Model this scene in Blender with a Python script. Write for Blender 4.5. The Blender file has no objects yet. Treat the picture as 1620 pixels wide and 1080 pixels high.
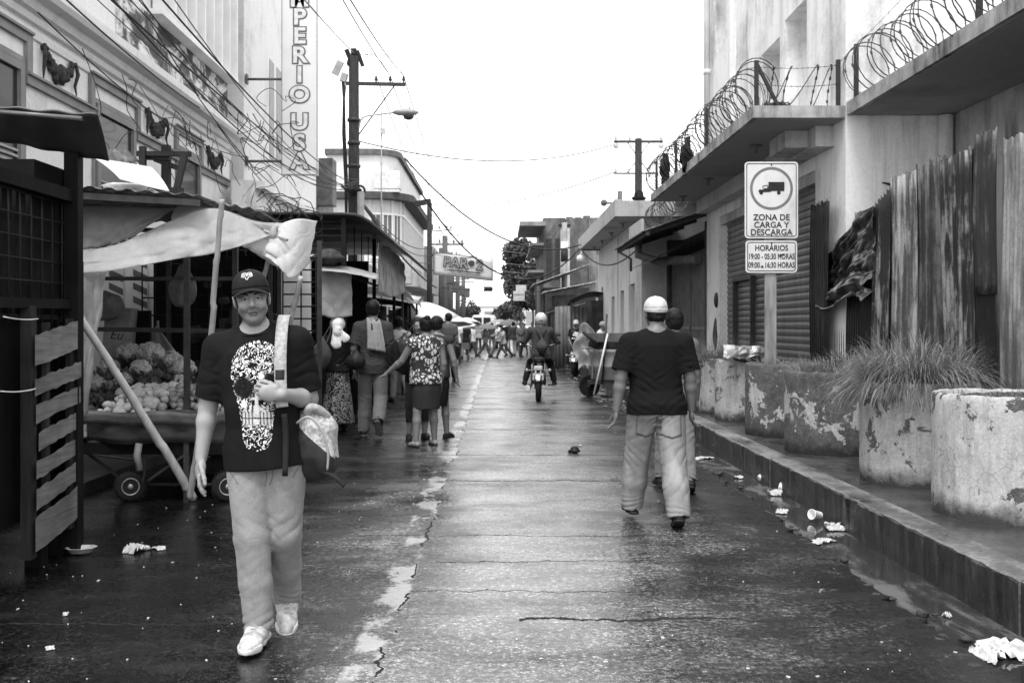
import bpy, math, random
import numpy as np
from mathutils import Vector, Matrix
PI = math.pi
C = bpy.context.scene.collection
sc = bpy.context.scene
random.seed(7)
# ---------------------------------------------------------------- camera
F, VX, HY, EYE = 1575.0, 790.0, 515.0, 1.48          # pixels of the 1620-wide photo
cd = bpy.data.cameras.new('camera'); cam = bpy.data.objects.new('camera', cd); C.objects.link(cam)
cam.location = (0, 0, EYE); cam.rotation_euler = (PI/2, 0, 0)
cd.sensor_width = 36; cd.lens = 36*F/1620
cd.shift_x = (810-VX)/1620; cd.shift_y = -(540-HY)/1620
cd.clip_start = .1; cd.clip_end = 3000
cd.dof.use_dof = True; cd.dof.focus_distance = 5.6; cd.dof.aperture_fstop = 8.0
sc.camera = cam
# ---------------------------------------------------------------- light
w = bpy.data.worlds.new("World"); sc.world = w; w.use_nodes = True
nt = w.node_tree; nt.nodes.clear()
SUN_EL, SUN_ROT = math.radians(62), math.radians(200)
sky = nt.nodes.new('ShaderNodeTexSky'); sky.sky_type = 'NISHITA'; sky.sun_disc = False
sky.sun_elevation = SUN_EL; sky.sun_rotation = SUN_ROT; sky.dust_density = 4; sky.air_density = 1.5
bw = nt.nodes.new('ShaderNodeRGBToBW'); nt.links.new(sky.outputs[0], bw.inputs[0])
mix = nt.nodes.new('ShaderNodeMix'); mix.data_type = 'RGBA'; mix.inputs[0].default_value = .72
nt.links.new(bw.outputs[0], mix.inputs[6]); mix.inputs[7].default_value = (13, 13, 13, 1)   # even cloud cover
bg = nt.nodes.new('ShaderNodeBackground'); bg.inputs[1].default_value = .12
nt.links.new(mix.outputs[2], bg.inputs[0])
wo = nt.nodes.new('ShaderNodeOutputWorld'); nt.links.new(bg.outputs[0], wo.inputs[0])
sl = bpy.data.lights.new('sun', 'SUN'); sl.energy = 1.5; sl.angle = math.radians(18); sl.color = (1, 1, 1)
so = bpy.data.objects.new('sun', sl); C.objects.link(so)
so.rotation_euler = (math.radians(28), 0, math.radians(-20))
sc.view_settings.view_transform = 'Standard'; sc.view_settings.look = 'None'
sc.view_settings.gamma = 1; sc.view_settings.exposure = 0.75
sc.cycles.use_denoising = True; sc.cycles.max_bounces = 8; sc.cycles.diffuse_bounces = 4
sc.cycles.glossy_bounces = 3; sc.cycles.transmission_bounces = 4; sc.cycles.transparent_max_bounces = 8
# ---------------------------------------------------------------- helpers
def P(px, py, Y): return Vector(((px-VX)*Y/F, Y, EYE-(py-HY)*Y/F))
def GY(py): return EYE*F/(py-HY)
def G(px, py): return P(px, py, GY(py))
def R(a): return math.radians(a)

class MB:
    """collects geometry for one mesh"""
    def __init__(s): s.v = []; s.f = []; s.sm = []
    def add(s, vs, fs, smooth=False):
        o = len(s.v); s.v += [tuple(v) for v in vs]
        s.f += [tuple(i+o for i in f) for f in fs]; s.sm += [smooth]*len(fs); return s
    def box(s, c, d, rz=0, rx=0, ry=0, taper=1.0, bev=0.0):
        m = Matrix.Rotation(rz, 3, 'Z') @ Matrix.Rotation(ry, 3, 'Y') @ Matrix.Rotation(rx, 3, 'X')
        hx, hy, hz = d[0]/2, d[1]/2, d[2]/2; c = Vector(c)
        if bev <= 0:
            vs = [c+m@Vector((x*hx*(taper if z > 0 else 1), y*hy*(taper if z > 0 else 1), z*hz)) for z in (-1, 1) for y in (-1, 1) for x in (-1, 1)]
            return s.add(vs, [(0,2,3,1),(4,5,7,6),(0,1,5,4),(2,6,7,3),(0,4,6,2),(1,3,7,5)])
        b = min(bev, hx*.9, hy*.9, hz*.9); rings = []
        for z, i in ((-hz, b), (-hz+b, 0), (hz-b, 0), (hz, b)):
            x, y = hx-i, hy-i
            q = max(b-i*.5, b*.3)
            ring = [(-x+q,-y),(x-q,-y),(x,-y+q),(x,y-q),(x-q,y),(-x+q,y),(-x,y-q),(-x,-y+q)]
            rings.append([c+m@Vector((a*(taper if z > 0 else 1), bb*(taper if z > 0 else 1), z)) for a, bb in ring])
        vs = [v for r in rings for v in r]; fs = [tuple(range(7, -1, -1)), tuple(range(24, 32))]
        for k in range(3):
            for i in range(8): fs.append((k*8+i, k*8+(i+1) % 8, (k+1)*8+(i+1) % 8, (k+1)*8+i))
        return s.add(vs, fs)
    def bx(s, x0, x1, y0, y1, z0, z1, **k):
        return s.box(((x0+x1)/2, (y0+y1)/2, (z0+z1)/2), (abs(x1-x0), abs(y1-y0), abs(z1-z0)), **k)
    def tube(s, pts, r, n=8, cap=True, smooth=True, ref=None):
        pts = [Vector(p) for p in pts]; m = len(pts)
        rs = r if isinstance(r, (list, tuple)) else [r]*m
        vs = []; up = None
        for i, p in enumerate(pts):
            t = (pts[min(i+1, m-1)]-pts[max(i-1, 0)])
            t = t.normalized() if t.length > 1e-9 else Vector((0, 0, 1))
            if up is None:
                a = Vector((0, 0, 1)) if abs(t.z) < .9 else Vector((1, 0, 0))
                up = (a-t*a.dot(t)).normalized()
            else:
                up = up-t*up.dot(t); up = up.normalized() if up.length > 1e-6 else t.orthogonal().normalized()
            sd = t.cross(up)
            for k in range(n):
                a = 2*PI*k/n; vs.append(p+(up*math.cos(a)+sd*math.sin(a))*rs[i])
        fs = [(i*n+k, i*n+(k+1) % n, (i+1)*n+(k+1) % n, (i+1)*n+k) for i in range(m-1) for k in range(n)]
        s.add(vs, fs, smooth)
        if cap:
            o = len(s.v)-len(vs)
            s.f += [tuple(o+k for k in range(n-1, -1, -1)), tuple(o+(m-1)*n+k for k in range(n))]; s.sm += [False]*2
        return s
    def bar(s, a, b, w_, h_=None):
        """rectangular bar from a to b"""
        a, b = Vector(a), Vector(b); h_ = h_ or w_; t = (b-a).normalized()
        u = Vector((0, 0, 1)) if abs(t.z) < .95 else Vector((0, 1, 0))
        sd = t.cross(u).normalized(); u = sd.cross(t)
        vs = [p+sd*(i*w_/2)+u*(j*h_/2) for p in (a, b) for i, j in ((-1,-1),(1,-1),(1,1),(-1,1))]
        return s.add(vs, [(0,1,2,3),(7,6,5,4),(0,4,5,1),(1,5,6,2),(2,6,7,3),(3,7,4,0)])
    def lathe(s, prof, c=(0,0,0), n=24, smooth=True, wob=0, ax=None, seed=0):
        """prof: (r,z) list"""
        rr = random.Random(seed); c = Vector(c); vs = []
        ph = [rr.uniform(0, 6) for _ in range(3)]
        for r, z in prof:
            for k in range(n):
                a = 2*PI*k/n; q = r*(1+wob*(math.sin(2*a+ph[0]+z*2)+.6*math.sin(3*a+ph[1]-z*5)+.4*math.sin(7*a+ph[2])))
                p = Vector((q*math.cos(a), q*math.sin(a), z))
                vs.append(c+(ax@p if ax else p))
        fs = [(i*n+k, i*n+(k+1) % n, (i+1)*n+(k+1) % n, (i+1)*n+k) for i in range(len(prof)-1) for k in range(n)]
        s.add(vs, fs, smooth); o = len(s.v)-len(vs)
        if prof[0][0] > 1e-5: s.f.append(tuple(o+k for k in range(n-1, -1, -1))); s.sm.append(False)
        if prof[-1][0] > 1e-5: s.f.append(tuple(o+(len(prof)-1)*n+k for k in range(n))); s.sm.append(False)
        return s
    def sheet(s, fn, nu, nv, th=0.0, smooth=True):
        """fn(u,v)->point; gets thickness th"""
        g = [[Vector(fn(i/nu, j/nv)) for j in range(nv+1)] for i in range(nu+1)]
        vs = [p for row in g for p in row]; W = nv+1
        fs = [(i*W+j, (i+1)*W+j, (i+1)*W+j+1, i*W+j+1) for i in range(nu) for j in range(nv)]
        if th <= 0: return s.add(vs, fs, smooth)
        back = []
        for i in range(nu+1):
            for j in range(nv+1):
                a = g[min(i+1, nu)][j]-g[max(i-1, 0)][j]; b = g[i][min(j+1, nv)]-g[i][max(j-1, 0)]
                nn = a.cross(b); nn = nn.normalized() if nn.length > 1e-12 else Vector((0, 0, 1))
                back.append(g[i][j]-nn*th)
        N = len(vs); fs2 = [tuple(reversed([k+N for k in f])) for f in fs]
        e = []
        for i in range(nu):
            e.append((i*W, i*W+N, (i+1)*W+N, (i+1)*W)); e.append((i*W+nv, (i+1)*W+nv, (i+1)*W+nv+N, i*W+nv+N))
        for j in range(nv):
            e.append((j, j+1, j+1+N, j+N)); k = nu*W; e.append((k+j, k+j+N, k+j+1+N, k+j+1))
        return s.add(vs+back, fs+fs2+e, smooth)
    def prism(s, poly, fr, to):
        """poly 2D points; fr,to: functions (a,b)->3D for the two caps"""
        n = len(poly); vs = [fr(a, b) for a, b in poly]+[to(a, b) for a, b in poly]
        return s.add(vs, [tuple(range(n-1, -1, -1)), tuple(range(n, 2*n))]+[(k, (k+1) % n, (k+1) % n+n, k+n) for k in range(n)])
    def ball(s, c, r, n=12, m=8, sc_=(1,1,1), wob=0, seed=0, rot=None):
        rr = random.Random(seed); c = Vector(c); vs = []; ph = [rr.uniform(0, 6.3) for _ in range(6)]
        for i in range(m+1):
            t = PI*i/m
            for k in range(n):
                a = 2*PI*k/n; d = Vector((math.sin(t)*math.cos(a), math.sin(t)*math.sin(a), math.cos(t)))
                q = r*(1+wob*(math.sin(3*d.x+ph[0])+math.sin(4*d.y+ph[1])+math.sin(5*d.z+ph[2])))
                p = Vector((d.x*q*sc_[0], d.y*q*sc_[1], d.z*q*sc_[2]))
                vs.append(c+(rot@p if rot else p))
        return s.add(vs, [(i*n+k, (i+1)*n+k, (i+1)*n+(k+1) % n, i*n+(k+1) % n) for i in range(m) for k in range(n)], True)
    def build(s, name, mat, parent=None, loc=None):
        me = bpy.data.meshes.new(name); me.from_pydata([tuple(v) for v in s.v], [], s.f)
        me.polygons.foreach_set('use_smooth', s.sm); me.update()
        return link(name, me, mat, parent, loc)

def link(name, me, mat, parent=None, loc=None):
    o = bpy.data.objects.new(name, me); C.objects.link(o)
    if mat: me.materials.append(mat)
    if parent: o.parent = parent
    if loc is not None: o.location = loc
    return o
def tag(o, label, cat, group=None):
    o['label'] = label; o['category'] = cat
    if group: o['group'] = group
    return o
def thing(name, label, cat, loc=(0,0,0), rz=0, group=None):
    o = bpy.data.objects.new(name, None); C.objects.link(o); o.location = loc; o.rotation_euler = (0, 0, rz)
    o.empty_display_size = .1
    return tag(o, label, cat, group)
def struct(o): o['kind'] = 'structure'; return o
def stuff(o): o['kind'] = 'stuff'; return o
def copy_tree(o, parent=None):
    c = o.copy(); C.objects.link(c)
    if parent: c.parent = parent
    for ch in [x for x in o.children]: copy_tree(ch, c)
    return c
def text(name, s, size, mat, parent, loc, rot=(PI/2,0,0), bold=0, ext=.002, align='CENTER', sx=1.0, shear=0):
    cu = bpy.data.curves.new(name, 'FONT'); cu.body = s; cu.size = size; cu.extrude = ext; cu.offset = bold
    cu.align_x = align; cu.align_y = 'CENTER'; cu.shear = shear; cu.resolution_u = 4
    t = bpy.data.objects.new(name, cu)
    C.objects.link(t)
    dg = bpy.context.evaluated_depsgraph_get(); me = bpy.data.meshes.new_from_object(t.evaluated_get(dg))
    bpy.data.objects.remove(t); bpy.data.curves.remove(cu)
    o = link(name, me, mat, parent, loc); o.rotation_euler = rot; o.scale = (sx, 1, 1); return o
def catenary(a, b, sag, n=16):
    a, b = Vector(a), Vector(b)
    return [a.lerp(b, i/n)+Vector((0, 0, -sag*4*(i/n)*(1-i/n))) for i in range(n+1)]

# ---------------------------------------------------------------- materials
class NT:
    def __init__(s, name):
        s.m = bpy.data.materials.new(name); s.m.use_nodes = True; s.t = s.m.node_tree
        s.b = s.t.nodes['Principled BSDF']; s.out = s.t.nodes['Material Output']
        s.tc = s.n('TexCoord')
    def n(s, typ, **k):
        nd = s.t.nodes.new('ShaderNode'+typ)
        for a, v in k.items(): setattr(nd, a, v)
        return nd
    def l(s, a, b): s.t.links.new(a, b)
    def coord(s, scale=(1,1,1), which='Object', loc=(0,0,0)):
        mp = s.n('Mapping'); mp.inputs['Scale'].default_value = scale; mp.inputs['Location'].default_value = loc
        s.l(s.tc.outputs[which], mp.inputs[0]); return mp.outputs[0]
    def noise(s, co, scale=5, detail=5, rough=.6, dist=0):
        n = s.n('TexNoise'); n.inputs['Scale'].default_value = scale; n.inputs['Detail'].default_value = detail
        n.inputs['Roughness'].default_value = rough; n.inputs['Distortion'].default_value = dist; s.l(co, n.inputs['Vector']); return n.outputs[0]
    def voro(s, co, scale=5, feature='F1', rand=1):
        n = s.n('TexVoronoi', feature=feature); n.inputs['Scale'].default_value = scale; n.inputs['Randomness'].default_value = rand; s.l(co, n.inputs['Vector']); return n.outputs[0]
    def ramp(s, fac, stops):
        r = s.n('ValToRGB'); e = r.color_ramp.elements
        e[0].position, e[0].color = stops[0][0], (stops[0][1],)*3+(1,)
        e[1].position, e[1].color = stops[-1][0], (stops[-1][1],)*3+(1,)
        for p, v in stops[1:-1]: q = e.new(p); q.color = (v, v, v, 1)
        s.l(fac, r.inputs[0]); return r.outputs[0]
    def math(s, op, a, b=None, c=None, clamp=False):
        m = s.n('Math', operation=op, use_clamp=clamp)
        for i, x in enumerate((a, b, c)):
            if x is None: continue
            if isinstance(x, (int, float)): m.inputs[i].default_value = x
            else: s.l(x, m.inputs[i])
        return m.outputs[0]
    def mix(s, f, a, b, mode='MIX'):
        m = s.n('Mix', data_type='RGBA', blend_type=mode)
        for i, x in ((0, f), (6, a), (7, b)):
            if isinstance(x, (int, float)): m.inputs[i].default_value = x if i == 0 else (x, x, x, 1)
            else: s.l(x, m.inputs[i])
        return m.outputs[2]
    def sep(s, co):
        n = s.n('SeparateXYZ'); s.l(co, n.inputs[0]); return n.outputs
    def set(s, base=None, rough=None, metal=None, spec=None, coat=None):
        for key, v in (('Base Color', base), ('Roughness', rough), ('Metallic', metal), ('Specular IOR Level', spec), ('Coat Weight', coat)):
            if v is None: continue
            if isinstance(v, (int, float)): s.b.inputs[key].default_value = (v, v, v, 1) if key == 'Base Color' else v
            else: s.l(v, s.b.inputs[key])
        return s
    def bump(s, h, strength=.3, dist=.01):
        b = s.n('Bump'); b.inputs['Strength'].default_value = strength; b.inputs['Distance'].default_value = dist
        s.l(h, b.inputs['Height']); s.l(b.outputs[0], s.b.inputs['Normal']); return s

_mc = {}
def M(name, base=.3, rough=.7, var=.25, scale=6, bump=.15, bscale=None, metal=0, aniso=(1,1,1), bdist=.006, spec=.5, detail=5):
    """general weathered surface: base grey varied by noise"""
    if name in _mc: return _mc[name]
    if base < .08 and spec == .5 and not metal: spec = .15
    t = NT(name); co = t.coord(aniso)
    n = t.noise(co, scale, detail); lo, hi = base*(1-var), min(base*(1+var), .95)
    t.set(t.ramp(n, [(.3, lo), (.7, hi)]), rough, metal, spec)
    if bump: t.bump(t.noise(co, bscale or scale*6, 4), bump, bdist)
    _mc[name] = t.m; return t.m

def plaster(name, base, dirt, amount=.5, scale=1.2, streak=1.0, rough=.85, off=0):
    """painted masonry with stains and rain streaks of their own shape"""
    if name in _mc: return _mc[name]
    t = NT(name); co = t.coord((1,1,1), loc=(off, off*.7, 0)); st = t.coord((2.2, 2.2, .16), loc=(off, 0, 0))
    a = t.noise(co, scale, 8, .68); b = t.noise(st, 2.2, 6, .65); f = t.noise(co, 22, 5, .75)
    m = t.math('MULTIPLY', t.ramp(a, [(.62-.3*amount, 0), (.85-.2*amount, 1)]), .8)
    m2 = t.math('MULTIPLY', t.ramp(b, [(.5, 0), (.75, 1)]), streak*.55)
    mm = t.math('ADD', m, m2, clamp=True)
    fine = t.ramp(f, [(.3, .88), (.7, 1.08)])
    col = t.mix(mm, base, dirt); col = t.mix(1.0, col, fine, 'MULTIPLY')
    t.set(col, rough, 0, .3).bump(t.math('ADD', f, t.math('MULTIPLY', a, .5)), .25, .008)
    _mc[name] = t.m; return t.m

def peel(name, paint, under, th=.5, scale=3, off=0, belt=None, rim=0):
    """flaking paint: ragged paint patches over bare cement, chipped rim, foot darker towards the ground"""
    t = NT(name); co = t.coord(loc=(off, off*1.3, off*.4)); z = t.sep(t.tc.outputs['Object'])[2]
    a = t.noise(co, scale*1.5, 12, .68, .3); big = t.noise(co, 1.6, 3, .5)
    v = t.math('ADD', a, t.math('MULTIPLY', t.math('SUBTRACT', big, .5), .45))
    if belt: v = t.math('SUBTRACT', v, t.math('MULTIPLY', t.math('ABSOLUTE', t.math('SUBTRACT', z, belt)), .42))
    if rim: v = t.math('SUBTRACT', v, t.math('MULTIPLY', t.math('MAXIMUM', t.math('SUBTRACT', z, .62), 0), rim))
    m = t.ramp(v, [(th-.006, 0), (th+.006, 1)])
    chips = t.ramp(t.noise(t.coord(loc=(off+3, 0, off)), 11, 9, .7, .2), [(.355, 0), (.367, 1)]); m = t.math('MULTIPLY', m, chips)
    st = t.noise(t.coord((7, 7, .8), loc=(off, 0, 0)), 2.0, 8, .75); mot = t.noise(co, 7, 8, .72)
    pv = t.mix(t.ramp(st, [(.45, 0), (.72, .7)]), t.mix(t.ramp(mot, [(.4, 0), (.62, .5)]), paint, paint*.55), paint*.35)
    uv = t.mix(1.0, t.ramp(mot, [(.3, under*.5), (.7, under*1.5)]), t.ramp(t.noise(co, 38, 5, .8), [(.35, .6), (.65, 1.4)]), 'MULTIPLY')
    col = t.mix(m, uv, pv); col = t.mix(1.0, col, t.ramp(t.noise(co, 55, 4, .8), [(.35, .78), (.65, 1.12)]), 'MULTIPLY')
    foot = t.ramp(t.math('ADD', t.math('MULTIPLY', z, 4.2), t.math('MULTIPLY', t.math('SUBTRACT', t.noise(co, 9, 8, .7), .5), 1.1)), [(.12, 1), (.62, 0)])  # ragged band, darker towards the bottom
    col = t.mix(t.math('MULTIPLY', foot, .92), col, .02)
    cr = t.voro(t.coord((1, 1, 1), loc=(off, 0, 0)), 9, 'DISTANCE_TO_EDGE'); wv = t.ramp(t.noise(co, 2.6, 4), [(.52, 0), (.6, .7)])
    col = t.mix(t.math('MULTIPLY', t.math('MULTIPLY', t.ramp(cr, [(.0, 1), (.02, 0)]), wv), t.ramp(mot, [(.4, 0), (.5, 1)])), col, .06)
    t.set(col, .85, 0, .25).bump(t.math('ADD', t.math('MULTIPLY', m, .5), t.noise(co, 40, 6, .8)), .6, .006)
    return t.m

def rusty(name, light, dark, amount=.5, off=0, rough=.6, sz=.35, metal=.25, sx=3):
    """corrugated zinc with rust running down it"""
    t = NT(name); st = t.coord((sx, sx, sz), loc=(off, off, off)); co = t.coord(loc=(off, 0, off))
    a = t.noise(st, 2.5, 8, .7, .3); b = t.noise(co, 1.1, 6, .7); f = t.noise(co, 40, 4, .7)
    v = t.math('ADD', t.math('MULTIPLY', a, .6), t.math('MULTIPLY', b, .4))
    e = .62-.25*amount
    col = t.ramp(v, [(e-.07, light*1.15), (e-.025, light*.8), (e+.015, dark*1.6), (e+.06, dark), (.75, dark*.5)])
    col = t.mix(1.0, col, t.ramp(f, [(.3, .75), (.7, 1.2)]), 'MULTIPLY')
    t.set(col, rough, metal, .4).bump(f, .25, .004)
    return t.m

def wood(name, base=.1, off=0, ax=2, rough=.75):
    if name in _mc: return _mc[name]
    s = [14, 14, 14]; s[ax] = .8
    t = NT(name); co = t.coord(tuple(s), loc=(off, off, off)); c2 = t.coord(loc=(off, 0, 0))
    a = t.noise(co, 2.5, 7, .7, .5); b = t.noise(c2, 2.5, 5)
    col = t.mix(1.0, t.ramp(a, [(.3, base*.5), (.6, base*1.15), (.8, base*.8)]), t.ramp(b, [(.3, .55), (.7, 1.25)]), 'MULTIPLY')
    t.set(col, rough, 0, .12 if base < .12 else .35).bump(a, .5, .006); _mc[name] = t.m; return t.m

def cloth(name, base=.1, rough=.9, fine=160, fold=.25, var=.12):
    if name in _mc: return _mc[name]
    t = NT(name); co = t.coord(); f = t.noise(co, fine, 3, .6); g = t.noise(t.coord((1,1,.45)), 6, 1.5, .45, 1.2); g2 = t.noise(t.coord((1, 1, .7), loc=(3, 1, 2)), 13, 1, .4, 2.0)
    t.set(t.mix(1.0, t.ramp(f, [(.3, base*(1-var)), (.7, base*(1+var))]), t.ramp(g, [(.3, 1-var), (.7, 1+var)]), 'MULTIPLY'), rough, 0, .25)
    t.b.inputs['Sheen Weight'].default_value = .12 if base > .1 else 0
    if base < .1: t.b.inputs['Specular IOR Level'].default_value = .12
    t.bump(t.math('ADD', t.math('ADD', g, t.math('MULTIPLY', g2, .7)), t.math('MULTIPLY', f, .03)), fold*.9, .022)
    _mc[name] = t.m; return t.m

def sheetmat(name, base, trans=.5, rough=.35, clear=.0, dirt=.3, off=0):
    """plastic sheeting: light comes through it, dirt and creases on it"""
    if name in _mc: return _mc[name]
    t = NT(name); co = t.coord(loc=(off, off, 0)); a = t.noise(co, 2.2, 7, .7, .6); cr = t.noise(t.coord((1, 1, 1)), 6, 6, .65, 1.5)
    col = t.ramp(a, [(.35, base*(1-dirt)), (.65, base)])
    t.set(col, rough, 0, .5).bump(cr, .5, .03)
    tr = t.n('BsdfTranslucent'); t.l(col, tr.inputs[0])
    ms = t.n('MixShader'); ms.inputs[0].default_value = trans
    t.l(t.b.outputs[0], ms.inputs[1]); t.l(tr.outputs[0], ms.inputs[2]); last = ms.outputs[0]
    if clear > 0:
        tp = t.n('BsdfTransparent'); m2 = t.n('MixShader'); m2.inputs[0].default_value = clear
        t.l(last, m2.inputs[1]); t.l(tp.outputs[0], m2.inputs[2]); last = m2.outputs[0]
    t.l(last, t.out.inputs[0]); _mc[name] = t.m; return t.m

BLACK = M('black_paint', .02, .5, .3, 8); DARKMETAL = M('dark_metal', .035, .5, .4, 12, metal=.3)
GALV = M('galvanised_metal', .35, .45, .25, 10, metal=.6); WHITE = M('white_paint', .75, .5, .08, 4)
RUBBER = M('rubber', .02, .8, .3, 30); CHROME = M('chrome', .6, .2, .1, 5, metal=1.0)
CABLE = M('cable_black', .03, .6, .2, 10, 0); CABLEG = M('cable_grey', .22, .6, .2, 10, 0)
CONC = plaster('old_concrete', .32, .10, .55, 1.5); 
# ================================================================ ground, road, kerb
def road_material():
    t = NT('wet_asphalt'); obj = t.coord(); X, Y, Z = t.sep(t.tc.outputs['Object'])
    big = t.noise(t.coord((.55, .28, 1)), 1.6, 7, .66, .8)          # damp and dry areas
    mid = t.noise(t.coord((.9, 1.5, 1), loc=(3, 1, 0)), 2.0, 7, .7, .4)   # patches stretched across the street
    fine = t.noise(obj, 30, 5, .8); grit = t.voro(obj, 62)
    wear_sheen = t.math('ADD', t.math('MULTIPLY', big, .45), t.math('MULTIPLY', mid, .55))
    # paler middle, darker sides: wear plus sky reflection painted into the colour
    mid_w = t.ramp(t.math('ABSOLUTE', t.math('SUBTRACT', X, .35)), [(.0, .13), (.9, .09), (1.0, 0)])
    mm = t.n('MapRange'); t.l(t.math('ABSOLUTE', t.math('SUBTRACT', X, .2)), mm.inputs[0])
    mm.inputs[1].default_value = .3; mm.inputs[2].default_value = 1.9; mm.inputs[3].default_value = .11; mm.inputs[4].default_value = -.12
    wear_sheen = t.math('ADD', wear_sheen, mm.outputs[0])
    wear_sheen = t.math('ADD', wear_sheen, t.math('MULTIPLY', t.math('SUBTRACT', fine, .5), .35))
    base = t.ramp(wear_sheen, [(.40, .006), (.49, .022), (.57, .10), (.68, .24)])
    base = t.mix(1.0, base, t.ramp(grit, [(.12, 1.9), (.3, 1.0), (.55, .55)]), 'MULTIPLY'); base = t.mix(1.0, base, t.ramp(fine, [(.36, .25), (.5, .9), (.64, 2.0)]), 'MULTIPLY')
    # remains of a painted centre line
    lx = t.math('ADD', t.math('ADD', X, .585), t.math('MULTIPLY', t.math('SUBTRACT', t.noise(obj, 3, 5), .5), .22))
    band = t.ramp(t.math('ABSOLUTE', lx), [(.07, 1), (.095, 0)])
    gate = t.ramp(t.noise(t.coord((1.2, .9, 1), loc=(7, 2.2, 0)), 2.0, 5, .7), [(.46, 0), (.52, .75)])
    base = t.mix(t.math('MULTIPLY', band, gate), base, .40)
    # cracks and joints across the slabs, plus the joint beside the line
    cracks = None
    wob = t.math('MULTIPLY', t.math('SUBTRACT', t.noise(t.coord((1, .3, 1)), 2.6, 6, .7), .5), .34)
    wd = t.noise(t.coord((3, .5, 1)), 2.2, 3)
    for yy, x0, x1, wdt in ((5.02, .1, 2.1, .035), (5.55, -.5, 1.0, .012), (6.25, -.4, 1.6, .016), (7.02, -1.0, 2.1, .016), (9.5, -.5, 2.2, .035),
                            (11.4, -.8, 2.2, .03), (4.95, -2.8, -.9, .012), (14.2, -1, 2.2, .05), (17.6, -1, 2.2, .06)):
        d = t.math('ABSOLUTE', t.math('SUBTRACT', t.math('ADD', Y, wob), yy))
        c = t.math('MULTIPLY', t.math('LESS_THAN', d, t.math('MULTIPLY', wd, wdt)),
                   t.math('MULTIPLY', t.math('GREATER_THAN', X, x0), t.math('LESS_THAN', X, x1)))
        cracks = c if cracks is None else t.math('MAXIMUM', cracks, c)
    dj = t.math('ABSOLUTE', t.math('ADD', lx, -.075))
    cj = t.math('MULTIPLY', t.math('LESS_THAN', dj, t.math('MULTIPLY', wd, .015)), t.math('GREATER_THAN', t.noise(t.coord((1, 1, 1), loc=(0, 4, 0)), 2.4, 4), .50))
    cracks = t.math('MAXIMUM', cracks, cj)
    base = t.mix(cracks, base, .006)
    wet = t.noise(t.coord((.5, .9, 1), loc=(9, 5, 0)), 1.7, 6, .65)
    rg = t.ramp(t.math('ADD', t.math('MULTIPLY', wet, .7), t.math('MULTIPLY', fine, .3)), [(.38, .13), (.5, .27), (.62, .5)])
    t.set(base, t.math('MAXIMUM', rg, cracks), 0, .5)
    hgt = t.math('ADD', t.math('MULTIPLY', fine, .6), t.math('MULTIPLY', t.math('MINIMUM', grit, .4), 1.6))
    hgt = t.math('ADD', hgt, t.math('MULTIPLY', mid, .2)); hgt = t.math('SUBTRACT', hgt, t.math('MULTIPLY', cracks, 2.5))
    t.bump(hgt, .5, .0035)
    return t.m
ROAD = road_material()

def gutter_material():
    t = NT('gutter_water'); co = t.coord((1, .35, 1)); a = t.noise(co, 2.6, 6, .65, .5)
    wet = t.ramp(a, [(.5, .03), (.6, .45)]); f = t.noise(t.coord(), 40, 4)
    t.set(t.ramp(a, [(.4, .02), (.52, .03), (.62, .10)]), wet, 0, .6)
    t.bump(t.math('MULTIPLY', f, wet), .5, .006); return t.m

m = MB(); m.sheet(lambda u, v: (-260+520*u, -8+520*v, -.06), 4, 4)
struct(m.build('ground', M('ground_earth', .09, .9, .4, .8)))
# carriageway with a broken right-hand edge and patchy verge
rr = random.Random(3)
edge = []
y = -2.0; xoff = 0
while y < 200:
    xoff = xoff*.75+rr.uniform(-.022, .022)*(1 if y < 30 else .3); edge.append((2.14+xoff+(-.05 if rr.random() < .1 else 0), y)); y += .06 if y < 14 else (.3 if y < 40 else 8)
m = MB(); n = len(edge)
vs = []
for x_, y_ in edge: vs += [(x_, y_, 0.0), (x_-.02, y_, .0), (x_, y_, -.05), (-3.62, y_, 0.0)]
fs = []
for i in range(n-1):
    a, b = 4*i, 4*(i+1); fs += [(a+3, a+1, b+1, b+3), (a+1, a, b, b+1), (a, a+2, b+2, b)]
m.add(vs, fs); struct(m.build('road', ROAD))
m = MB(); m.sheet(lambda u, v: (2.08+.5*u, -2+202*v, -.028+.0*u), 1, 8); struct(m.build('gutter', gutter_material()))
# cross street at the far end and a pale far road
m = MB(); m.sheet(lambda u, v: (-60+120*u, 62+12*v, .006), 2, 2); struct(m.build('cross_street', M('far_asphalt', .10, .45, .3, .6)))
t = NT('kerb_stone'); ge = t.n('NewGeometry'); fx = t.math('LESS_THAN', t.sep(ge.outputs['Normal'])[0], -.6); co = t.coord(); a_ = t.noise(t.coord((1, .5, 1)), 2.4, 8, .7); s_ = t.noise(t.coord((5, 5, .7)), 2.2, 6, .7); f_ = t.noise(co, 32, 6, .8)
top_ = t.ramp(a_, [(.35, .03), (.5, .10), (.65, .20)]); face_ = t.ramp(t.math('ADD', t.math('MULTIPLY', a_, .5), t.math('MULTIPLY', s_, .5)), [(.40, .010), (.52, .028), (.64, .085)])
t.set(t.mix(1.0, t.mix(fx, top_, face_), t.ramp(f_, [(.35, .6), (.65, 1.4)]), 'MULTIPLY'), t.ramp(a_, [(.4, .25), (.6, .6)]), 0, .35).bump(f_, .5, .004); KERB2 = t.m
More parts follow.
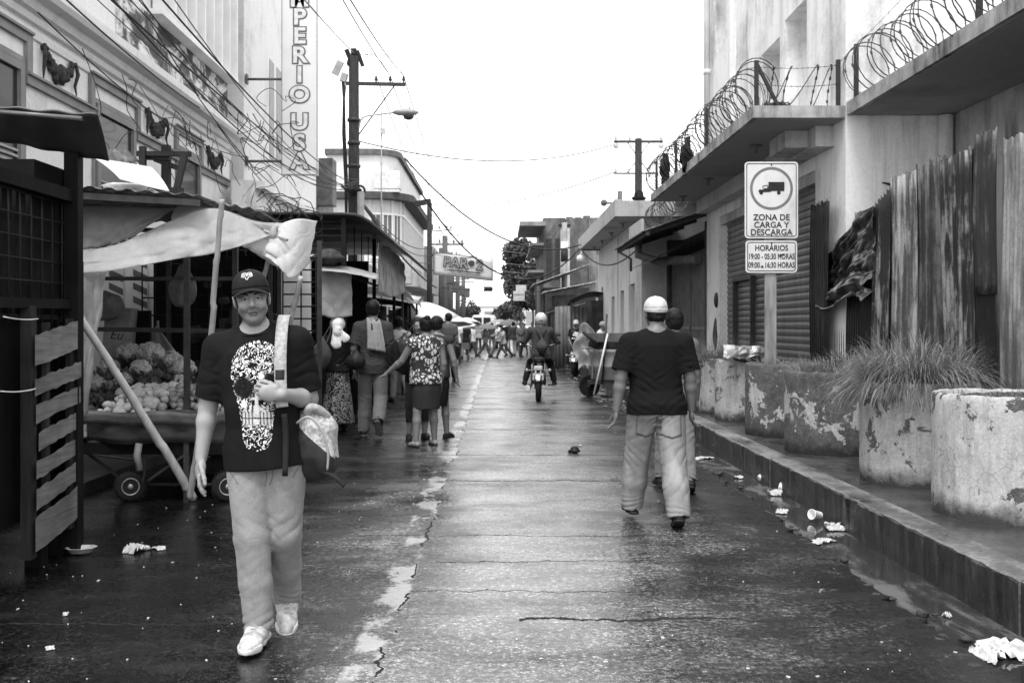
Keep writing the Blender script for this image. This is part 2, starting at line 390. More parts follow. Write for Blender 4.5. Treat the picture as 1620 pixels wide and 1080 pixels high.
# kerb: segments of cast concrete with a joint line on top
KERB = plaster('kerb_concrete', .12, .014, .75, 2.2, 1.2, .5)
KERBF = plaster('kerb_face', .10, .02, .75, 2.6, 1.3, .6)
m = MB(); y = -2.0; k = 0
while y < 60:
    L = rr.uniform(2.0, 2.6); dz = rr.uniform(-.006, .006); dx = rr.uniform(-.01, .01)
    x0, x1, z = 2.53+dx, 2.74, .24+dz
    b = .018
    prof = [(x0, -.05), (x0, z-b), (x0+b*.4, z-b*.35), (x0+b, z), (x1, z)]
    q0, q1 = y+.003, y+L-.003
    nn = max(2, int(L/.08)) if y < 14 else 2
    vs = []
    for i in range(nn+1):
        yy = q0+(q1-q0)*i/nn
        for j, (a, c) in enumerate(prof):
            e = rr.uniform(-.006, .006) if j in (1, 2, 3) and y < 14 else 0
            vs.append((a+e, yy, c+e*.6))
    fs = [(i*5+j, i*5+j+1, (i+1)*5+j+1, (i+1)*5+j) for i in range(nn) for j in range(4)]
    fs += [(0, 1, 2, 3, 4), tuple(nn*5+j for j in (4, 3, 2, 1, 0))]
    m.add(vs, fs, False); y += L
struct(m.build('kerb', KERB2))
def pave_mat(name, b):
    t = NT(name); co = t.coord(); X, Y, Z = t.sep(t.tc.outputs['Object'])
    a = t.noise(t.coord((1, .6, 1)), 2.0, 7, .7); f = t.noise(co, 34, 5)
    fr = t.math('FRACT', t.math('DIVIDE', Y, 1.3)); j = t.math('LESS_THAN', fr, .014)
    base = t.mix(j, t.ramp(a, [(.35, b*.35), (.55, b), (.7, b*1.7)]), .01)
    t.set(base, t.ramp(t.noise(t.coord((1, 1, 1), loc=(4, 0, 0)), 2.4, 5, .6), [(.4, .12), (.6, .5)]), 0, .5).bump(f, .4, .002); return t.m
PAVE = pave_mat('wet_pavement', .045)
m = MB(); m.bx(2.745, 6.4, -2, 60, -.05, .236); struct(m.build('pavement', PAVE))
m = MB(); m.bx(-9, -3.62, -2, 120, -.05, .11); struct(m.build('market_pavement', M('dark_pavement', .05, .5, .4, 3)))
m = MB(); m.bx(2.745, 9, 60.5, 61.9, -.05, .2); m.bx(2.745, 9, 74, 140, -.05, .2); struct(m.build('far_pavement', M('far_pavement', .14, .7, .3, 1)))

# ================================================================ right-hand side
WALLR = plaster('stained_white_wall', .82, .2, .42, .9, 1.0)
WALLR2 = plaster('grey_stained_wall', .5, .12, .5, .9, 1.1, off=5)
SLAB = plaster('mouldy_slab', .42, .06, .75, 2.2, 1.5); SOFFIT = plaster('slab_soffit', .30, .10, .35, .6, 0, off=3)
SHUT = M('roller_shutter', .16, .5, .3, 2.5, .1, metal=.3, aniso=(1, 3, .6))
def window_rect(parent, x, y0, y1, z0, z1, glass, frame, depth=.12, sgn=-1, nm='window', mull=1):
    """window in a wall that faces sgn*X at plane x"""
    g = MB(); g.bx(x+.004*sgn, x-.02*sgn, y0, y1, z0, z1); o = g.build(nm, glass, parent)
    f = MB(); t = .06; a, b = x+.03*sgn, x-.01*sgn
    f.bx(a, b, y0-t, y0, z0-t, z1+t); f.bx(a, b, y1, y1+t, z0-t, z1+t); f.bx(a, b, y0, y1, z0-t, z0); f.bx(a, b, y0, y1, z1, z1+t)
    for k in range(mull): yy = y0+(y1-y0)*(k+1)/(mull+1); f.bx(a, x+.006*sgn, yy-.02, yy+.02, z0, z1)
    f.build('window_frame', frame, o); return o
def shutter(parent, x, y0, y1, z0, z1, mat, pitch=.085, sgn=-1):
    """roller shutter of curved slats in a wall facing sgn*X"""
    m = MB(); n = int((z1-z0)/pitch); prof = []
    for i in range(n):
        z = z0+i*pitch
        for u, d in ((0, 0), (.12, .012), (.5, .02), (.85, .012), (.93, -.006)): prof.append((x+sgn*d, z+u*pitch))
    vs = [(a, yy, z) for yy in (y0, y1) for a, z in prof]; N = len(prof)
    m.add(vs, [(i, i+1, N+i+1, N+i) for i in range(N-1)])
    return m.build('roller_shutter', mat, parent)
def drain_cap(name, loc, parent):
    m = MB(); m.lathe([(.09, 0), (.09, -.012), (.03, -.02), (.022, -.08), (.03, -.1), (0, -.1)], loc, 10); return m.build(name, M('drain', .12), parent)

# ---- near corner building with the flat balcony
B = thing('balcony_building', 'tall stained white building with flat concrete balcony over a roller shutter', 'building', (4, 11.5, 0))
def bl(mb, name, mat, par=None): return mb.build(name, mat, par or B, (-4, -11.5, 0) if (par is None or par is B) else None)
m = MB()
TOPZ = 12.0
# ground floor wall with opening for the shutter
m.bx(4.0, 4.5, 18.1, 19.2, .2, 4.35); m.bx(4.0, 4.5, 11.5, 12.6, .2, 4.35); m.bx(4.0, 4.5, 12.6, 18.1, 3.45, 4.35)
m.bx(4.5, 9.0, 11.5, 19.2, .2, 4.35)
# upper floors, panel by panel so that the recesses are real
m.bx(4.35, 9.0, 11.5, 19.2, 4.35, TOPZ)
for a, b, z0, z1 in ((11.5, 12.9, 4.35, TOPZ), (12.9, 14.05, 6.35, 7.55), (12.9, 14.05, 4.35, 4.36), (14.25, 15.35, 5.95, 7.3)):
    pass
segs = [(11.5, 12.95), (13.95, 14.2), (15.2, 16.8), (17.25, 17.6), (18.35, 19.2)]
for a, b in segs: m.bx(4.0, 4.35, a, b, 4.35, TOPZ)
m.bx(4.0, 4.35, 12.95, 13.95, 4.35, 4.6); m.bx(4.0, 4.35, 12.95, 13.95, 5.75, TOPZ)      # recess 1
m.bx(4.0, 4.35, 14.2, 15.2, 4.35, 4.6); m.bx(4.0, 4.35, 14.2, 15.2, 5.6, TOPZ)          # recess 2
m.bx(4.12, 4.35, 16.8, 17.25, 4.35, TOPZ); m.bx(4.0, 4.35, 17.6, 18.35, 4.35, 6.5); m.bx(4.0, 4.35, 17.6, 18.35, 9.1, TOPZ)
bl(m, 'wall', WALLR)
m = MB(); m.bx(3.9, 3.998, 11.5, 19.2, 6.35, 6.5) ; 
m2 = MB(); m2.bx(4.28, 4.3, 17.6, 18.35, 6.5, 9.1); wd = bl(m2, 'window', M('dark_glass', .03, .15, .2, 2, 0))
m2 = MB()
for k in range(6): m2.bx(4.24, 4.27, 17.6, 18.35, 6.5+k*.45, 6.54+k*.45)
m2.build('window_bars', DARKMETAL, wd)
s = shutter(B, 4.16, 12.6, 18.1, .24, 3.45, SHUT, .1); s.location = (-4, -11.5, 0)
m = MB(); m.bx(4.06, 4.14, 16.1, 16.16, .3, 2.3); m.bx(4.06, 4.14, 17.3, 17.36, .3, 2.3); m.bx(4.06, 4.14, 16.16, 17.3, 2.24, 2.3); m.build('wicket_door_frame', DARKMETAL, s)
m = MB(); m.bx(4.02, 4.4, 12.6, 18.1, 3.3, 3.449); bl(m, 'lintel', WALLR2)
m = MB(); m.bx(2.93, 3.998, 11.5, 19.3, 3.88, 4.02)
sl_ = bl(m, 'balcony_slab', SLAB)
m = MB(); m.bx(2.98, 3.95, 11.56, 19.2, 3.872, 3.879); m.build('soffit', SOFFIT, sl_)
m = MB(); m.bx(3.78, 4.0, 11.9, 19.1, 3.62, 3.868); m.bx(3.5, 3.78, 12.2, 12.9, 3.66, 3.868); bl(m, 'soffit_beam', WALLR2)
for q, yy in enumerate((13.2, 16.2, 18.4)): drain_cap('drain_cap', (3.4, yy, 3.87), sl_)
m = MB(); m.tube([(4.0-.09, 18.75, 4.05), (4.0-.09, 18.75, TOPZ)], .06, 10)
for z in (6.2, 8.3, 10): m.tube([(3.91, 18.75, z), (3.91, 18.75, z+.09)], .072, 10)
m.tube([(3.91, 18.75, 4.6), (3.7, 18.75, 4.5), (3.62, 18.75, 4.1)], .06, 10)
bl(m, 'drain_pipe', M('pipe_white', .62, .5, .15, 3))
m = MB(); m.bx(3.99, 3.999, 18.5, 18.95, .7, 1.5)
# graffiti blotch is in the pillar's own spray paint
t = NT('spray_paint'); n_ = t.noise(t.coord((1, 1.2, 1)), 3.5, 5, .6); t.set(t.ramp(n_, [(.48, .6), (.54, .06)]), .8)
m = MB(); m.ball((3.999, 18.45, 1.3), .3, 14, 10, (.012, .6, .9), .12, 3); g_ = bl(m, 'paint_blotch', M('spray_blot', .07, .8, .5, 5))
m = MB(); m.ball((3.99, 18.3, 1.95), .11, 10, 8, (.4, 1, 1.3)); bl(m, 'shutter_lock', DARKMETAL)

# ---- set-back building with the second balcony
S = thing('shop_building', 'set-back grey building with long mouldy balcony slab behind the zinc fence', 'building', (5.2, 8, 0))
def bs(mb, name, mat): return mb.build(name, mat, S, (-5.2, -8, 0))
m = MB(); m.bx(5.2, 9, 10.2, 11.48, .2, 4.2); m.bx(5.2, 9, 2, 10.2, 3.35, 4.2); m.bx(5.2, 9, 2, 4.4, .2, 3.35); m.bx(5.45, 9, 4.4, 10.2, .2, 3.35)
m.bx(6.4, 9, 2, 11.48, 4.2, 9); bs(m, 'wall', WALLR2)
m = MB(); m.bx(4.0, 6.39, 1.5, 11.47, 3.9, 4.05); q = bs(m, 'balcony_slab', SLAB)
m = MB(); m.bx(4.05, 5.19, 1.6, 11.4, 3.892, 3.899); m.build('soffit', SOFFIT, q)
drain_cap('drain_cap', (4.5, 8.3, 3.89), q)
s = shutter(S, 5.4, 4.4, 10.2, .24, 3.35, SHUT, .1); s.location = (-5.2, -8, 0)
m = MB(); m.tube([(5.1, 11.38, .25), (5.1, 11.38, 3.88)], .085, 12); m.tube([(5.1, 11.38, 2.9), (5.1, 11.38, 3.02)], .1, 12); bs(m, 'drain_pipe', WALLR)
# crack marks on the end wall of the first building
m = MB()
pts = [(4.42, 11.495, 3.13), (4.55, 11.495, 3.1), (4.6, 11.495, 3.14), (4.75, 11.495, 3.12)]
m.tube(pts, [.008, .022, .02, .004], 5); bl(m, 'wall_crack', M('crack_dark', .03))

# ---- dark tin-roofed shop between the two white buildings
D = thing('tin_roofed_shop', 'low dark shop with rusty tin awning and barred gates between the white houses', 'building', (4, 19.2, 0))
def bd(mb, name, mat, par=None): return mb.build(name, mat, par or D, (-4, -19.2, 0))
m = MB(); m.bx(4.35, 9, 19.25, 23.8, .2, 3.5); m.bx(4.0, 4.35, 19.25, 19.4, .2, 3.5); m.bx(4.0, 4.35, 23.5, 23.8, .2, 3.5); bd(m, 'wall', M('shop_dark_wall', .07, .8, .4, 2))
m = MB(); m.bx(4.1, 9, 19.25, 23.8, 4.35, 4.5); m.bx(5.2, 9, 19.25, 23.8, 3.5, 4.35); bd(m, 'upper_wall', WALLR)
m = MB()
for a, b in ((19.5, 21.0), (21.2, 22.2), (22.3, 23.4)):
    k = a
    while k < b: m.bx(4.06, 4.10, k, k+.045, .25, 3.0); k += .12
    m.bx(4.05, 4.11, a, b, 1.4, 1.46); m.bx(4.05, 4.11, a, b, 2.95, 3.0); m.bx(4.05, 4.11, a, b, .25, .3)
bd(m, 'barred_gate', M('gate_grey', .16, .5, .3, 5, metal=.4))
m = MB()
m.sheet(lambda u, v: (2.75+1.5*v, 19.1+4.7*u, 3.28+.5*v+.015*math.sin(u*140)), 120, 4, .01); rf = bd(m, 'tin_awning', rusty('awning_tin', .2, .05, .6))
m = MB()
for k in range(4): m.bar((2.8, 19.3+k*1.4, 3.24), (4.1, 19.3+k*1.4, 3.66), .06)
m.bar((2.85, 19.1, 3.25), (2.85, 23.8, 3.25), .07); bd(m, 'awning_rafter', M('rafter', .05), )
m = MB(); m.sheet(lambda u, v: (3.1+.9*v, 20.2+3.2*u, 2.8+.45*v), 6, 3, .01); bd(m, 'lower_awning', M('lower_tin', .1, .6, .5, 4))
m = MB(); m.bx(2.76, 2.82, 19.4, 21.2, 3.3, 3.56); bd(m, 'gutter_board', M('gutterboard', .4, .6, .3, 4))
m = MB(); m.tube([(3.0, 21.5, 3.4), (3.0, 21.5, 3.0), (3.4, 21.2, 2.85), (3.95, 19.8, 2.8)], .09, 10); bd(m, 'drain_pipe', M('oldpipe', .12, .6, .4, 4))

# ---- white corner house with balcony slab and narrow doors
W = thing('white_corner_house', 'low white house with flat roof slab and narrow doorways beyond the tin-roofed shop', 'building', (3.4, 24, 0))
def bwh(mb, name, mat, par=None): return mb.build(name, mat, par or W, (-3.4, -24, 0) if par is None else None)
WH = plaster('white_house_wall', .66, .22, .35, .7, .8, off=9)
m = MB()
ops = [(25.0, 25.9, 2.55), (27.2, 28.0, 2.45), (29.4, 30.2, 2.35), (32.6, 33.2, 2.75)]
y = 23.8
for a, b, h in ops: m.bx(3.4, 3.7, y, a, .2, 4.2); m.bx(3.4, 3.7, a, b, h, 4.2); y = b
m.bx(3.4, 3.7, y, 34.2, .2, 4.2); m.bx(3.7, 8, 23.8, 34.2, .2, 4.2); bwh(m, 'wall', WH)
for a, b, h in ops:
    m = MB(); m.bx(3.6, 3.64, a, b, .22, h)
    for k in range(12): m.bx(3.585, 3.6, a+.05, b-.05, .4+k*(h-.5)/12, .44+k*(h-.5)/12)
    bwh(m, 'door', M('house_door', .12, .5, .3, 4))
m = MB(); m.bx(2.72, 4.6, 23.4, 34.2, 4.05, 4.17); m.bx(2.72, 2.86, 23.4, 34.2, 4.17, 4.45); m.bx(2.86, 5.0, 23.4, 23.55, 4.17, 4.42); sl2 = bwh(m, 'roof_slab', plaster('house_slab', .42, .14, .45, 1.2))
for k in range(4): drain_cap('drain_cap', (3.1, 25+k*2.5, 4.05), W).location = (-3.4, -24, 0)
for y_ in (25.9, 28.4): m = MB(); m.bx(3.36, 3.399, y_, y_+.2, .2, 4.05); bwh(m, 'pilaster', WH)
m = MB(); m.tube([(3.2, 24.2, 2.8), (3.2, 24.2, 3.1), (2.9, 24.4, 3.3)], .03, 6); bwh(m, 'pipe', DARKMETAL)
# block behind and above it
m = MB(); m.bx(4.3, 9, 24.5, 31, 4.2, 4.72); o = m.build('rear_block', WALLR); tag(o, 'plain white upper block seen behind the razor wire above the low house', 'building'); o.name = 'rear_building'

# ---- far right: soot-stained hulk facing the camera with ruined upper floor
t = NT('ruin_wall'); a = t.noise(t.coord((1, 1, .5)), .8, 9, .72, .5); f = t.noise(t.coord(), 9, 5, .7); br = t.n('TexBrick')
t.l(t.coord((1, 1, 1)), br.inputs['Vector']); br.inputs['Scale'].default_value = 1.6
for k, c in (('Color1', .28), ('Color2', .2), ('Mortar', .12)): br.inputs[k].default_value = (c, c, c, 1)
t.set(t.mix(1.0, t.mix(.25, t.ramp(a, [(.36, .02), (.5, .06), (.6, .16), (.72, .35)]), br.outputs[0]), t.ramp(f, [(.3, .6), (.7, 1.2)]), 'MULTIPLY'), .9).bump(a, .5, .05); RUIN = t.m
X = thing('ruined_block', 'big soot-stained ruined block with jagged roofline behind the far pole', 'building', (5, 62, 0))
m = MB(); m.bx(3.9, 11, 58, 70, .2, 7.75); m.bx(2.6, 3.9, 58.8, 70, .2, 7.85); m.bx(8.2, 9.2, 57.7, 57.99, .2, 7.9); m.bx(5.2, 5.6, 57.8, 57.99, .2, 7.75)
for k in range(14): m.bx(3.9+k*.5, 4.3+k*.5, 58.1, 58.4, 7.75, 7.75+random.uniform(.02, .22))
m.build('wall', RUIN, X, (-5, -62, 0))
m = MB(); m.bx(1.9, 2.6, 58.5, 70, 6.2, 6.35); m.bx(1.7, 2.6, 58.5, 64, 4.6, 4.75); m.bx(1.2, 2.7, 58, 66, 7.3, 7.55); m.build('balcony_slab', M('ruin_slab', .2, .9, .4, 2), X, (-5, -62, 0))
for k, (x0, z0, z1) in enumerate(((2.75, 4.2, 6.6), (3.3, 4.2, 6.6))):
    m = MB(); m.bx(x0, x0+.35, 58.77, 58.795, z0, z1); m.build('window', M('ruin_window', .05), X, (-5, -62, 0))
m = MB(); m.bx(3.5, 4.0, 56.5, 57.4, .2, 7.0); m.build('pillar', plaster('ruin_pillar', .45, .12, .6, 1.5), X, (-5, -62, 0))
m = MB(); m.bx(5.6, 8.1, 57.8, 57.98, 1.2, 5.6); m.build('patch_wall', plaster('ruin_patch', .22, .1, .6, 1), X, (-5, -62, 0))
# ramshackle roofs in front of the ruin
ZN = rusty('roof_zinc', .42, .12, .5, 2); ZN2 = rusty('roof_zinc_dark', .14, .04, .6, 6)
def lean_to(name, label, x0, x1, y0, y1, z0, z1, mat, wall, cat='shack', th=.03):
    o = thing(name, label, cat, ((x0+x1)/2, y0, 0)); L = (-(x0+x1)/2, -y0, 0)
    m = MB(); m.sheet(lambda u, v: (x0+(x1-x0)*v, y0+(y1-y0)*u, z0+(z1-z0)*v+.02*math.sin(u*60)), 60, 3, th); m.build('roof', mat, o, L)
    m = MB(); m.bx(x0+.5, x1, y0+.4, y1, .02, min(z0, z1)-.1); m.build('wall', wall, o, L)
    for yy in (y0+.1, y1-.1): m = MB(); m.bx(x0+.1, x0+.18, yy-.04, yy+.04, .02, z0+.01); m.build('post', DARKMETAL, o, L)
    return o
DW = M('shack_dark', .05, .9, .5, 3)
lean_to('tin_roof_shack', 'shack with pale tin roof sloping towards the street under the ruined block', 1.55, 4.2, 46, 50, 3.35, 4.3, ZN, DW)
lean_to('tin_roof_shack', 'smaller shack with pale eave in front of the sloping tin roof shack', 1.9, 4.2, 43, 45.5, 2.9, 3.35, ZN, DW)
lean_to('tin_roof_shack', 'dark low shack with curved black roof beside the grey zinc hoarding', 1.9, 3.3, 38, 41, 1.95, 2.3, ZN2, DW)
lean_to('tin_roof_shack', 'low stall roof beyond the parked motorbike against the white house', 2.2, 3.8, 35.5, 38, 2.0, 2.1, ZN2, DW)
# grey hoarding
o = thing('zinc_hoarding', 'tall grey corrugated zinc hoarding across the pavement beside the motorcyclist', 'hoarding', (2.1, 33, 0))
m = MB(); m.sheet(lambda u, v: (-.25+1.45*u, .03*math.sin(u*70), .05+2.05*v+.03*math.sin(u*5)), 120, 2, .008); m.build('zinc_sheet', rusty('hoarding_zinc', .2, .1, .3, 8), o)
for x_ in (-.2, 1.1): m = MB(); m.bx(x_, x_+.08, .06, .14, .03, 2.1); m.build('post', DARKMETAL, o)
# black tarpaulin booth behind parked bike
o = thing('tarpaulin_booth', 'black tarpaulin booth with drooping roof against the white house beyond the poncho man', 'booth', (3.05, 33, 0))
m = MB(); m.sheet(lambda u, v: (-.75+1.55*v, -.5+2.2*u, 2.3+.28*math.sin(v*3)-.25*u*(1-v)), 10, 10, .02)
m.build('roof', M('black_tarp', .04, .5, .5, 3), o)
m = MB(); m.sheet(lambda u, v: (-.2+.95*u, -.4+.04*math.sin(u*18+v*2), .25+2.05*v), 30, 6, .02); m.build('curtain', M('black_tarp2', .03, .6, .5, 3), o)
m = MB(); m.bx(-.72, -.66, -.4, -.34, .24, 2.25); m.build('post', DARKMETAL, o)

# ================================================================ left-hand side
CREAM = plaster('cream_facade', .74, .3, .25, .8, .4, off=2); MOULD = M('moulding_grey', .2, .7, .2, 3); CORN = plaster('cornice_white', .72, .35, .3, 1.5, .6, off=4)
Lf = thing('ornate_building', 'pale building with white cornice and dark garland ornaments over the dark stalls', 'building', (-5.8, 14, 0))
LL = (5.8, -14, 0)
m = MB(); m.bx(-12, -5.8, 5, 21.4, .1, 5.45); m.build('wall', CREAM, Lf, LL)
m = MB(); m.bx(-12, -5.86, 5, 21.4, 5.45, 12); m.build('upper_wall', plaster('upper_facade', .72, .4, .3, .7, .7, off=6), Lf, LL)
def extr(prof, y0, y1):
    m = MB(); N = len(prof); vs = [(x, yy, z) for yy in (y0, y1) for x, z in prof]
    return m.add(vs, [(i, (i+1) % N, N+(i+1) % N, N+i) for i in range(N)]+[tuple(range(N-1, -1, -1)), tuple(range(N, 2*N))])
prof = [(-5.9, 5.22), (-5.74, 5.22), (-5.72, 5.3), (-5.66, 5.33), (-5.62, 5.42), (-5.5, 5.46), (-5.46, 5.52), (-5.46, 5.64), (-5.5, 5.66), (-5.9, 5.78)]
extr(prof, 5, 21.6).build('cornice', CORN, Lf, LL)
extr([(-5.81, 5.02), (-5.77, 5.04), (-5.76, 5.12), (-5.81, 5.14)], 5, 21.4).build('moulding', CREAM, Lf, LL)
# stepped frieze moulding
m = MB(); lo, hi = 4.5, 5.0; T = .075
steps = [(8.6, hi), (10.4, lo), (12.2, None)]
path = [(6.0, hi), (8.8, hi), (8.8, lo), (10.6, lo), (10.6, hi), (12.2, hi), (12.2, lo), (14.1, lo), (14.1, hi), (15.9, hi), (15.9, lo), (17.8, lo), (17.8, hi), (19.3, hi), (19.3, lo), (21.2, lo)]
def molding(path, T, d0=.05):
    m = MB()
    for (a, za), (b, zb) in zip(path[:-1], path[1:]):
        y0, y1 = sorted((a, b)); z0, z1 = sorted((za, zb))
        vt = 0 if za == zb else .004; m.bx(-5.805-vt, -5.8+d0+vt, y0-T/2-vt, y1+T/2+vt, z0-T/2-vt, z1+T/2+vt)
        if za == zb: m.bx(-5.803, -5.8+d0+.035, y0-T/2, y1+T/2, z1+T/2-.02, z1+T/2+.012)
    return m
molding(path, .13).build('frieze_moulding', MOULD, Lf, LL)
for y0, y1 in ((10.95, 11.95), (14.35, 15.65), (18.0, 19.1)):
    m = MB()
    for T_, d_, e_ in ((.1, .06, 0), (.07, .03, .12)):
        m.bx(-5.803, -5.8+d_, y0-e_-T_, y0-e_, 2.6, 4.55+e_); m.bx(-5.803, -5.8+d_, y1+e_, y1+e_+T_, 2.6, 4.55+e_); m.bx(-5.8035, -5.8+d_-.002, y0-e_-T_, y1+e_+T_, 4.55+e_, 4.55+e_+T_)
    wn = m.build('window_frame', MOULD, Lf, LL)
    m = MB(); m.bx(-5.797, -5.79, y0, y1, 2.6, 4.55); m.build('window', M('dark_glass'), Lf, LL)
    m = MB()
    for k in range(14): m.bx(-5.79, -5.76, y0+.03, y1-.03, 2.65+k*.07, 2.68+k*.07)
    m.build('louvre', M('louvre_grey', .3), Lf, LL)
# garlands: dark swags of fruit and leaves with ribbon tails
for yc in (13.05, 16.75, 20.15):
    m = MB(); rg = random.Random(int(yc*10))
    for k in range(26):
        u = k/25; yy = yc-.42+.84*u; z = 5.0-.24*math.sin(PI*u)
        rr_ = .045+.055*math.sin(PI*u)
        for q in range(3): m.ball((-5.79+rg.uniform(0, .05), yy+rg.uniform(-.03, .03), z+rg.uniform(-.075, .06)), rr_*rg.uniform(.45, .9), 7, 5, (.6, 1, 1), .1, k)
    for sgn in (-1, 1):
        m.tube([(-5.75, yc+sgn*.45, 5.04), (-5.73, yc+sgn*.49, 4.88), (-5.76, yc+sgn*.46, 4.72), (-5.75, yc+sgn*.49, 4.60)], [.022, .03, .022, .008], 6)
        m.ball((-5.77, yc+sgn*.44, 5.0), .045, 8, 6, (1, 1, .8), .1, 9)
    m.build('garland', M('garland_dark', .045, .8, .5, 20), Lf, LL)
# vertical fins and broken window band on the upper floor
m = MB()
for k in range(9):
    yy = 16.7+k*.58; m.bx(-5.84, -5.62, yy, yy+.07, 6.75, 11.9)
m.bx(-5.84, -5.6, 16.55, 21.38, 6.66, 6.75)
m.build('fin', M('fin_white', .74, .6, .1, 2), Lf, LL)
m = MB(); m.bx(-5.855, -5.82, 16.7, 21.3, 6.75, 11.9); m.build('panel', M('panel_grey', .6, .6, .15, 2), Lf, LL)
t = NT('torn_render'); a = t.noise(t.coord((1, .8, 1.2)), 1.5, 8, .7, .8); t.set(t.ramp(a, [(.42, .05), (.5, .1), (.54, .45), (.62, .7)]), .9).bump(a, .6, .03)
m = MB(); m.bx(-5.858, -5.83, 15.2, 21.35, 5.78, 6.655); m.build('torn_render', t.m, Lf, LL)
# meter box on wall
m = MB(); m.box((-5.7, 13.3, 4.15), (.16, .22, .26), bev=.02); m.box((-5.66, 13.55, 4.12), (.12, .14, .2), bev=.02); m.build('meter_box', M('meter', .5, .5, .5, 15), Lf, LL)
# loose bundle of old boards: dark recess beyond
m = MB(); m.bx(-12, -6.3, 21.4, 22.6, .1, 12); o = m.build('dark_party_wall', M('party_wall_grey', .13, .8, .15, 2)); tag(o, 'narrow dark grey wall strip between the pale building and the hotel sign', 'wall')
m = MB(); m.bx(-5.79, -5.6, 21.45, 22.3, 3.2, 4.15); o = m.build('rusty_box', M('rusty_box', .09, .7, .45, 4, aniso=(3,3,.7))); tag(o, 'rusty dark tin box fixed high between the pale building and the siding', 'box')
# building that carries the vertical sign
E = thing('hotel_building', 'pale plastered building behind the tall vertical IMPERIO USA sign', 'building', (-5.8, 26, 0)); EL = (5.8, -26, 0)
EW = plaster('hotel_wall', .72, .34, .3, .8, .5, off=11)
m = MB(); m.bx(-12, -5.8, 22.6, 31.5, .1, 12.5); m.build('wall', EW, E, EL)
for y0, y1 in ((25.1, 25.6), (25.9, 26.6)):
    m = MB(); m.bx(-5.799, -5.79, y0, y1, 5.7, 8.2); m.build('window', M('hotel_window', .13, .4), E, EL)
m = MB(); 
for k in range(26): yy = 26.0+k*.2; m.bx(-5.799, -5.74, yy, yy+.09, 3.2, 4.95)
m.bx(-5.8, -5.765, 25.9, 31.4, 3.2, 4.95)
m.build('ribbed_siding', M('siding', .5, .5, .15, 3), E, EL)
t = NT('mural_wall'); a = t.noise(t.coord((1, .6, .8)), 1.4, 3, .5, 1.2); b = t.noise(t.coord((1, 1, .2)), 3, 6, .7)
t.set(t.mix(t.ramp(b, [(.5, 0), (.7, .6)]), t.ramp(a, [(.44, .75), (.455, .3), (.47, .78), (.56, .75), (.57, .4), (.59, .8)]), .3), .8)
m = MB(); m.bx(-5.6, -5.1, 20.8, 36, 3.0, 4.52); m.build('canopy_fascia', t.m, E, EL)
m = MB(); m.bx(-5.08, -4.9, 20.8, 36, 4.35, 4.5); m.build('fascia_cap', WHITE, E, EL)

# ---- vertical sign
V = thing('vertical_sign', 'tall narrow white sign with outlined letters IMPERIO USA bracketed off the wall', 'sign', (-4.54, 22.7, 4.9))
m = MB(); m.box((0, 0, 2.75), (.81, .16, 5.5), bev=.01); m.build('panel', M('sign_face', .72, .5, .05, 1.5), V)
m = MB()
for x_ in (-.4, .4): m.box((x_, -.085, 2.75), (.015, .02, 5.5))
m.box((0, -.085, .01), (.8, .02, .015)); m.build('edge_trim', M('trim_grey', .25), V)
for z in (.33, 2.2, 4.2): m = MB(); m.tube([(-1.25, .03, z), (-.4, .03, z)], .03, 8); m.box((-1.22, .03, z), (.03, .16, .22)); m.build('bracket', M('bracket_grey', .1), V)
LETD, LETL = M('letter_outline', .12), M('letter_face', .66)
def hole_letter(ch, z, sx):
    text('letter_outline', ch, .50, LETD, V, (0, -.085, z), bold=.042, ext=.003, sx=sx)
    text('letter', ch, .50, LETL, V, (0, -.093, z), bold=.014, ext=.003, sx=sx)
for i, (ch, z) in enumerate((('A', .30), ('S', .72), ('U', 1.19), ('O', 1.81), ('I', 2.26), ('R', 2.705), ('E', 3.14), ('P', 3.57), ('M', 3.98), ('I', 4.42))): hole_letter(ch, z, 1.12)

# ---- corner house with bay windows
H = thing('bay_window_house', 'two-storey pale house with bay windows and dark eaves behind the tall utility pole', 'building', (-7, 50, 0)); HLc = (7, -50, 0)
HW = plaster('bay_house_wall', .66, .35, .3, .6, .5, off=20)
def rfoot(o, x0=-14, y1=66, cx=-6.5, cy=51.5, r=1.5):
    return [(x0, cy-r-o)]+[(cx+(r+o)*math.sin(R(q)), cy-(r+o)*math.cos(R(q))) for q in range(0, 91, 9)]+[(cx+r+o, y1), (x0, y1)]
def rprism(m, o, z0, z1, **k): return m.prism(rfoot(o, **k), lambda a, b: (a, b, z0), lambda a, b: (a, b, z1))
m = MB(); rprism(m, 0, .1, 7.9); rprism(m, -.25, 7.9, 10.1, x0=-8.7); m.bx(-14, -8.7, 50.5, 66, 7.9, 9.5)
for q in (0, 22, 45, 68, 90): x, y = -6.5+1.53*math.sin(R(q)), 51.5-1.53*math.cos(R(q)); m.box((x, y, 6.2), (.16, .12, 3.3), rz=R(q))
m.build('wall', HW, H, HLc)
m = MB(); rprism(m, -.05, 10.1, 10.38, x0=-8.8); m.bx(-14, -8.7, 50.2, 66, 9.5, 9.62); m.build('coping', M('coping_dark', .1, .8, .4, 3), H, HLc)
m = MB(); rprism(m, .62, 7.80, 8.14, x0=-10.2); m.bx(-14, -10.2, 49.6, 50.5, 8.0, 8.12); m.build('eaves', M('eaves_dark', .07, .8, .3, 3), H, HLc)
SH = M('shutter_dark', .14, .7, .3, 5, aniso=(1, 1, 8))
wl = [(-13.2+.9*k, 49.99, 0, .62) for k in range(3)]+[(-9.6, 49.99, 0, .7), (-8.5, 49.99, 0, .7), (-7.35, 49.99, 0, .75)]+[(-6.5+1.51*math.sin(R(q)), 51.5-1.51*math.cos(R(q)), R(q), .46) for q in (11, 33.5, 56.5, 79)]+[(-4.99, 52.2+1.25*k, PI/2, .8) for k in range(10)]
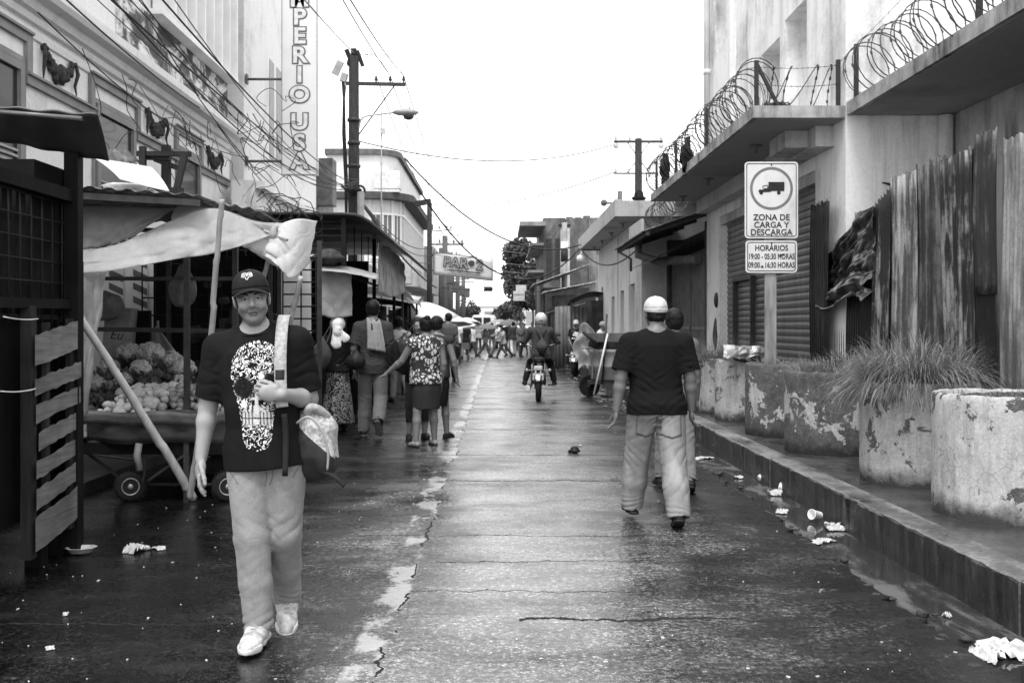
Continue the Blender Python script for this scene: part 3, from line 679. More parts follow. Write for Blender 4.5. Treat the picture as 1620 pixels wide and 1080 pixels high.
for x, y, rz, w_ in wl:
    m = MB(); m.box((x, y, 6.0), (w_, .06, 2.1), rz=rz); wn = m.build('window', SH, H, HLc); q = Matrix.Rotation(rz, 3, 'Z'); m = MB()
    for dx in (-w_/2-.03, w_/2+.03, 0): c = Vector((x, y, 6.0))+q@Vector((dx, -.03, 0)); m.box(c, (.06 if dx else .03, .10, 2.25), rz=rz)
    for dz in (-1.1, 1.1): c = Vector((x, y, 6.0+dz))+q@Vector((0, -.032, 0)); m.box(c, (w_+.2, .13, .1), rz=rz)
    m.build('window_frame', WHITE, wn)
m = MB(); rprism(m, .95, 3.45, 3.6, x0=-9); rprism(m, .9, 3.6, 4.15, x0=-8.95); m.build('balcony', plaster('bay_balcony', .5, .2, .5, 1), H, HLc)
m = MB(); m.box((-4.7, 49.3, 4.15), (.7, .7, 1.2)); m.build('balcony_pier', plaster('bay_pier', .4, .18, .5, 2), H, HLc)
m = MB()
for k in range(20): m.tube([(-8.9+k*.19, 49.15, 4.1), (-8.9+k*.19, 49.15, 4.6)], .02, 5)
m.tube([(-9, 49.15, 4.62), (-5.1, 49.15, 4.62)], .03, 5); m.build('railing', M('railing', .25), H, HLc)
m = MB(); m.box((-5.6, 50.0, 8.75), (1.3, .6, .9), bev=.03); m.bx(-6.2, -5.0, 49.7, 50.2, 8.15, 8.28); m.build('air_conditioner', M('aircon', .55), H, HLc)
# grey end wall of the block beside the old house, lower walls
m = MB(); m.bx(-13, -5.6, 36.3, 49.2, .1, 4.1); o = m.build('low_market_hall', plaster('low_hall', .3, .12, .5, 1)); tag(o, 'low grey market hall between the hotel fascia and the bay window house', 'building'); 
m = MB(); m.bx(-6.6, -4.4, 66.5, 90, .1, 6.8); o = m.build('far_terrace', plaster('far_terrace_wall', .5, .25, .5, .6)); tag(o, 'stained terrace beyond the bay window house on the left', 'building')
m = MB(); m.bx(-6.0, -5.4, 32.2, 33.0, 5.4, 6.9); m.bx(-8, -6, 32.2, 36, 4.5, 6.6); o = m.build('water_tank_house', M('tank_dark', .12, .8, .5, 3)); tag(o, 'small dark rooftop shed beside the bottom of the vertical sign', 'shed')

# ================================================================ far end
o = thing('white_far_building', 'low white building with two arched grey windows closing the far end of the street', 'building', (0, 150, 0))
m = MB(); m.bx(-4.2, 14, 150, 158, 0, 4.6); m.prism([(-.5, 4.6), (3, 5.6), (9, 5.6), (12, 4.6)], lambda a, b: (a, 150, b), lambda a, b: (a, 158, b)); m.build('wall', M('far_white', .7, .8, .06, 1), o, (0, -150, 0))
for x0 in (-2.2, 1.0, 4):
    m = MB(); m.bx(x0, x0+1.7, 149.9, 149.98, 1.6, 3.6); m.build('window', M('far_window', .3), o, (0, -150, 0))
    m = MB(); m.bx(x0-.1, x0+1.8, 149.86, 149.97, 3.6, 3.75); m.build('lintel', M('far_white'), o, (0, -150, 0))
# ================================================================ figures: one continuous surface grown from a distance field
A_ = lambda *v: np.array(v, dtype=np.float32)
def unit(v): v = np.asarray(v, dtype=np.float32); return v/(np.linalg.norm(v)+1e-9)
def vnoise(p, f, seed=0):
    q = p*f; i = np.floor(q).astype(np.int64); fr = (q-i).astype(np.float32); u = fr*fr*(3-2*fr); out = 0
    for dx in (0, 1):
        for dy in (0, 1):
            for dz in (0, 1):
                h = ((i[..., 0]+dx)*73856093) ^ ((i[..., 1]+dy)*19349663) ^ ((i[..., 2]+dz)*83492791) ^ (seed*2654435)
                h = (h ^ (h >> 13))*1274126177; h = (h ^ (h >> 16)) & 0xffff
                wt = (u[..., 0] if dx else 1-u[..., 0])*(u[..., 1] if dy else 1-u[..., 1])*(u[..., 2] if dz else 1-u[..., 2])
                out = out+wt*(h/65535.0)
    return out*2-1

class SDF:
    def __init__(s): s.p = []; s.disp = []
    def cone(s, a, b, ra, rb, k=.02, flat=None, planes=(), op='u'):
        a, b = A_(*a), A_(*b); r = max(ra, rb)*1.05+.01
        lo = np.minimum(a, b)-r; hi = np.maximum(a, b)+r
        ab = b-a; L2 = float(ab@ab)+1e-9
        def fn(p):
            q = p-a
            if flat is not None: ax, f = flat; q = q+ax*((q@ax)*(1/f-1))[..., None]
            t = np.clip((q@ab)/L2, 0, 1)
            return np.linalg.norm(q-t[..., None]*ab, axis=-1)-(ra+(rb-ra)*t)
        s.p.append((fn, lo, hi, k, op, planes)); return s
    def ell(s, c, r, rot=None, k=.02, planes=(), op='u'):
        c = A_(*c); r = A_(*r); m = max(r)*1.02
        Rm = np.array(rot, dtype=np.float32) if rot is not None else None
        def fn(p):
            q = p-c
            if Rm is not None: q = q@Rm
            k0 = np.linalg.norm(q/r, axis=-1); k1 = np.linalg.norm(q/(r*r), axis=-1)+1e-6
            return k0*(k0-1)/k1
        s.p.append((fn, c-m, c+m, k, op, planes)); return s
    def loft(s, prof, k=.02, e=2.3, planes=(), Tm=None, op='u'):
        """prof rows z,cx,cy,rx,ry ; Tm = 4x4 from local to figure space"""
        pr = np.array(prof, dtype=np.float32); o = np.argsort(pr[:, 0]); pr = pr[o]
        zs = pr[:, 0]; mx = max(pr[:, 3].max(), pr[:, 4].max())+.05
        if Tm is None: Tm = Matrix()
        Ti = np.array(Tm.inverted(), dtype=np.float32)
        cs = [Tm@Vector((pr[j, 1]+sx*mx, pr[j, 2]+sy*mx, z)) for j, z in ((0, zs[0]-.03), (-1, zs[-1]+.03)) for sx in (-1, 1) for sy in (-1, 1)]
        lo = A_(*[min(c[i] for c in cs) for i in range(3)]); hi = A_(*[max(c[i] for c in cs) for i in range(3)])
        def fn(p):
            q = p@Ti[:3, :3].T+Ti[:3, 3]; z = q[..., 2]; zz = np.clip(z, zs[0], zs[-1])
            cx, cy, rx, ry = [np.interp(zz, zs, pr[:, j]) for j in (1, 2, 3, 4)]
            d = (np.power(np.power(np.abs((q[..., 0]-cx)/rx), e)+np.power(np.abs((q[..., 1]-cy)/ry), e), 1/e)-1)*np.minimum(rx, ry)
            return np.maximum(d, np.maximum(zs[0]-z, z-zs[-1])).astype(np.float32)
        s.p.append((fn, lo, hi, k, op, planes)); return s
    def fold(s, c, n, sp, amp, rad, seed=0): s.disp.append(('fold', A_(*c), unit(n), sp, amp, rad, seed)); return s
    def rough(s, f, amp, sc=(1, 1, 1), seed=0, box=None): s.disp.append(('rough', f, amp, A_(*sc), seed, box)); return s
    def mesh(s, h, fine=()):
        lo = np.min([p[1] for p in s.p if p[4] == 'u'], axis=0)-.02; hi = np.max([p[2] for p in s.p if p[4] == 'u'], axis=0)+.02
        ax = []
        for i in range(3):
            c = [lo[i]]
            while c[-1] < hi[i]:
                st = h
                for fl, fh, fs in fine:
                    if fl[i]-st <= c[-1] <= fh[i]: st = min(st, fs)
                c.append(c[-1]+st)
            ax.append(np.array(c, dtype=np.float32))
        n = [len(a) for a in ax]; Fv = np.full(n, .5, dtype=np.float32)
        for fn, plo, phi, k, op, planes in s.p:
            mg = k+h*2; sl = []
            for i in range(3):
                a = max(0, np.searchsorted(ax[i], plo[i]-mg)-1); b = min(n[i], np.searchsorted(ax[i], phi[i]+mg)+1); sl.append(slice(a, b))
            if any(x.stop <= x.start for x in sl): continue
            g = np.stack(np.meshgrid(ax[0][sl[0]], ax[1][sl[1]], ax[2][sl[2]], indexing='ij'), -1)
            d = fn(g)
            for pt, nn in planes: d = np.maximum(d, (g-A_(*pt))@unit(nn))
            a = Fv[tuple(sl)]
            if op == 'u':
                hh = np.clip(.5+.5*(a-d)/k, 0, 1); Fv[tuple(sl)] = a*(1-hh)+d*hh-k*hh*(1-hh)
            else:
                d = -d; hh = np.clip(.5-.5*(a-d)/k, 0, 1); Fv[tuple(sl)] = a*(1-hh)+d*hh+k*hh*(1-hh)
        if s.disp:
            ix = np.nonzero(np.abs(Fv) < .045)
            p = np.stack([ax[i][ix[i]] for i in range(3)], -1); dd = np.zeros(len(p), dtype=np.float32)
            for q in s.disp:
                if q[0] == 'fold':
                    _, c, nn, sp, amp, rad, seed = q; v = p-c; r2 = (v*v).sum(-1); sel = r2 < (2.2*rad)**2
                    if not sel.any(): continue
                    vs = v[sel]; ph = (vs@nn)/sp+.55*vnoise(p[sel], 1/(sp*2.2), seed+1)
                    ph = ph+.4*vnoise(p[sel], 1/(sp*4.5), seed+17); wv = 1.15-1.9*np.abs(np.sin(PI*ph))**.7; 
                    dd[sel] += 1.45*amp*np.exp(-r2[sel]/rad**2)*wv*(.65+.75*vnoise(p[sel], 1/(sp*1.6), seed+9))
                else:
                    _, f, amp, sc_, seed, box = q; m_ = amp*vnoise(p*sc_, f, seed)
                    if box is not None: m_ = m_*((p >= A_(*box[0])) & (p <= A_(*box[1]))).all(-1)
                    dd += m_
            Fv[ix] += dd
        return net(Fv, ax)

def net(Fv, ax):
    S = Fv < 0; nx, ny, nz = Fv.shape
    c = sum(S[i:nx-1+i, j:ny-1+j, k:nz-1+k].astype(np.int8) for i in (0, 1) for j in (0, 1) for k in (0, 1))
    act = (c > 0) & (c < 8); I = np.stack(np.nonzero(act), -1); idx = -np.ones(act.shape, dtype=np.int64); idx[act] = np.arange(len(I))
    acc = np.zeros((len(I), 3), dtype=np.float64); cnt = np.zeros(len(I))
    cor = [(i, j, k) for i in (0, 1) for j in (0, 1) for k in (0, 1)]
    def co(o): return np.stack([ax[d][I[:, d]+o[d]] for d in range(3)], -1)
    val = {o: Fv[I[:, 0]+o[0], I[:, 1]+o[1], I[:, 2]+o[2]] for o in cor}
    for a in cor:
        for d in range(3):
            if a[d] == 0:
                b = tuple(a[e]+(e == d) for e in range(3)); fa, fb = val[a], val[b]; m = (fa < 0) != (fb < 0)
                t = np.where(m, fa/(fa-fb+1e-12), 0)[:, None]; acc += np.where(m[:, None], co(a)*(1-t)+co(b)*t, 0); cnt += m
    V = acc/np.maximum(cnt, 1)[:, None]; Q = []
    for d in range(3):
        e, f = (d+1) % 3, (d+2) % 3
        s0 = [slice(None)]*3; s1 = [slice(None)]*3; s0[d] = slice(0, -1); s1[d] = slice(1, None)
        for q in (s0, s1): q[e] = slice(1, -1); q[f] = slice(1, -1)
        A, B = S[tuple(s0)], S[tuple(s1)]; J = np.stack(np.nonzero(A != B), -1)
        if not len(J): continue
        fl = A[J[:, 0], J[:, 1], J[:, 2]]; J[:, e] += 1; J[:, f] += 1
        def cell(de, df): K = J.copy(); K[:, e] -= de; K[:, f] -= df; return idx[K[:, 0], K[:, 1], K[:, 2]]
        q = np.stack([cell(1, 1), cell(0, 1), cell(0, 0), cell(1, 0)], -1); q[~fl] = q[~fl][:, ::-1]; Q.append(q)
    Q = np.concatenate(Q); Q = Q[(Q >= 0).all(-1)]
    return V.astype(np.float32), Q
def np_mesh(name, V, Q, mat, parent=None, attr=None, loc=None):
    me = bpy.data.meshes.new(name); me.vertices.add(len(V)); me.vertices.foreach_set('co', V.ravel())
    me.loops.add(Q.size); me.loops.foreach_set('vertex_index', Q.ravel().astype(np.int32))
    me.polygons.add(len(Q)); me.polygons.foreach_set('loop_start', np.arange(0, Q.size, 4, dtype=np.int32))
    me.polygons.foreach_set('use_smooth', np.ones(len(Q), dtype=bool)); me.update(calc_edges=True); me.validate()
    if attr is not None:
        for nm, v in attr.items():
            a = me.attributes.new(nm, 'FLOAT', 'POINT'); a.data.foreach_set('value', np.asarray(v, dtype=np.float32))
    return link(name, me, mat, parent, loc)

def skin_mat(name, base):
    if name in _mc: return _mc[name]
    t = NT(name); at = t.n('Attribute', attribute_name='shade'); f = t.noise(t.coord(), 60, 4); g = t.noise(t.coord(), 9, 3)
    b = t.mix(1.0, t.ramp(g, [(.3, base*.92), (.7, base*1.08)]), at.outputs['Fac'], 'MULTIPLY')
    t.set(b, .48, 0, .45).bump(f, .12, .003); t.b.inputs['Subsurface Weight'].default_value = 0
    _mc[name] = t.m; return t.m

def rotm(rx=0, ry=0, rz=0): return np.array((Matrix.Rotation(rz, 3, 'Z')@Matrix.Rotation(ry, 3, 'Y')@Matrix.Rotation(rx, 3, 'X')), dtype=np.float32)

def head(s, c, Rh, k, detail=1, jaw=1.0):
    """c: centre between the eyes and ears, Rh: 3x3 head rotation, k: scale"""
    def L(x, y, z): return c+Rh@A_(x, y, z)*k
    def e(p, r, kk=.012, op='u', rt=None): s.ell(L(*p), [q*k for q in r], Rh if rt is None else Rh@rt, kk*k, (), op)
    e((0, .012, .042), (.076, .094, .080))
    e((0, -.028, .0), (.064, .066, .072), .02)
    s.cone(L(0, -.03, -.045), L(0, -.052, -.088), .050*k*jaw, .030*k*jaw, .025*k, (Rh@A_(1, 0, 0), 1.15))
    s.cone(L(-.042*jaw, .0, -.05), L(-.016, -.055, -.09), .023*k, .021*k, .022*k); s.cone(L(.042*jaw, .0, -.05), L(.016, -.055, -.09), .023*k, .021*k, .022*k)
    for sg in (-1, 1):
        e((sg*.079, .008, -.006), (.009, .020, .031), .006, 'u', rotm(0, sg*.12, sg*.35))
        if detail: e((sg*.086, .003, -.004), (.007, .010, .018), .005, 's')
        e((sg*.037, -.066, -.026), (.024, .02, .022), .02)                    # cheekbone
    if detail:
        for sg in (-1, 1):
            e((sg*.031, -.100, .006), (.021, .016, .012), .008, 's')           # socket
            e((sg*.031, -.081, .009), (.0155, .0105, .009), .004)                # upper lid
            e((sg*.031, -.0805, -.002), (.014, .010, .006), .005)
            s.cone(L(sg*.014, -.092, .024), L(sg*.048, -.078, .026), .0075*k, .006*k, .012*k)   # brow
            e((sg*.011, -.100, -.029), (.008, .009, .007), .007)                # nostril wing
        s.cone(L(0, -.089, .020), L(0, -.113, -.022), .0080*k, .0115*k, .007*k)
        e((0, -.109, -.026), (.0115, .010, .009), .008)
        for sg in (-1, 1):
            s.cone(L(sg*.0165, -.0900, .0085), L(sg*.030, -.0935, .0122), .0034*k, .0036*k, .003*k); s.cone(L(sg*.030, -.0935, .0122), L(sg*.046, -.0865, .0085), .0036*k, .0034*k, .003*k)
            s.cone(L(sg*.018, -.0885, -.0035), L(sg*.044, -.0865, -.0035), .0030*k, .0030*k, .004*k)
        s.cone(L(-.020, -.088, -.0565), L(.020, -.088, -.0565), .005*k, .005*k, .008*k)
        s.cone(L(-.012, -.0925, -.055), L(.012, -.0925, -.055), .0052*k, .0052*k, .008*k)
        s.cone(L(-.013, -.0895, -.0675), L(.013, -.0895, -.0675), .0062*k, .0062*k, .009*k)
        s.cone(L(0, -.1035, -.0605), L(.024, -.097, -.0655), .0022*k, .0016*k, .003*k, None, (), 's'); s.cone(L(0, -.1035, -.0605), L(-.024, -.097, -.0655), .0022*k, .0016*k, .003*k, None, (), 's')
        e((0, -.078, -.096), (.020, .016, .014), .015)
    else:
        s.cone(L(0, -.09, .01), L(0, -.108, -.025), .009*k, .013*k, .01*k)
    return L

def hand(s, w, f, n, sd, k, curl=.35, spread=1.0, det=1):
    """w wrist, f towards fingertips, n out of the palm (fingers close towards it), sd thumb side"""
    f, n, sd = unit(f), unit(n), unit(sd)
    s.cone(w, w+f*.075*k, .026*k, .030*k, .012*k, (n, .55))
    s.ell(w+f*.055*k, [.044*k, .040*k, .0165*k], np.stack([f, sd, n], 1), .012*k)
    s.ell(w+f*.03*k+sd*.022*k+n*.008*k, [.032*k, .018*k, .016*k], np.stack([unit(f+sd*.5), unit(sd-f*.5), n], 1), .01*k)
    if not det:
        s.cone(w+f*.08*k, w+unit(f+n*curl)*.155*k, .026*k, .017*k, .02*k, (n, .5)); s.cone(w+f*.03*k+sd*.03*k, w+f*.09*k+sd*.05*k, .012*k, .009*k, .01*k); return
    for i, (off, ln, r) in enumerate(((.029, .93, .0088), (.0098, 1.04, .0092), (-.0095, .97, .0088), (-.027, .76, .0078))):
        b = w+f*(.086-.006*abs(i-1.2))*k+sd*off*k; a = curl*(.75+.12*i); dr = f
        for j, L in enumerate((.044, .027, .021)):
            th = a*(.8, 1.15, .8)[j]; nn_ = unit(n-dr*(n@dr)) if abs(n@dr) < .95 else unit(-f)
            if j == 0: cur = f; nrm = n
            cd, sn = math.cos(th), math.sin(th); cur, nrm = unit(cur*cd+nrm*sn), unit(nrm*cd-cur*sn)
            dr = unit(cur+sd*off*1.6*spread); e = b+dr*L*ln*k
            s.cone(b, e, r*(1, .93, .88)[j]*k, r*(.93, .88, .78)[j]*k, .004*k); b = e
    b = w+f*.028*k+sd*.03*k; d = unit(f*.75+sd*(.62-.3*curl)+n*(.15+.4*curl))
    for j, L in enumerate((.04, .032, .026)):
        e = b+d*L*k; s.cone(b, e, (.0125, .0105, .0098)[j]*k, (.0105, .0098, .0078)[j]*k, .006*k); b = e; d = unit(d+f*.25-sd*.16*curl+n*.12*curl)

def leg_chain(hip, sw, bend, splay, fp, k, yaw, sg):
    def dr(a): return unit(A_(sg*math.sin(splay), -math.sin(a), -math.cos(a)))
    knee = hip+dr(sw)*.43*k; ank = knee+dr(sw-bend)*.40*k
    fd = A_(sg*math.sin(yaw)*math.cos(fp), -math.cos(yaw)*math.cos(fp), -math.sin(fp)); up = unit(A_(0, 0, 1)-fd*fd[2])
    return knee, ank, fd, up

def person(name, label, loc, rz, H=1.75, wd=1.0, belly=0.0, legs=((.1, .1, .04, 0), (-.1, .15, .04, .2)), arms=None,
           lean=0, tilt=0, hd=(0, 0, 0), h=.012, skin=.30, top=None, bottom=None, shoes=None, hair=None, hat=None,
           fine=(), det=0, group=None, curl=(.35, .35), palm=None, cat='person', pel_drop=0, handdet=None, jaw=1.0, yawf=(.12, .12), seat=None):
    """arms: ((upper dir),(fore dir)) for figure's right (-x) then left (+x); facing -Y at rz 0"""
    k = H/1.75; E = thing(name, label, cat, loc, rz, group)
    hips = [A_(-.088*wd*k, 0, 0), A_(.088*wd*k, 0, 0)]
    ch = [leg_chain(hips[i], *legs[i], k, yawf[i], (-1, 1)[i]) for i in (0, 1)]
    low = min(min((a-u*.085*k+f*q*k)[2] for q in (-.06, .17)) for (_, a, f, u) in ch)
    pz = A_(0, 0, -low if seat is None else seat)
    hips = [q+pz for q in hips]; ch = [(kn+pz, an+pz, f, u) for kn, an, f, u in ch]
    T = Matrix.Translation(Vector(pz))@Matrix.Rotation(tilt, 4, 'Y')@Matrix.Rotation(lean, 4, 'X')
    def S(x, y, z): v = T@Vector((x*k, y*k, z*k)); return A_(*v)
    sh = [S(-.172*wd, .012, .478), S(.172*wd, .012, .478)]
    if arms is None: arms = (((-.12, .05, -1), (-.03, -.12, -1)), ((.12, .05, -1), (.03, -.12, -1)))
    el = [sh[i]+unit(arms[i][0])*.285*k for i in (0, 1)]; wr = [el[i]+unit(arms[i][1])*.25*k for i in (0, 1)]
    Rh = np.array((T.to_3x3()@Matrix.Rotation(hd[2], 3, 'Z')@Matrix.Rotation(hd[1], 3, 'Y')@Matrix.Rotation(hd[0], 3, 'X')), dtype=np.float32)
    neck = S(0, .015, .55); hc = S(0, -.014, .588)+Rh@A_(0, -.004, .105)*k
    b = SDF(); b1, b2 = .035, .02
    # torso
    w_ = wd
    prof = [(-.08, 0, 0, .145*w_, .105), (.0, 0, .005, .160*w_, .115), (.10, 0, -.005-belly*.3, .142*w_+belly*.25, .103+belly*.5), (.2, 0, -.01-belly*.5, .140*w_+belly*.3, .102+belly*.75),
            (.34, 0, -.005-belly*.2, .160*w_, .115+belly*.3), (.45, 0, .005, .165*w_, .110), (.52, 0, .01, .120*w_, .085), (.56, 0, .012, .07*w_, .06)]
    prof = [tuple(q*k for q in r) for r in prof]
    sk = .94
    b.loft([(z, cx, cy, rx*sk, ry*sk) for z, cx, cy, rx, ry in prof], .02, 2.2, Tm=T)
    b.cone(sh[0], sh[1], .052*k, .052*k, .04*k)
    b.cone(sh[0]+A_(.04,0,.0)*k, neck, .050*k, .050*k, .04*k); b.cone(sh[1]-A_(.04,0,0)*k, neck, .050*k, .050*k, .04*k)
    b.cone(neck-unit(neck-pz)*.03*k, hc-Rh@A_(0, -.015, .06)*k, .057*k*(.5+.5*wd), .051*k*(.5+.5*wd), .02*k)
    Lh = head(b, hc, Rh, k, det, jaw)
    aw = .6+.4*wd
    for i in (0, 1):
        b.cone(sh[i], el[i], .052*k*aw, .043*k*aw, .03*k); b.cone(el[i], el[i]+(wr[i]-el[i])*.3, .040*k*aw, .042*k*aw, .02*k)
        b.cone(el[i]+(wr[i]-el[i])*.3, wr[i], .042*k*aw, .027*k*aw, .02*k)
        f = unit(arms[i][1]); sx = (-1, 1)[i]
        if palm and palm[i] is not None: n, sd = unit(palm[i][0]), unit(palm[i][1])
        else: n = unit(np.cross(f, A_(0, -1, 0))*sx*-1) if abs(f[1]) < .9 else A_(-sx, 0, 0); sd = unit(np.cross(f, n)*sx*-1); sd = sd if sd[1] < 0 else -sd
        hdt = det if handdet is None else handdet
        hand(b, wr[i], f if not (palm and palm[i] is not None and len(palm[i]) > 2) else palm[i][2], n, sd, k, curl[i], 1, hdt)
        kn, an, fd, up = ch[i]
        b.cone(hips[i], kn, .082*k*aw, .055*k*aw, .03*k); b.cone(kn, kn+(an-kn)*.35, .052*k*aw, .056*k*aw, .02*k); b.cone(kn+(an-kn)*.35, an, .055*k*aw, .036*k, .02*k)
        if not shoes or shoes.get('bare', 0): b.cone(an-up*.05*k-fd*.03*k, an-up*.068*k+fd*.15*k, .034*k, .020*k, .03*k)
        else: b.cone(an-up*.05*k-fd*.02*k, an-up*.06*k+fd*.10*k, .026*k, .02*k, .03*k)
    fb = [(hc-A_(.11, .13, .14)*k, hc+A_(.11, .13, .14)*k, fine[0])] if fine else []
    if fine:
        for i in (0, 1): c = wr[i]+unit(palm[i][2] if (palm and palm[i] is not None and len(palm[i]) > 2) else arms[i][1])*.08*k; fb.append((c-.10*k, c+.10*k, fine[1]))
    V, Q = b.mesh(h, fb)
    # pigment of stubble and lips; eye-socket and mouth-crease shade is painted in too
    q = (V-hc)@Rh/k; shade = np.ones(len(V), dtype=np.float32)
    if det:
        beard = np.clip((-.035-q[:, 2])/.02, 0, 1)*np.clip((.035-q[:, 1])/.03, 0, 1)*(q[:, 2] > -.16)*(1-np.clip((-.10-q[:, 2])/.03, 0, 1))
        must = np.exp(-((q[:, 2]+.044)/.007)**2)*(np.abs(q[:, 0]) < .03)*(q[:, 1] < -.07)
        shade -= .48*np.clip(beard+must*.8, 0, 1)*(np.linalg.norm(q, axis=1) < .2); 
        lz = q[:, 2]+.0608+8*q[:, 0]**2; lip = (np.abs(lz) < .0075)*(np.abs(q[:, 0]) < .024)*(q[:, 1] < -.08); shade = np.where(lip, .42, shade); shade = np.where((np.abs(q[:, 0]) < .026) & (q[:, 1] < -.08) & (np.abs(lz) < .0032), .08, shade)
        eye = np.exp(-((q[:, 2]-.006)/.014)**2)*(np.abs(np.abs(q[:, 0])-.031) < .02)*(q[:, 1] < -.06); lid = np.exp(-((q[:, 2]-.019)/.006)**2)*(np.abs(np.abs(q[:, 0])-.031) < .022)*(q[:, 1] < -.06); shade -= .12*eye+.25*lid
    body = np_mesh('body', V, Q, skin_mat('skin_%.2f' % skin, skin), E, {'shade': shade})
    def part(nm, sdf, mat, hh=h, fn=(), attr=None, par=E):
        V_, Q_ = sdf.mesh(hh, fn); return np_mesh(nm, V_, Q_, mat, par, attr(V_) if attr else None)
    ctx = dict(E=E, k=k, T=T, S=S, sh=sh, el=el, wr=wr, hips=hips, ch=ch, hc=hc, Rh=Rh, Lh=Lh, prof=prof, body=body, h=h, part=part, neck=neck, pz=pz)
    sd_ = abs(hash(label)) % 97 if False else (sum(map(ord, label)) % 97)
    if top:
        s = SDF(); lo = top.get('hem', -.13)*k; ease = top.get('ease', 1.10); fl = top.get('flare', .0)
        pr = [(z, cx, cy, rx*ease+.004, ry*ease+.004) for z, cx, cy, rx, ry in prof if z > lo+.01]
        zl, rxl, ryl, cyl = lo, *[np.interp(max(lo, prof[0][0]), [q[0] for q in prof], [q[j] for q in prof]) for j in (3, 4, 2)]
        pr = [(lo, 0, cyl, rxl*ease*1.05+.012+fl, ryl*ease*1.06+.014+fl)]+pr
        if not top.get('belted'): # cloth hangs straight from the chest
            mxr = max(r[3] for r in pr); pr = [(z, cx, cy, max(rx, (mxr*.93 if z < .4*k else rx)*top.get('straight', 1)), max(ry, .105*k)) if z < .42*k else (z, cx, cy, rx, ry) for z, cx, cy, rx, ry in pr]
        if bottom: pr = [(z, cx, cy, max(rx, (.186*w_+belly*.2)*k), max(ry, (.142+belly*.35)*k)) if z < .09*k else (z, cx, cy, rx, ry) for z, cx, cy, rx, ry in pr]
        s.loft(pr, .02, 2.25, Tm=T)
        s.cone(sh[0], sh[1], .060*k*aw, .060*k*aw, .04*k)
        nk = S(0, -.0, .575)
        if not top.get('tank'):
            for i in (0, 1): s.cone(sh[i]+A_((.03, -.03)[i], 0, 0)*k, S((-.045, .045)[i], .018, .545), .060*k, .050*k, .03*k)
        sl_len = top.get('sleeve', .62)
        if sl_len > 0:
            for i in (0, 1):
                ud = unit(el[i]-sh[i]); L = .285*k; s.fold(sh[i]+ud*L*.5, ud+A_(0, .5, 0)*(1, -1)[i], .05*k, .005, .09*k, sd_+31+i)
                if sl_len <= 1:
                    e = sh[i]+ud*L*sl_len; r0, r1 = .068*k*aw, top.get('cuff', .066)*k*aw
                    s.cone(sh[i]+ud*.01*k, e+ud*.03, r0, r1, .045*k, None, ((e, ud),)); s.cone(e-ud*.03*k, e+ud*.06*k, r1*.84, r1*.84, .006*k, None, (), 's')
                else:
                    fd_ = unit(wr[i]-el[i]); s.cone(sh[i], el[i], .066*k*aw, .056*k*aw, .04*k)
                    e = el[i]+fd_*.25*k*min(1, sl_len-1); s.cone(el[i], e, .056*k*aw, .040*k, .02*k, None, ((e, fd_),))
        elif top.get('tank'): 
            for i in (0, 1): s.cone(sh[i], sh[i]+unit(sh[i]-S(0, 0, .5))*.02*k, .06*k*aw, .055*k*aw, .03*k)
        # neck opening
        nl = S(0, -.035, .60); s.cone(nl, S(0, .01, .60), .078*k, .066*k, .010*k, None, (), 's'); s.cone(S(0, .01, .57), S(0, .01, .7), .062*k*(.5+.5*wd), .062*k*(.5+.5*wd), .006*k, None, (), 's')
        if top.get('vneck'): s.cone(S(0, -.12, .60), S(0, -.13, .50), .06*k, .01*k, .01*k, None, (), 's')
        am = top.get('fold', 1.0)*(.5+.5*min(1, .012/h) if h > .012 else 1)
        s.rough(7/k, .006*am, (1, 1, .45), sd_); s.rough(12/k, .0016*am, (1, 1, .5), sd_+3)
        s.fold(S(.05, -.1, .12), (.6, 0, 1), .07*k, .005*am, .13*k, sd_); s.fold(S(.1, .1, .1), (-.5, 0, .8), .06*k, .007*am, .14*k, sd_+1); s.fold(S(-.1, .1, .1), (.5, 0, .8), .06*k, .007*am, .14*k, sd_+2)
        for i in (0, 1):
            sg = (-1, 1)[i]; s.fold(S(sg*.15*w_, -.06, .42), (sg*.75, 0, .65), .05*k, .0032*am, .08*k, sd_+5+i); s.fold(S(sg*.15*w_, .08, .42), (sg*.75, 0, .65), .05*k, .0035*am, .08*k, sd_+8+i)
            s.fold(sh[i]+unit(el[i]-sh[i])*.1*k, unit(el[i]-sh[i])+A_(.3, 0, 0), .035*k, .004*am, .07*k, sd_+11+i)
        ctx['top'] = part(top.get('name', 'shirt'), s, top['mat'], top.get('h', h), attr=(lambda V_: top['attr'](V_, ctx)) if top.get('attr') else None)
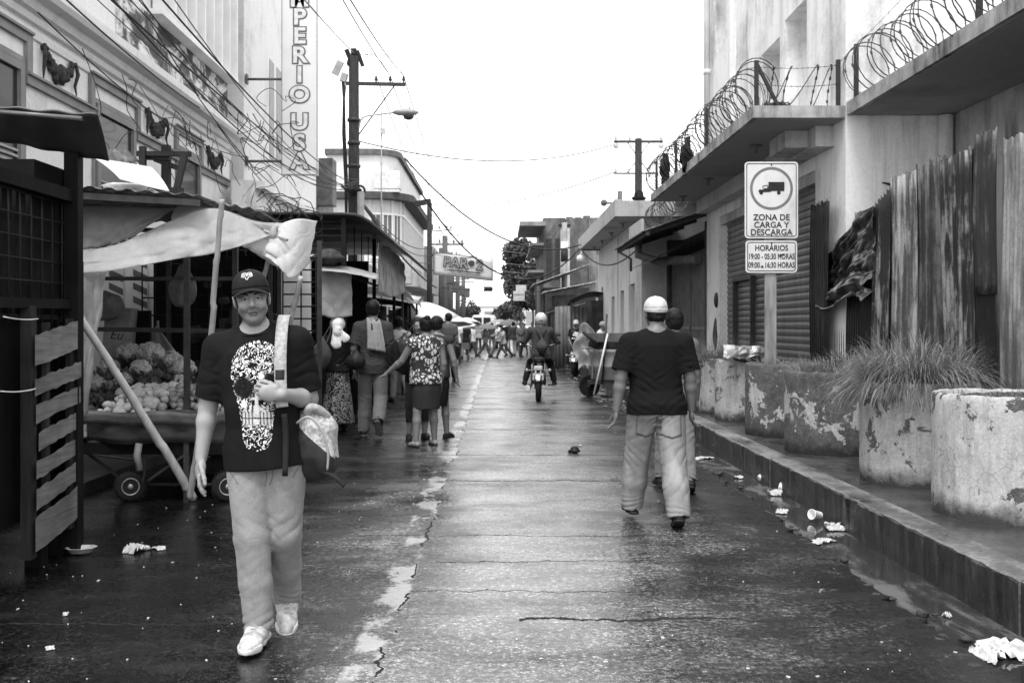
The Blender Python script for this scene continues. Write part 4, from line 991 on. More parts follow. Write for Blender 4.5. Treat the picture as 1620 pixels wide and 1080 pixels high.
    if bottom:
        s = SDF(); bt = bottom.get('type', 'trousers'); am = bottom.get('fold', 1.0)*(1 if h <= .012 else .7); ez = bottom.get('ease', 1.0)
        if bt == 'skirt':
            hem = bottom.get('hem', .45)*k; z0 = pz[2]; fl = bottom.get('flare', .05)
            mid = (ch[0][0]+ch[1][0])/2; pr = [(hem, float(mid[0])*.6, float(mid[1])*.6, .165*w_*k+fl, .13*k+fl), (z0-.15*k, 0, 0, .178*w_*k, .135*k+belly*.3), (z0+.0*k, 0, 0, .166*w_*k, .122*k+belly*.4), (z0+.10*k, 0, 0, .15*w_*k+belly*.2, .11*k+belly*.4)]
            s.loft(pr, .02, 2.0)
            nf = bottom.get('pleat', 9)
            s.rough(9/k, .010*am, (1, 1, .12), sd_); s.rough(22/k, .003*am, (1, 1, .2), sd_+3)
        else:
            top_z = bottom.get('rise', .09); cutp = ((S(0, 0, (top.get('hem', -.13) if top else 0)+.035), A_(*(T.to_3x3()@Vector((0, 0, 1))))),) if top else ()
            s.loft([(-.10*k, 0, 0, .150*w_*k*ez, .112*k*ez), (0, 0, .003*k, .168*w_*k*ez, .124*k*ez), (.06*k, 0, 0, .160*w_*k*ez, .118*k*ez), (top_z*k, 0, 0, .152*w_*k*ez, .113*k*ez)], .03, 2.3, Tm=T, planes=cutp)
            s.ell(S(.075*w_, .055, -.03), (.088*k*ez, .075*k, .095*k), None, .03, cutp); s.ell(S(-.075*w_, .055, -.03), (.088*k*ez, .075*k, .095*k), None, .03, cutp)
            ln = bottom.get('len', 1.0); r = bottom.get('r', (.094, .074, .066, .058))
            for i in (0, 1):
                kn, an, fd, up = ch[i]; hp = hips[i]+A_(0, 0, -.03*k); e1 = 1 if ln > 1 else ln
                sd2 = unit(an-kn)
                s.cone(hp, kn, r[0]*k*aw*ez, r[1]*k*aw*ez, .035*k, None, cutp)
                if ln > .5:
                    q = (ln-.5)*2; e = kn+(an-kn)*min(q, 1)+sd2*max(0, q-1)*.4*k; mid = kn+(e-kn)*.5
                    s.cone(kn, mid, r[1]*k*aw*ez, r[2]*k*aw*ez, .02*k); s.cone(mid, e+sd2*.03, r[2]*k*aw*ez, r[3]*k*ez, .02*k, None, ((e, sd2),))
                    s.cone(e-sd2*.02*k, e+sd2*.05*k, (r[3]-.008)*k*ez, (r[3]-.008)*k*ez, .006*k, None, (), 's')
                else:
                    e = kn; s.p[-1] = s.p[-1]
                sg = (-1, 1)[i]
                s.fold(kn+A_(0, .0, .02), sd2+A_(sg*.8, 0, 0), .055*k, .009*am*(1+.6*legs[i][1]), .085*k, sd_+i); s.fold((kn+hips[i])/2, unit(kn-hips[i])+A_(-sg*1.3, .2, 0), .085*k, .003*am, .12*k, sd_+3+i)
                s.fold(an, sd2+A_(-sg*.35, 0, 0), .036*k, .012*am, .075*k, sd_+6+i); s.fold((kn+an)/2, sd2+A_(sg*1.8, 0, 0), .09*k, .0035*am, .12*k, sd_+12+i)
                s.fold(hips[i]+A_(0, 0, -.06*k), A_(sg*.45, 0, 1), .045*k, .0035*am, .085*k, sd_+16+i)
            for i in (0, 1):
                sg = (-1, 1)[i]; s.fold(hips[i]+A_(sg*.03, -.06, -.13)*k, A_(sg*1.0, 0, .75), .065*k, .0045*am, .10*k, sd_+50+i); s.fold((ch[i][0]*.6+ch[i][1]*.4), A_(sg*.5, 0, 1), .055*k, .003*am, .09*k, sd_+60+i)
            if bottom.get('pants_crotch', 1): s.fold(S(.05, -.1, -.15), (-.6, 0, 1), .055*k, .003*am, .07*k, sd_+20); s.fold(S(-.05, -.1, -.15), (.6, 0, 1), .055*k, .003*am, .07*k, sd_+21); s.fold(S(0, .1, -.13), (.6, 0, .8), .04*k, .008*am, .10*k, sd_+22)
            s.rough(5/k, .004*am, (1, 1, .3), sd_+40)
        ctx['bottom'] = part(bottom.get('name', 'skirt' if bt == 'skirt' else 'trousers'), s, bottom['mat'], bottom.get('h', h))
    if shoes and not shoes.get('bare'):
        for i in (0, 1):
            kn, an, fd, up = ch[i]; sd2 = np.cross(fd, up); s = SDF(); hs = min(h, shoes.get('h', h))
            o = an-up*.085*k; sc_ = shoes.get('scale', 1.0)*k
            def Q3(a, b_, c): return o+fd*a*sc_+sd2*b_*sc_+up*c*sc_
            pl = ((o+up*.012*sc_, -up),)
            s.cone(Q3(-.045, 0, .04), Q3(.03, 0, .045), .036*sc_, .040*sc_, .02, None, pl); s.cone(Q3(.03, 0, .045), Q3(.125, 0, .028), .042*sc_, .034*sc_, .03, (sd2, 1.15), pl)
            s.cone(Q3(.10, 0, .02), Q3(.165, 0, .018), .040*sc_, .030*sc_, .02, (sd2, 1.12), pl)
            if not shoes.get('low'): s.cone(Q3(-.012, 0, .05), an+up*.012*k, .040*sc_, .036*sc_, .02)
            s.rough(40, .0012, (1, 1, 1), 5)
            shp = part(shoes.get('name', 'shoe'), s, shoes['mat'], hs)
            so_ = SDF(); pl2 = ((o+up*.022*sc_, up), (o, -up))
            so_.cone(Q3(-.045, 0, .012), Q3(.04, 0, .012), .042*sc_, .040*sc_, .02, None, pl2); so_.cone(Q3(.04, 0, .012), Q3(.13, 0, .012), .042*sc_, .048*sc_, .02, None, pl2); so_.cone(Q3(.13, 0, .012), Q3(.165, 0, .012), .047*sc_, .034*sc_, .02, None, pl2)
            part('sole', so_, shoes.get('sole', BLACK), hs, par=shp)
            if shoes.get('lace'):
                mb = MB()
                for j in range(5):
                    a0 = .03+j*.022; zz = .094-j*.0088
                    for sg in (-1, 1):
                        mb.tube([Q3(a0, sg*.022, zz-.008), Q3(a0+.011, 0, zz+.004), Q3(a0+.018, -sg*.022, zz-.012)], .0028, 5)
                mb.build('shoelace', shoes['lace'], shp)
    if hair:
        s = SDF(); st = hair.get('style', 'short'); g = hair.get('grow', 1.0)
        def L2(x, y, z): return hc+Rh@A_(x, y, z)*k
        fr_n = Rh@A_(0, -1, -.15); pl = ((L2(0, -.055, .05), Rh@A_(0, -.75, -.65)), (L2(0, 0, -.07 if st != 'long' else -.2), Rh@A_(0, -.2, -1)),)
        if hair.get('hat'): pl = pl+((L2(0, 0, .03), Rh@A_(0, 0, 1)),)
        s.ell(L2(0, .016, .046), [.084*k*g, .101*k*g, .088*k*g], Rh, .01, pl)
        s.ell(L2(0, .03, -.005), [.078*k*g, .078*k*g, .075*k], Rh, .015, ((L2(0, -.015, 0), Rh@A_(0, -1, -.25)), (L2(0, 0, -.062), Rh@A_(0, -.3, -1))))
        if st == 'bun': s.ell(L2(*hair.get('bun', (0, .10, .10))), [.045*k, .045*k, .042*k], Rh, .01)
        if st == 'long': s.cone(L2(0, .05, .0), L2(0, .09, -.22), .07*k, .045*k, .03, (Rh@A_(1, 0, 0), 1.3)); 
        s.rough(45, .006 if h < .012 else .004, (1, 1, 1), sd_); s.rough(90, .003, (1, 1, .4), sd_+1)
        part('hair', s, hair.get('mat', HAIR), min(h, .007) if h <= .012 else h)
    ctx['spec'] = dict(H=H)
    return ctx
HAIR = M('black_hair', .012, .5, .5, 60, .5, 90, aniso=(1, 1, .3))

def cap(ctx, mat, back=False, brim=True, hz=.098,  logo=None, tiltx=0, label=None, grow=1.0, knob=True, nm='cap'):
    """baseball cap built in head space; back=True puts the peak behind"""
    k = ctx['k']; E = ctx['E']; hc, Rh = ctx['hc'], ctx['Rh']
    mb = MB(); rx, ry, rz = .0865*k*grow, .106*k*grow, hz*k*grow; c0 = (0, .008*k, .044*k)
    nu, nv = 48, 14
    def dome(u, v, o=0):
        a = 2*PI*u; t = v*PI/2*.985; e = -.0035*k*max(0, 1-abs(math.sin(3*a))*9)*(1-v)
        q = math.cos(t)**.85; zz = math.sin(t)**.92
        return Vector((c0[0]+(rx+o+e)*math.cos(a)*q, c0[1]+(ry+o+e)*math.sin(a)*q, c0[2]+(rz+o)*zz))
    mb.sheet(lambda u, v: dome(u, v), nu, nv, .003)
    mb.sheet(lambda u, v: Vector((c0[0]+(dome(u, 0).x-c0[0])*(1-.05*v), c0[1]+(dome(u, 0).y-c0[1])*(1-.05*v), c0[2]-(.024+.012*max(0, math.sin(2*PI*u)))*k*v)), nu, 3, .003)
    if knob: mb.ball(dome(0, 1), .008*k, 8, 6, (1, 1, .6))
    T = Matrix.Translation(Vector([float(x) for x in hc]))@Matrix(Rh.tolist()).to_4x4()@Matrix.Rotation(PI if back else 0, 4, 'Z')@Matrix.Rotation(tiltx, 4, 'X')
    o = mb.build(nm, mat, E); o.matrix_local = T
    if brim:
        mb = MB()
        def br(u, v):
            a = PI*(1.5+(u-.5)*.74); r1 = ry+.072*k*math.cos((u-.5)*PI*.98)**.55 if True else 0
            x0, y0 = rx*math.cos(a), ry*math.sin(a)
            x1, y1 = rx*.98*math.cos(a), -(.108+.066*max(0, math.cos((u-.5)*PI))**.55)*k
            xx = x0+(x1-x0)*v; yy = c0[1]+y0+(min(y1, y0)-y0)*v
            return (xx, yy, c0[2]-.018*k+.012*k-.028*k*(xx/rx)**2-.016*k*v)
        mb.sheet(br, 24, 8, .004); p = mb.build('peak', mat, o)
    return o, T, dome
# ================================================================ the man in front
t = NT('printed_tee'); pm = t.n('Attribute', attribute_name='skull'); dk = t.n('Attribute', attribute_name='socket')
co = t.coord((1, .25, 1)); v1 = t.voro(co, 46, 'DISTANCE_TO_EDGE'); v2 = t.voro(t.coord((1, .25, 1), loc=(3, 0, 1)), 30, 'F1')
nz = t.noise(t.coord((1, .25, 1)), 24, 3, .6, 1.5)
n1 = t.noise(t.coord((1, .25, 1)), 20, 1, .4, 1.2); n2 = t.noise(t.coord((1, .25, 1), loc=(5, 0, 2)), 26, 1, .4, .8)
c1 = t.math('GREATER_THAN', t.math('SINE', t.math('MULTIPLY', n1, 44)), -.15); c2 = t.math('GREATER_THAN', t.math('SINE', t.math('MULTIPLY', n2, 52)), -.2)
fil = t.math('MULTIPLY', c1, c2); fil = t.math('MAXIMUM', fil, t.ramp(v2, [(.16, 1), (.2, 0)])); fil = t.math('MULTIPLY', fil, t.ramp(nz, [(.34, .3), (.42, 1)]))
msk = t.math('GREATER_THAN', t.math('ADD', pm.outputs['Fac'], t.math('MULTIPLY', t.math('SUBTRACT', nz, .5), .5)), .5)
skf = t.math('MULTIPLY', msk, t.math('MAXIMUM', fil, 0)); sock = dk.outputs['Fac']
feat = t.n('Attribute', attribute_name='feature')
val = t.math('MULTIPLY', skf, t.math('SUBTRACT', 1, t.math('MULTIPLY', sock, .985)))
val = t.math('MAXIMUM', val, feat.outputs['Fac'])
fine_ = t.noise(t.coord(), 170, 3); g_ = t.noise(t.coord((1, 1, .5)), 7, 4, .55, 1)
t.set(t.mix(val, t.ramp(g_, [(.3, .006), (.7, .011)]), .74), .85, 0, .1)
t.bump(t.math('ADD', g_, t.math('MULTIPLY', val, .03)), .35, .02); TEE_PRINT = t.m
def skull_attr(V, ctx):
    S, k = ctx['S'], ctx['k']; o = S(.004, 0, .265); x = (V[:, 0]-o[0])/k; z = (V[:, 2]-o[2])/k; fr = (V[:, 1] < o[1]-.02)
    zz = z/1.14
    half = np.interp(zz, [-.245, -.235, -.20, -.12, -.06, .0, .06, .12, .17, .195, .205], [0, .045, .065, .074, .084, .108, .122, .118, .09, .045, 0])
    m = np.clip((half-np.abs(x))/.012+.5, 0, 1)*fr
    def el(cx, cz, rx, rz, rot=0):
        a, b_ = x-cx, zz-cz; a, b_ = a*math.cos(rot)+b_*math.sin(rot), -a*math.sin(rot)+b_*math.cos(rot)
        return np.clip((1-np.sqrt((a/rx)**2+(b_/rz)**2))*4+.3, 0, 1)
    sock = np.maximum.reduce([el(-.060, .012, .052, .046, -.2), el(.062, .024, .056, .050, .25), el(0, -.036, .024, .036)])*fr
    tt = np.zeros_like(x)
    row = (zz > -.135) & (zz < -.085) & (np.abs(x) < .07); tt = np.where(row & (np.abs(((x+.2)/.0165) % 1-.5) < .36) & (np.abs(zz+.110) > .003), 1, tt)
    row2 = (zz > -.085) & (zz < -.06) & (np.abs(x) < .055); tt = np.where(row2 & (np.abs(((x+.2)/.02) % 1-.5) < .25), .9, tt)
    gap = row & ~((np.abs(((x+.2)/.0165) % 1-.5) < .36) & (np.abs(zz+.110) > .003)); sock = np.where(gap & fr, 1, sock)
    tt = np.maximum(tt, ((np.abs(x) < .006) & (zz > -.085) & (zz < -.01)) | ((np.abs(zz+.03) < .006) & (np.abs(x) < .022)))
    tt = np.maximum(tt, el(-.058, -.052, .013, .015) > .3); tt = np.maximum(tt, el(.02, .06, .014, .014) > .3)
    return {'skull': m, 'socket': sock, 'feature': tt*fr*(m > .5)*.8}
KHAKI = cloth('light_chino', .215, .85, 150, .3)
man = person('person', 'man with flat serious face in dark cap and black skull-print T-shirt walking towards the camera', (-1.105, 4.72, 0), R(4), H=1.74, wd=1.06, belly=.025,
    legs=((.18, .12, -.09, .0), (-.02, .50, -.03, .42)), arms=(((-.20, .10, -1), (-.10, -.16, -1)), ((.20, .10, -1), (-.36, -.88, .14))),
    lean=.03, tilt=-.085, hd=(.02, -.03, .16), h=.011, skin=.27, fine=(.0028, .0032), det=1, jaw=1.02, curl=(.32, 1.05),
    palm=(((.55, .3, 0), (.3, -.95, 0)), ((-.15, 1, .05), (.12, 0, 1), (-.93, -.1, .12))),
    top=dict(mat=TEE_PRINT, hem=-.10, sleeve=.86, cuff=.070, flare=.008, h=.0052, attr=skull_attr, ease=1.06, name='t_shirt', fold=.6, straight=.97),
    bottom=dict(mat=KHAKI, h=.0058, r=(.100, .080, .072, .064), len=1.04, fold=.75),
    shoes=dict(mat=M('white_leather', .46, .55, .5, 26, .5, 60), sole=M('sole_white', .55, .7, .2, 20), lace=M('lace_grey', .3), h=.0055, scale=1.08), hair=dict(style='short', grow=.97, hat=1))
CAPM = cloth('cap_black', .016, .8, 200, .1)
co_, Tc, dome = cap(man, CAPM, tiltx=-.10)
# emblem on the cap front: curled outline shapes lying on the dome
def emblem():
    mb = MB()
    half = [[(0, -.012), (.004, -.002), (.003, .012), (.012, .016), (.026, .018), (.034, .014), (.037, .006), (.033, .0), (.037, -.006), (.034, -.014), (.028, -.010), (.022, -.018), (.019, -.011), (.012, -.014), (.008, -.022), (.004, -.03), (0, -.032)],
            [(.008, .004), (.02, .004), (.03, .007)], [(.012, -.004), (.022, -.003), (.029, -.007)]]
    for sg in (-1, 1):
        for line in half:
            pts = []
            for a, b_ in line:
                u = .75+(sg*a*.9-.012)/(2*PI*.098); v = .40+(b_+.005)*.9/(PI/2*.1)
                pts.append(dome(u, v, .0015))
            mb.tube(pts, .0021, 5)
    return mb.build('emblem', M('thread_white', .75), co_)
emblem()
# eyes, brows
k_ = man['k']
for sg in (-1, 1):
    mb = MB(); c = man['hc']+man['Rh']@A_(sg*.031, -.0815, .0045)*k_; mb.ball(c, .0105*k_, 12, 8, (1.15, .98, .62)); e_ = mb.build('eye', M('eye_white', .28, .3, .05), man['E'])
    mb = MB(); c = man['hc']+man['Rh']@A_(sg*.030, -.0895, .0045)*k_; mb.ball(c, .0060*k_, 10, 6); mb.build('iris', BLACK, e_)
    mb = MB(); q = [man['Lh'](sg*x, y, z) for x, y, z in ((.013, -.0985, .0225), (.028, -.0965, .028), (.046, -.085, .0265))]; mb.tube(q, [.0036, .0042, .0018], 6); mb.build('eyebrow', HAIR, man['E'])
# shirt collar rib, trouser details
mb = MB(); S_ = man['S']
pts = [S_(.083*math.cos(a), .0+.074*math.sin(a)-.012, .548+.022*math.sin(a)) for a in [2*PI*i/36 for i in range(37)]]
mb.tube(pts, .006, 6, False); mb.build('collar', cloth('tee_rib', .014), man['E'])
def smoothpath(pts, n=4):
    out = []; P_ = [Vector(p) for p in pts]
    for i in range(len(P_)-1):
        p0, p1, p2, p3 = P_[max(i-1, 0)], P_[i], P_[i+1], P_[min(i+2, len(P_)-1)]
        for j in range(n):
            t_ = j/n; out.append(.5*((2*p1)+(-p0+p2)*t_+(2*p0-5*p1+4*p2-p3)*t_*t_+(-p0+3*p1-3*p2+p3)*t_**3))
    return out+[P_[-1]]
def ribbon(mb, pts, w_, nrm, th=.003, n=4):
    pts = smoothpath(pts, n); vs = []
    nr = [Vector(nrm(p, i/(len(pts)-1))).normalized() for i, p in enumerate(pts)]
    def fn(u, v):
        i = min(int(round(u*(len(pts)-1))), len(pts)-1); tt = (pts[min(i+1, len(pts)-1)]-pts[max(i-1, 0)]).normalized(); s_ = tt.cross(nr[i]).normalized()
        return pts[i]+s_*(v-.5)*(w_ if not callable(w_) else w_(u))
    mb.sheet(fn, len(pts)-1, 2, th); return mb
for pts_, r_ in ((((.0, -.02), (.0, -.12), (-.015, -.16)), .0022), (((.022, -.04), (.024, -.10), (.0, -.15)), .0016), (((-.16, -.03), (-.13, -.09), (-.115, -.10)), .002), (((.16, -.03), (.13, -.09), (.115, -.10)), .002)):
    pass
# rucksack slung from his left shoulder
bag = thing('rucksack', 'rucksack with pale woven strap and black bottom slung from the front man\'s left shoulder', 'bag', (0, 0, 0))
bag.location = man['E'].location; bag.rotation_euler = man['E'].rotation_euler
sh = man['sh'][1]; strapm = t = NT('woven_strap'); ch_ = t.n('TexChecker'); t.l(t.coord(), ch_.inputs[0]); ch_.inputs['Scale'].default_value = 260
nn_ = t.noise(t.coord(), 60, 3); t.set(t.mix(t.ramp(nn_, [(.4, .2), (.6, .8)]), .22, .42), .8).bump(nn_, .4, .003); STRAP = t.m
hw = man['wr'][1]+A_(-.03, -.05, .05)
sx_ = .088
mb = MB(); ribbon(mb, [(sx_+.0, .09, sh[2]-.06), (sx_-.0, .03, sh[2]+.105), (sx_-.003, -.035, sh[2]+.10), (sx_-.002, -.105, sh[2]+.02), (sx_-.0, -.148, sh[2]-.10), (sx_+.006, -.168, sh[2]-.24), (sx_+.012, -.17, sh[2]-.30)],
    .055, lambda p, u: (0, -math.cos(min(1, max(0, (u-.25)*1.3))*PI/2*0+(.0))+0 if u > .35 else .3-u*2, .15 if u > .35 else 1), .006)
st_ = mb.build('shoulder_strap', STRAP, bag)
mb = MB(); ribbon(mb, [(sx_-.0, -.158, sh[2]-.13), (sx_, -.166, sh[2]-.175)], .042, lambda p, u: (0, -1, .1), .003); mb.build('strap_label', BLACK, st_)
mb = MB(); ribbon(mb, [(sx_+.02, -.165, sh[2]-.33), (sx_+.025, -.15, sh[2]-.45), (sx_+.02, -.14, sh[2]-.62)], .026, lambda p, u: (0, -1, 0), .003); mb.build('webbing', BLACK, bag)
s = SDF(); c = A_(sh[0]+.075, .03, sh[2]-.48)
s.ell(c, (.115, .13, .17), None, .03); s.ell(c+A_(.02, .03, -.07), (.105, .13, .11), None, .03); s.ell(c+A_(.06, -.08, -.06), (.055, .05, .09), None, .02)
s.rough(9, .016, (1, 1, 1), 4); s.rough(22, .006, (1, 1, 1), 5); V_, Q_ = s.mesh(.008)
t = NT('rucksack_cloth'); z_ = t.sep(t.tc.outputs['Object']); nn_ = t.noise(t.coord(), 5, 5, .6, 1); n2 = t.noise(t.coord(), 70, 3)
lvl = float(c[2]); tt_ = t.math('ADD', z_[2], t.math('MULTIPLY', z_[0], .9)); lv = lvl+float(c[0])*.9
band = t.math('GREATER_THAN', tt_, lv+.03); t.set(t.mix(band, .018, t.mix(t.ramp(n2, [(.4, 0), (.6, 1)]), .25, .5)), .85).bump(nn_, .5, .03)
np_mesh('pouch', V_, Q_, t.m, bag)
mb = MB(); c_ = Vector([float(q) for q in c])
mb.tube(smoothpath([c_+Vector(p) for p in ((-.06, -.13, .10), (.0, -.15, .13), (.06, -.14, .06), (.085, -.13, -.04), (.08, -.12, -.12))]), .006, 6); mb.build('zip', M('zip_grey', .3), bag)
mb = MB(); ribbon(mb, [c_+Vector(p) for p in ((.06, -.10, -.13), (.12, -.11, -.16), (.16, -.11, -.20))], .022, lambda p, u: (0, -1, .2), .004); mb.build('side_strap', BLACK, bag)
mb = MB(); mb.tube(smoothpath([c_+Vector(p) for p in ((-.02, -.08, .14), (.0, -.10, .17), (.04, -.07, .155), (.07, -.03, .12))]), [.02]*13, 8); mb.build('folded_flap', STRAP, bag)
# ================================================================ everybody else
def bearing(px, Y): return ((px-VX)*Y/F, Y, 0)
BK = PI      # facing away from the camera
BTEE = cloth('black_tee', .008, .9, 120, .25); JEAN = NT('washed_denim')
t = JEAN; n1 = t.noise(t.coord((1, 1, .35)), 4, 4, .6, .5); n2 = t.noise(t.coord((300, 300, 60)), 1, 2)
t.set(t.mix(1.0, t.ramp(n1, [(.3, .15), (.55, .25), (.75, .36)]), t.ramp(n2, [(.3, .85), (.7, 1.1)]), 'MULTIPLY'), .85).bump(n1, .35, .03); JEAN = t.m
SHOEB = M('shoe_black', .02, .5, .3, 20)
b_ = person('person', 'heavy-set man walking away in white cap, black T-shirt and baggy pale jeans', (1.17, 7.42, 0), BK+R(2), H=1.69, wd=1.2, belly=.05,
    legs=((-.22, .14, .02, .34), (.30, .04, .05, -.05)), arms=(((-.20, .02, -1), (-.08, -.22, -1)), ((.26, .08, -1), (.12, -.10, -1))), lean=.03, hd=(.0, 0, .10), h=.010, skin=0.14, fine=(.005, .005), det=1,
    top=dict(mat=BTEE, hem=-.08, sleeve=.82, cuff=.085, h=.007, name='t_shirt', ease=1.08), bottom=dict(mat=JEAN, h=.0075, r=(.108, .088, .086, .080), len=1.05, fold=1.3, ease=1.02),
    shoes=dict(mat=SHOEB, h=.008, low=1), hair=dict(style='short', grow=.99, hat=1), curl=(.5, .4))
cap(b_, M('cap_white', .5, .9, .12, 30, .3), tiltx=-.03, grow=1.04, hz=.090, brim=False, knob=True)
_hl = b_['Lh']; mb = MB(); mb.sheet(lambda u, v: _hl((u-.5)*.13, -.10-.055*v-.02*math.cos((u-.5)*3), .030-.012*v-.03*(2*u-1)**2), 10, 5, .004); mb.build('peak', M('cap_white'), b_['E'])
mb = MB(); c = _hl(0, .1175, .035); mb.box([float(q) for q in c], (.022, .004, .022), rx=.2); mb.build('badge', M('badge_grey', .15), b_['E'])
from mathutils.bvhtree import BVHTree
def wrap(ob, fn, nu, nv, name, mat, off=.003, dirv=(0, -1, 0), th=.004):
    """a patch of cloth lying on the surface of ob"""
    bv = BVHTree.FromPolygons([v.co for v in ob.data.vertices], [tuple(p.vertices) for p in ob.data.polygons]); d = Vector(dirv)
    def f(u, v):
        p = Vector(fn(u, v)); h_ = bv.ray_cast(p-d*1.0, d)
        return (h_[0]-d*off) if h_[0] is not None else p
    mb = MB(); mb.sheet(f, nu, nv, th); return mb.build(name, mat, ob)
DSEAM = cloth('denim_seam', .13)
for sg in (-1, 1):
    c = b_['S'](sg*.088, 0, -.15)
    for w_, h_, mt_, of in ((.155, .16, DSEAM, .002), (.142, .146, JEAN, .0045)):
        wrap(b_['bottom'], lambda u, v: (float(c[0])+(u-.5)*w_, 0, float(c[2])+(.5-v)*h_-(.02*(1-abs(2*u-1)) if v > .8 else 0)), 12, 12, 'back_pocket', mt_, of)
mb = MB(); wrap(b_['bottom'], lambda u, v: (float(b_['S'](0, 0, 0)[0])+(u-.5)*.006, 0, float(b_['S'](0, 0, -.10)[2])-.14*v), 2, 14, 'seam', DSEAM, .002)
person('person', 'man in grey shirt walking half hidden behind the man in the white cap', (1.575, 8.95, 0), BK, H=1.63, wd=.98, legs=((-.2, .15, .03, .3), (.2, .05, .03, 0)), h=.012, skin=0.12,
    arms=(((-.14, .0, -1), (-.05, -.2, -1)), ((.14, .05, -1), (.03, -.12, -1))), top=dict(mat=cloth('grey_shirt', .10), hem=-.10, sleeve=.8, cuff=.08, h=.01), bottom=dict(mat=cloth('grey_trousers', .16), h=.011, len=1.02), shoes=dict(mat=SHOEB), hair=dict(style='short', grow=1.06))
# --- group by the stalls
t = NT('paisley_cloth'); n1 = t.noise(t.coord((1, 1, .8)), 9, 1, .4, 1.6); n2 = t.noise(t.coord(), 34, 2, .5, .8)
c1 = t.math('GREATER_THAN', t.math('SINE', t.math('MULTIPLY', n1, 38)), .15); c2 = t.math('GREATER_THAN', t.math('SINE', t.math('MULTIPLY', n2, 40)), -.55)
t.set(t.mix(t.math('MULTIPLY', c1, c2), .018, .36), .9); PAIS = t.m
sc1 = person('person', 'woman walking away in white headscarf, black top and long paisley skirt', bearing(534, 13.9), BK+R(8), H=1.58, wd=1.0, belly=.02, legs=((.1, .1, .04, 0), (-.15, .1, .04, .3)),
    h=.014, skin=0.12, arms=(((-.25, .0, -1), (-.1, -.3, -1)), ((.3, -.1, -1), (.2, -.8, -.4))), top=dict(mat=cloth('black_blouse', .012), hem=-.02, sleeve=.9, h=.012), bottom=dict(type='skirt', mat=PAIS, hem=.14, flare=.09, h=.012), shoes=dict(mat=SHOEB, low=1), hair=dict(style='short'))
t = NT('lace_cloth'); v = t.voro(t.coord(), 55, 'F1'); t.set(t.ramp(v, [(.2, .35), (.32, .85)]), .9); LACE = t.m
s = SDF(); hc, Rh, k = sc1['hc'], sc1['Rh'], sc1['k']
def HL(x, y, z): return hc+Rh@A_(x, y, z)*k
s.ell(HL(0, .016, .040), [.115*k, .128*k, .122*k], Rh, .01, ((HL(0, -.06, .04), Rh@A_(0, -.8, -.6)), (HL(0, .0, -.09), Rh@A_(0, -.1, -1))))
s.cone(HL(0, .10, -.03), HL(0, .12, -.10), .03*k, .028*k, .02); s.cone(HL(0, .125, -.07), HL(.02, .17, -.27), .06*k, .085*k, .02, (Rh@A_(0, 1, 0), .35)); s.cone(HL(0, .12, -.07), HL(-.12, .15, -.19), .05*k, .07*k, .02, (Rh@A_(0, 1, 0), .35)); s.cone(HL(0, .10, .02), HL(0, .12, -.10), .085*k, .07*k, .02)
s.rough(25, .006, (1, 1, 1), 4); sc1['part']('headscarf', s, LACE, .009)
person_ = person
m2 = person('person', 'tall man walking away in dark polo, khaki trousers and shoulder towel', bearing(590, 13.35), BK, H=1.84, wd=1.04, legs=((-.12, .75, .03, .85), (.02, .04, .03, 0)), h=.013, skin=0.14,
    arms=(((-.12, .02, -1), (-.05, -.25, -1)), ((.2, .05, -1), (.02, -.25, -1))), hd=(-.06, 0, 0), top=dict(mat=cloth('charcoal_shirt', .045), hem=-.12, sleeve=.8, cuff=.085, h=.011), bottom=dict(mat=cloth('khaki_drab', .12), h=.011, r=(.1, .082, .078, .072), len=1.03, fold=1.2), shoes=dict(mat=SHOEB, sole=M('sole_grey', .12)), hair=dict(style='short', grow=1.06))
tw = thing('towel', 'grey towel hanging down the back of the tall man in the dark polo', 'towel', m2['E'].location, BK)
S_ = m2['S']; mb = MB(); 
def tw_fn(u, v):
    px = -.02-.13*v+.02*math.sin(u*9+v*6)*.5; 
    path = [S_(.02, -.10, .50), S_(.0, -.06, .585), S_(-.01, .03, .60), S_(-.02, .10, .55), S_(-.03, .135, .42), S_(-.035, .15, .30), S_(-.03, .155, .20)]
    f = u*(len(path)-1); i = min(int(f), len(path)-2); p = path[i]*(1-(f-i))+path[i+1]*(f-i)
    return Vector((float(p[0])+.09-.24*v*(.55+.5*u), float(p[1])+.012*math.sin(v*15)+.01, float(p[2])-.05*v+.03*v*math.sin(u*3)))
mb.sheet(tw_fn, 24, 14, .008); mb.build('cloth', cloth('towel_grey', .25, .95, 60, .5), tw)
bgm = M('bag_black', .015, .5, .4, 20)
def bag_at(name, label, c, r, mat, handle=None, seed=0, rough_=.015, top=None, group=None):
    o = thing(name, label, 'bag', tuple(c), 0, group); s = SDF(); s.ell((0, 0, 0), r, None, .02); s.cone((0, 0, 0), (0, 0, r[2]*1.15), min(r[0], r[1])*.8, .02, .05)
    s.rough(9, rough_, (1, 1, .6), seed); s.rough(20, rough_*.5, (1, 1, .4), seed+1); V_, Q_ = s.mesh(.012); np_mesh('pouch', V_, Q_, mat, o)
    if handle is not None:
        mb = MB(); hv = Vector(handle)-Vector(c); mb.tube(smoothpath([(-r[0]*.4, 0, r[2]*.7), tuple(hv*.8+Vector((-.02, 0, 0))), tuple(hv), tuple(hv*.8+Vector((.03, 0, 0))), (r[0]*.4, 0, r[2]*.7)]), .007, 5); mb.build('handle', mat, o)
    return o
bag_at('handbag', 'small black bag held in the left hand of the man with the towel', P(563, 572, 13.1), (.13, .08, .11), bgm, P(568, 545, 13.1), 3)
bag_at('shoulder_bag', 'dark slouchy shoulder bag at the side of the woman in the headscarf', P(509, 562, 13.6), (.13, .10, .20), M('bag_dark_grey', .06, .7, .3, 10), P(522, 515, 13.75), 8)
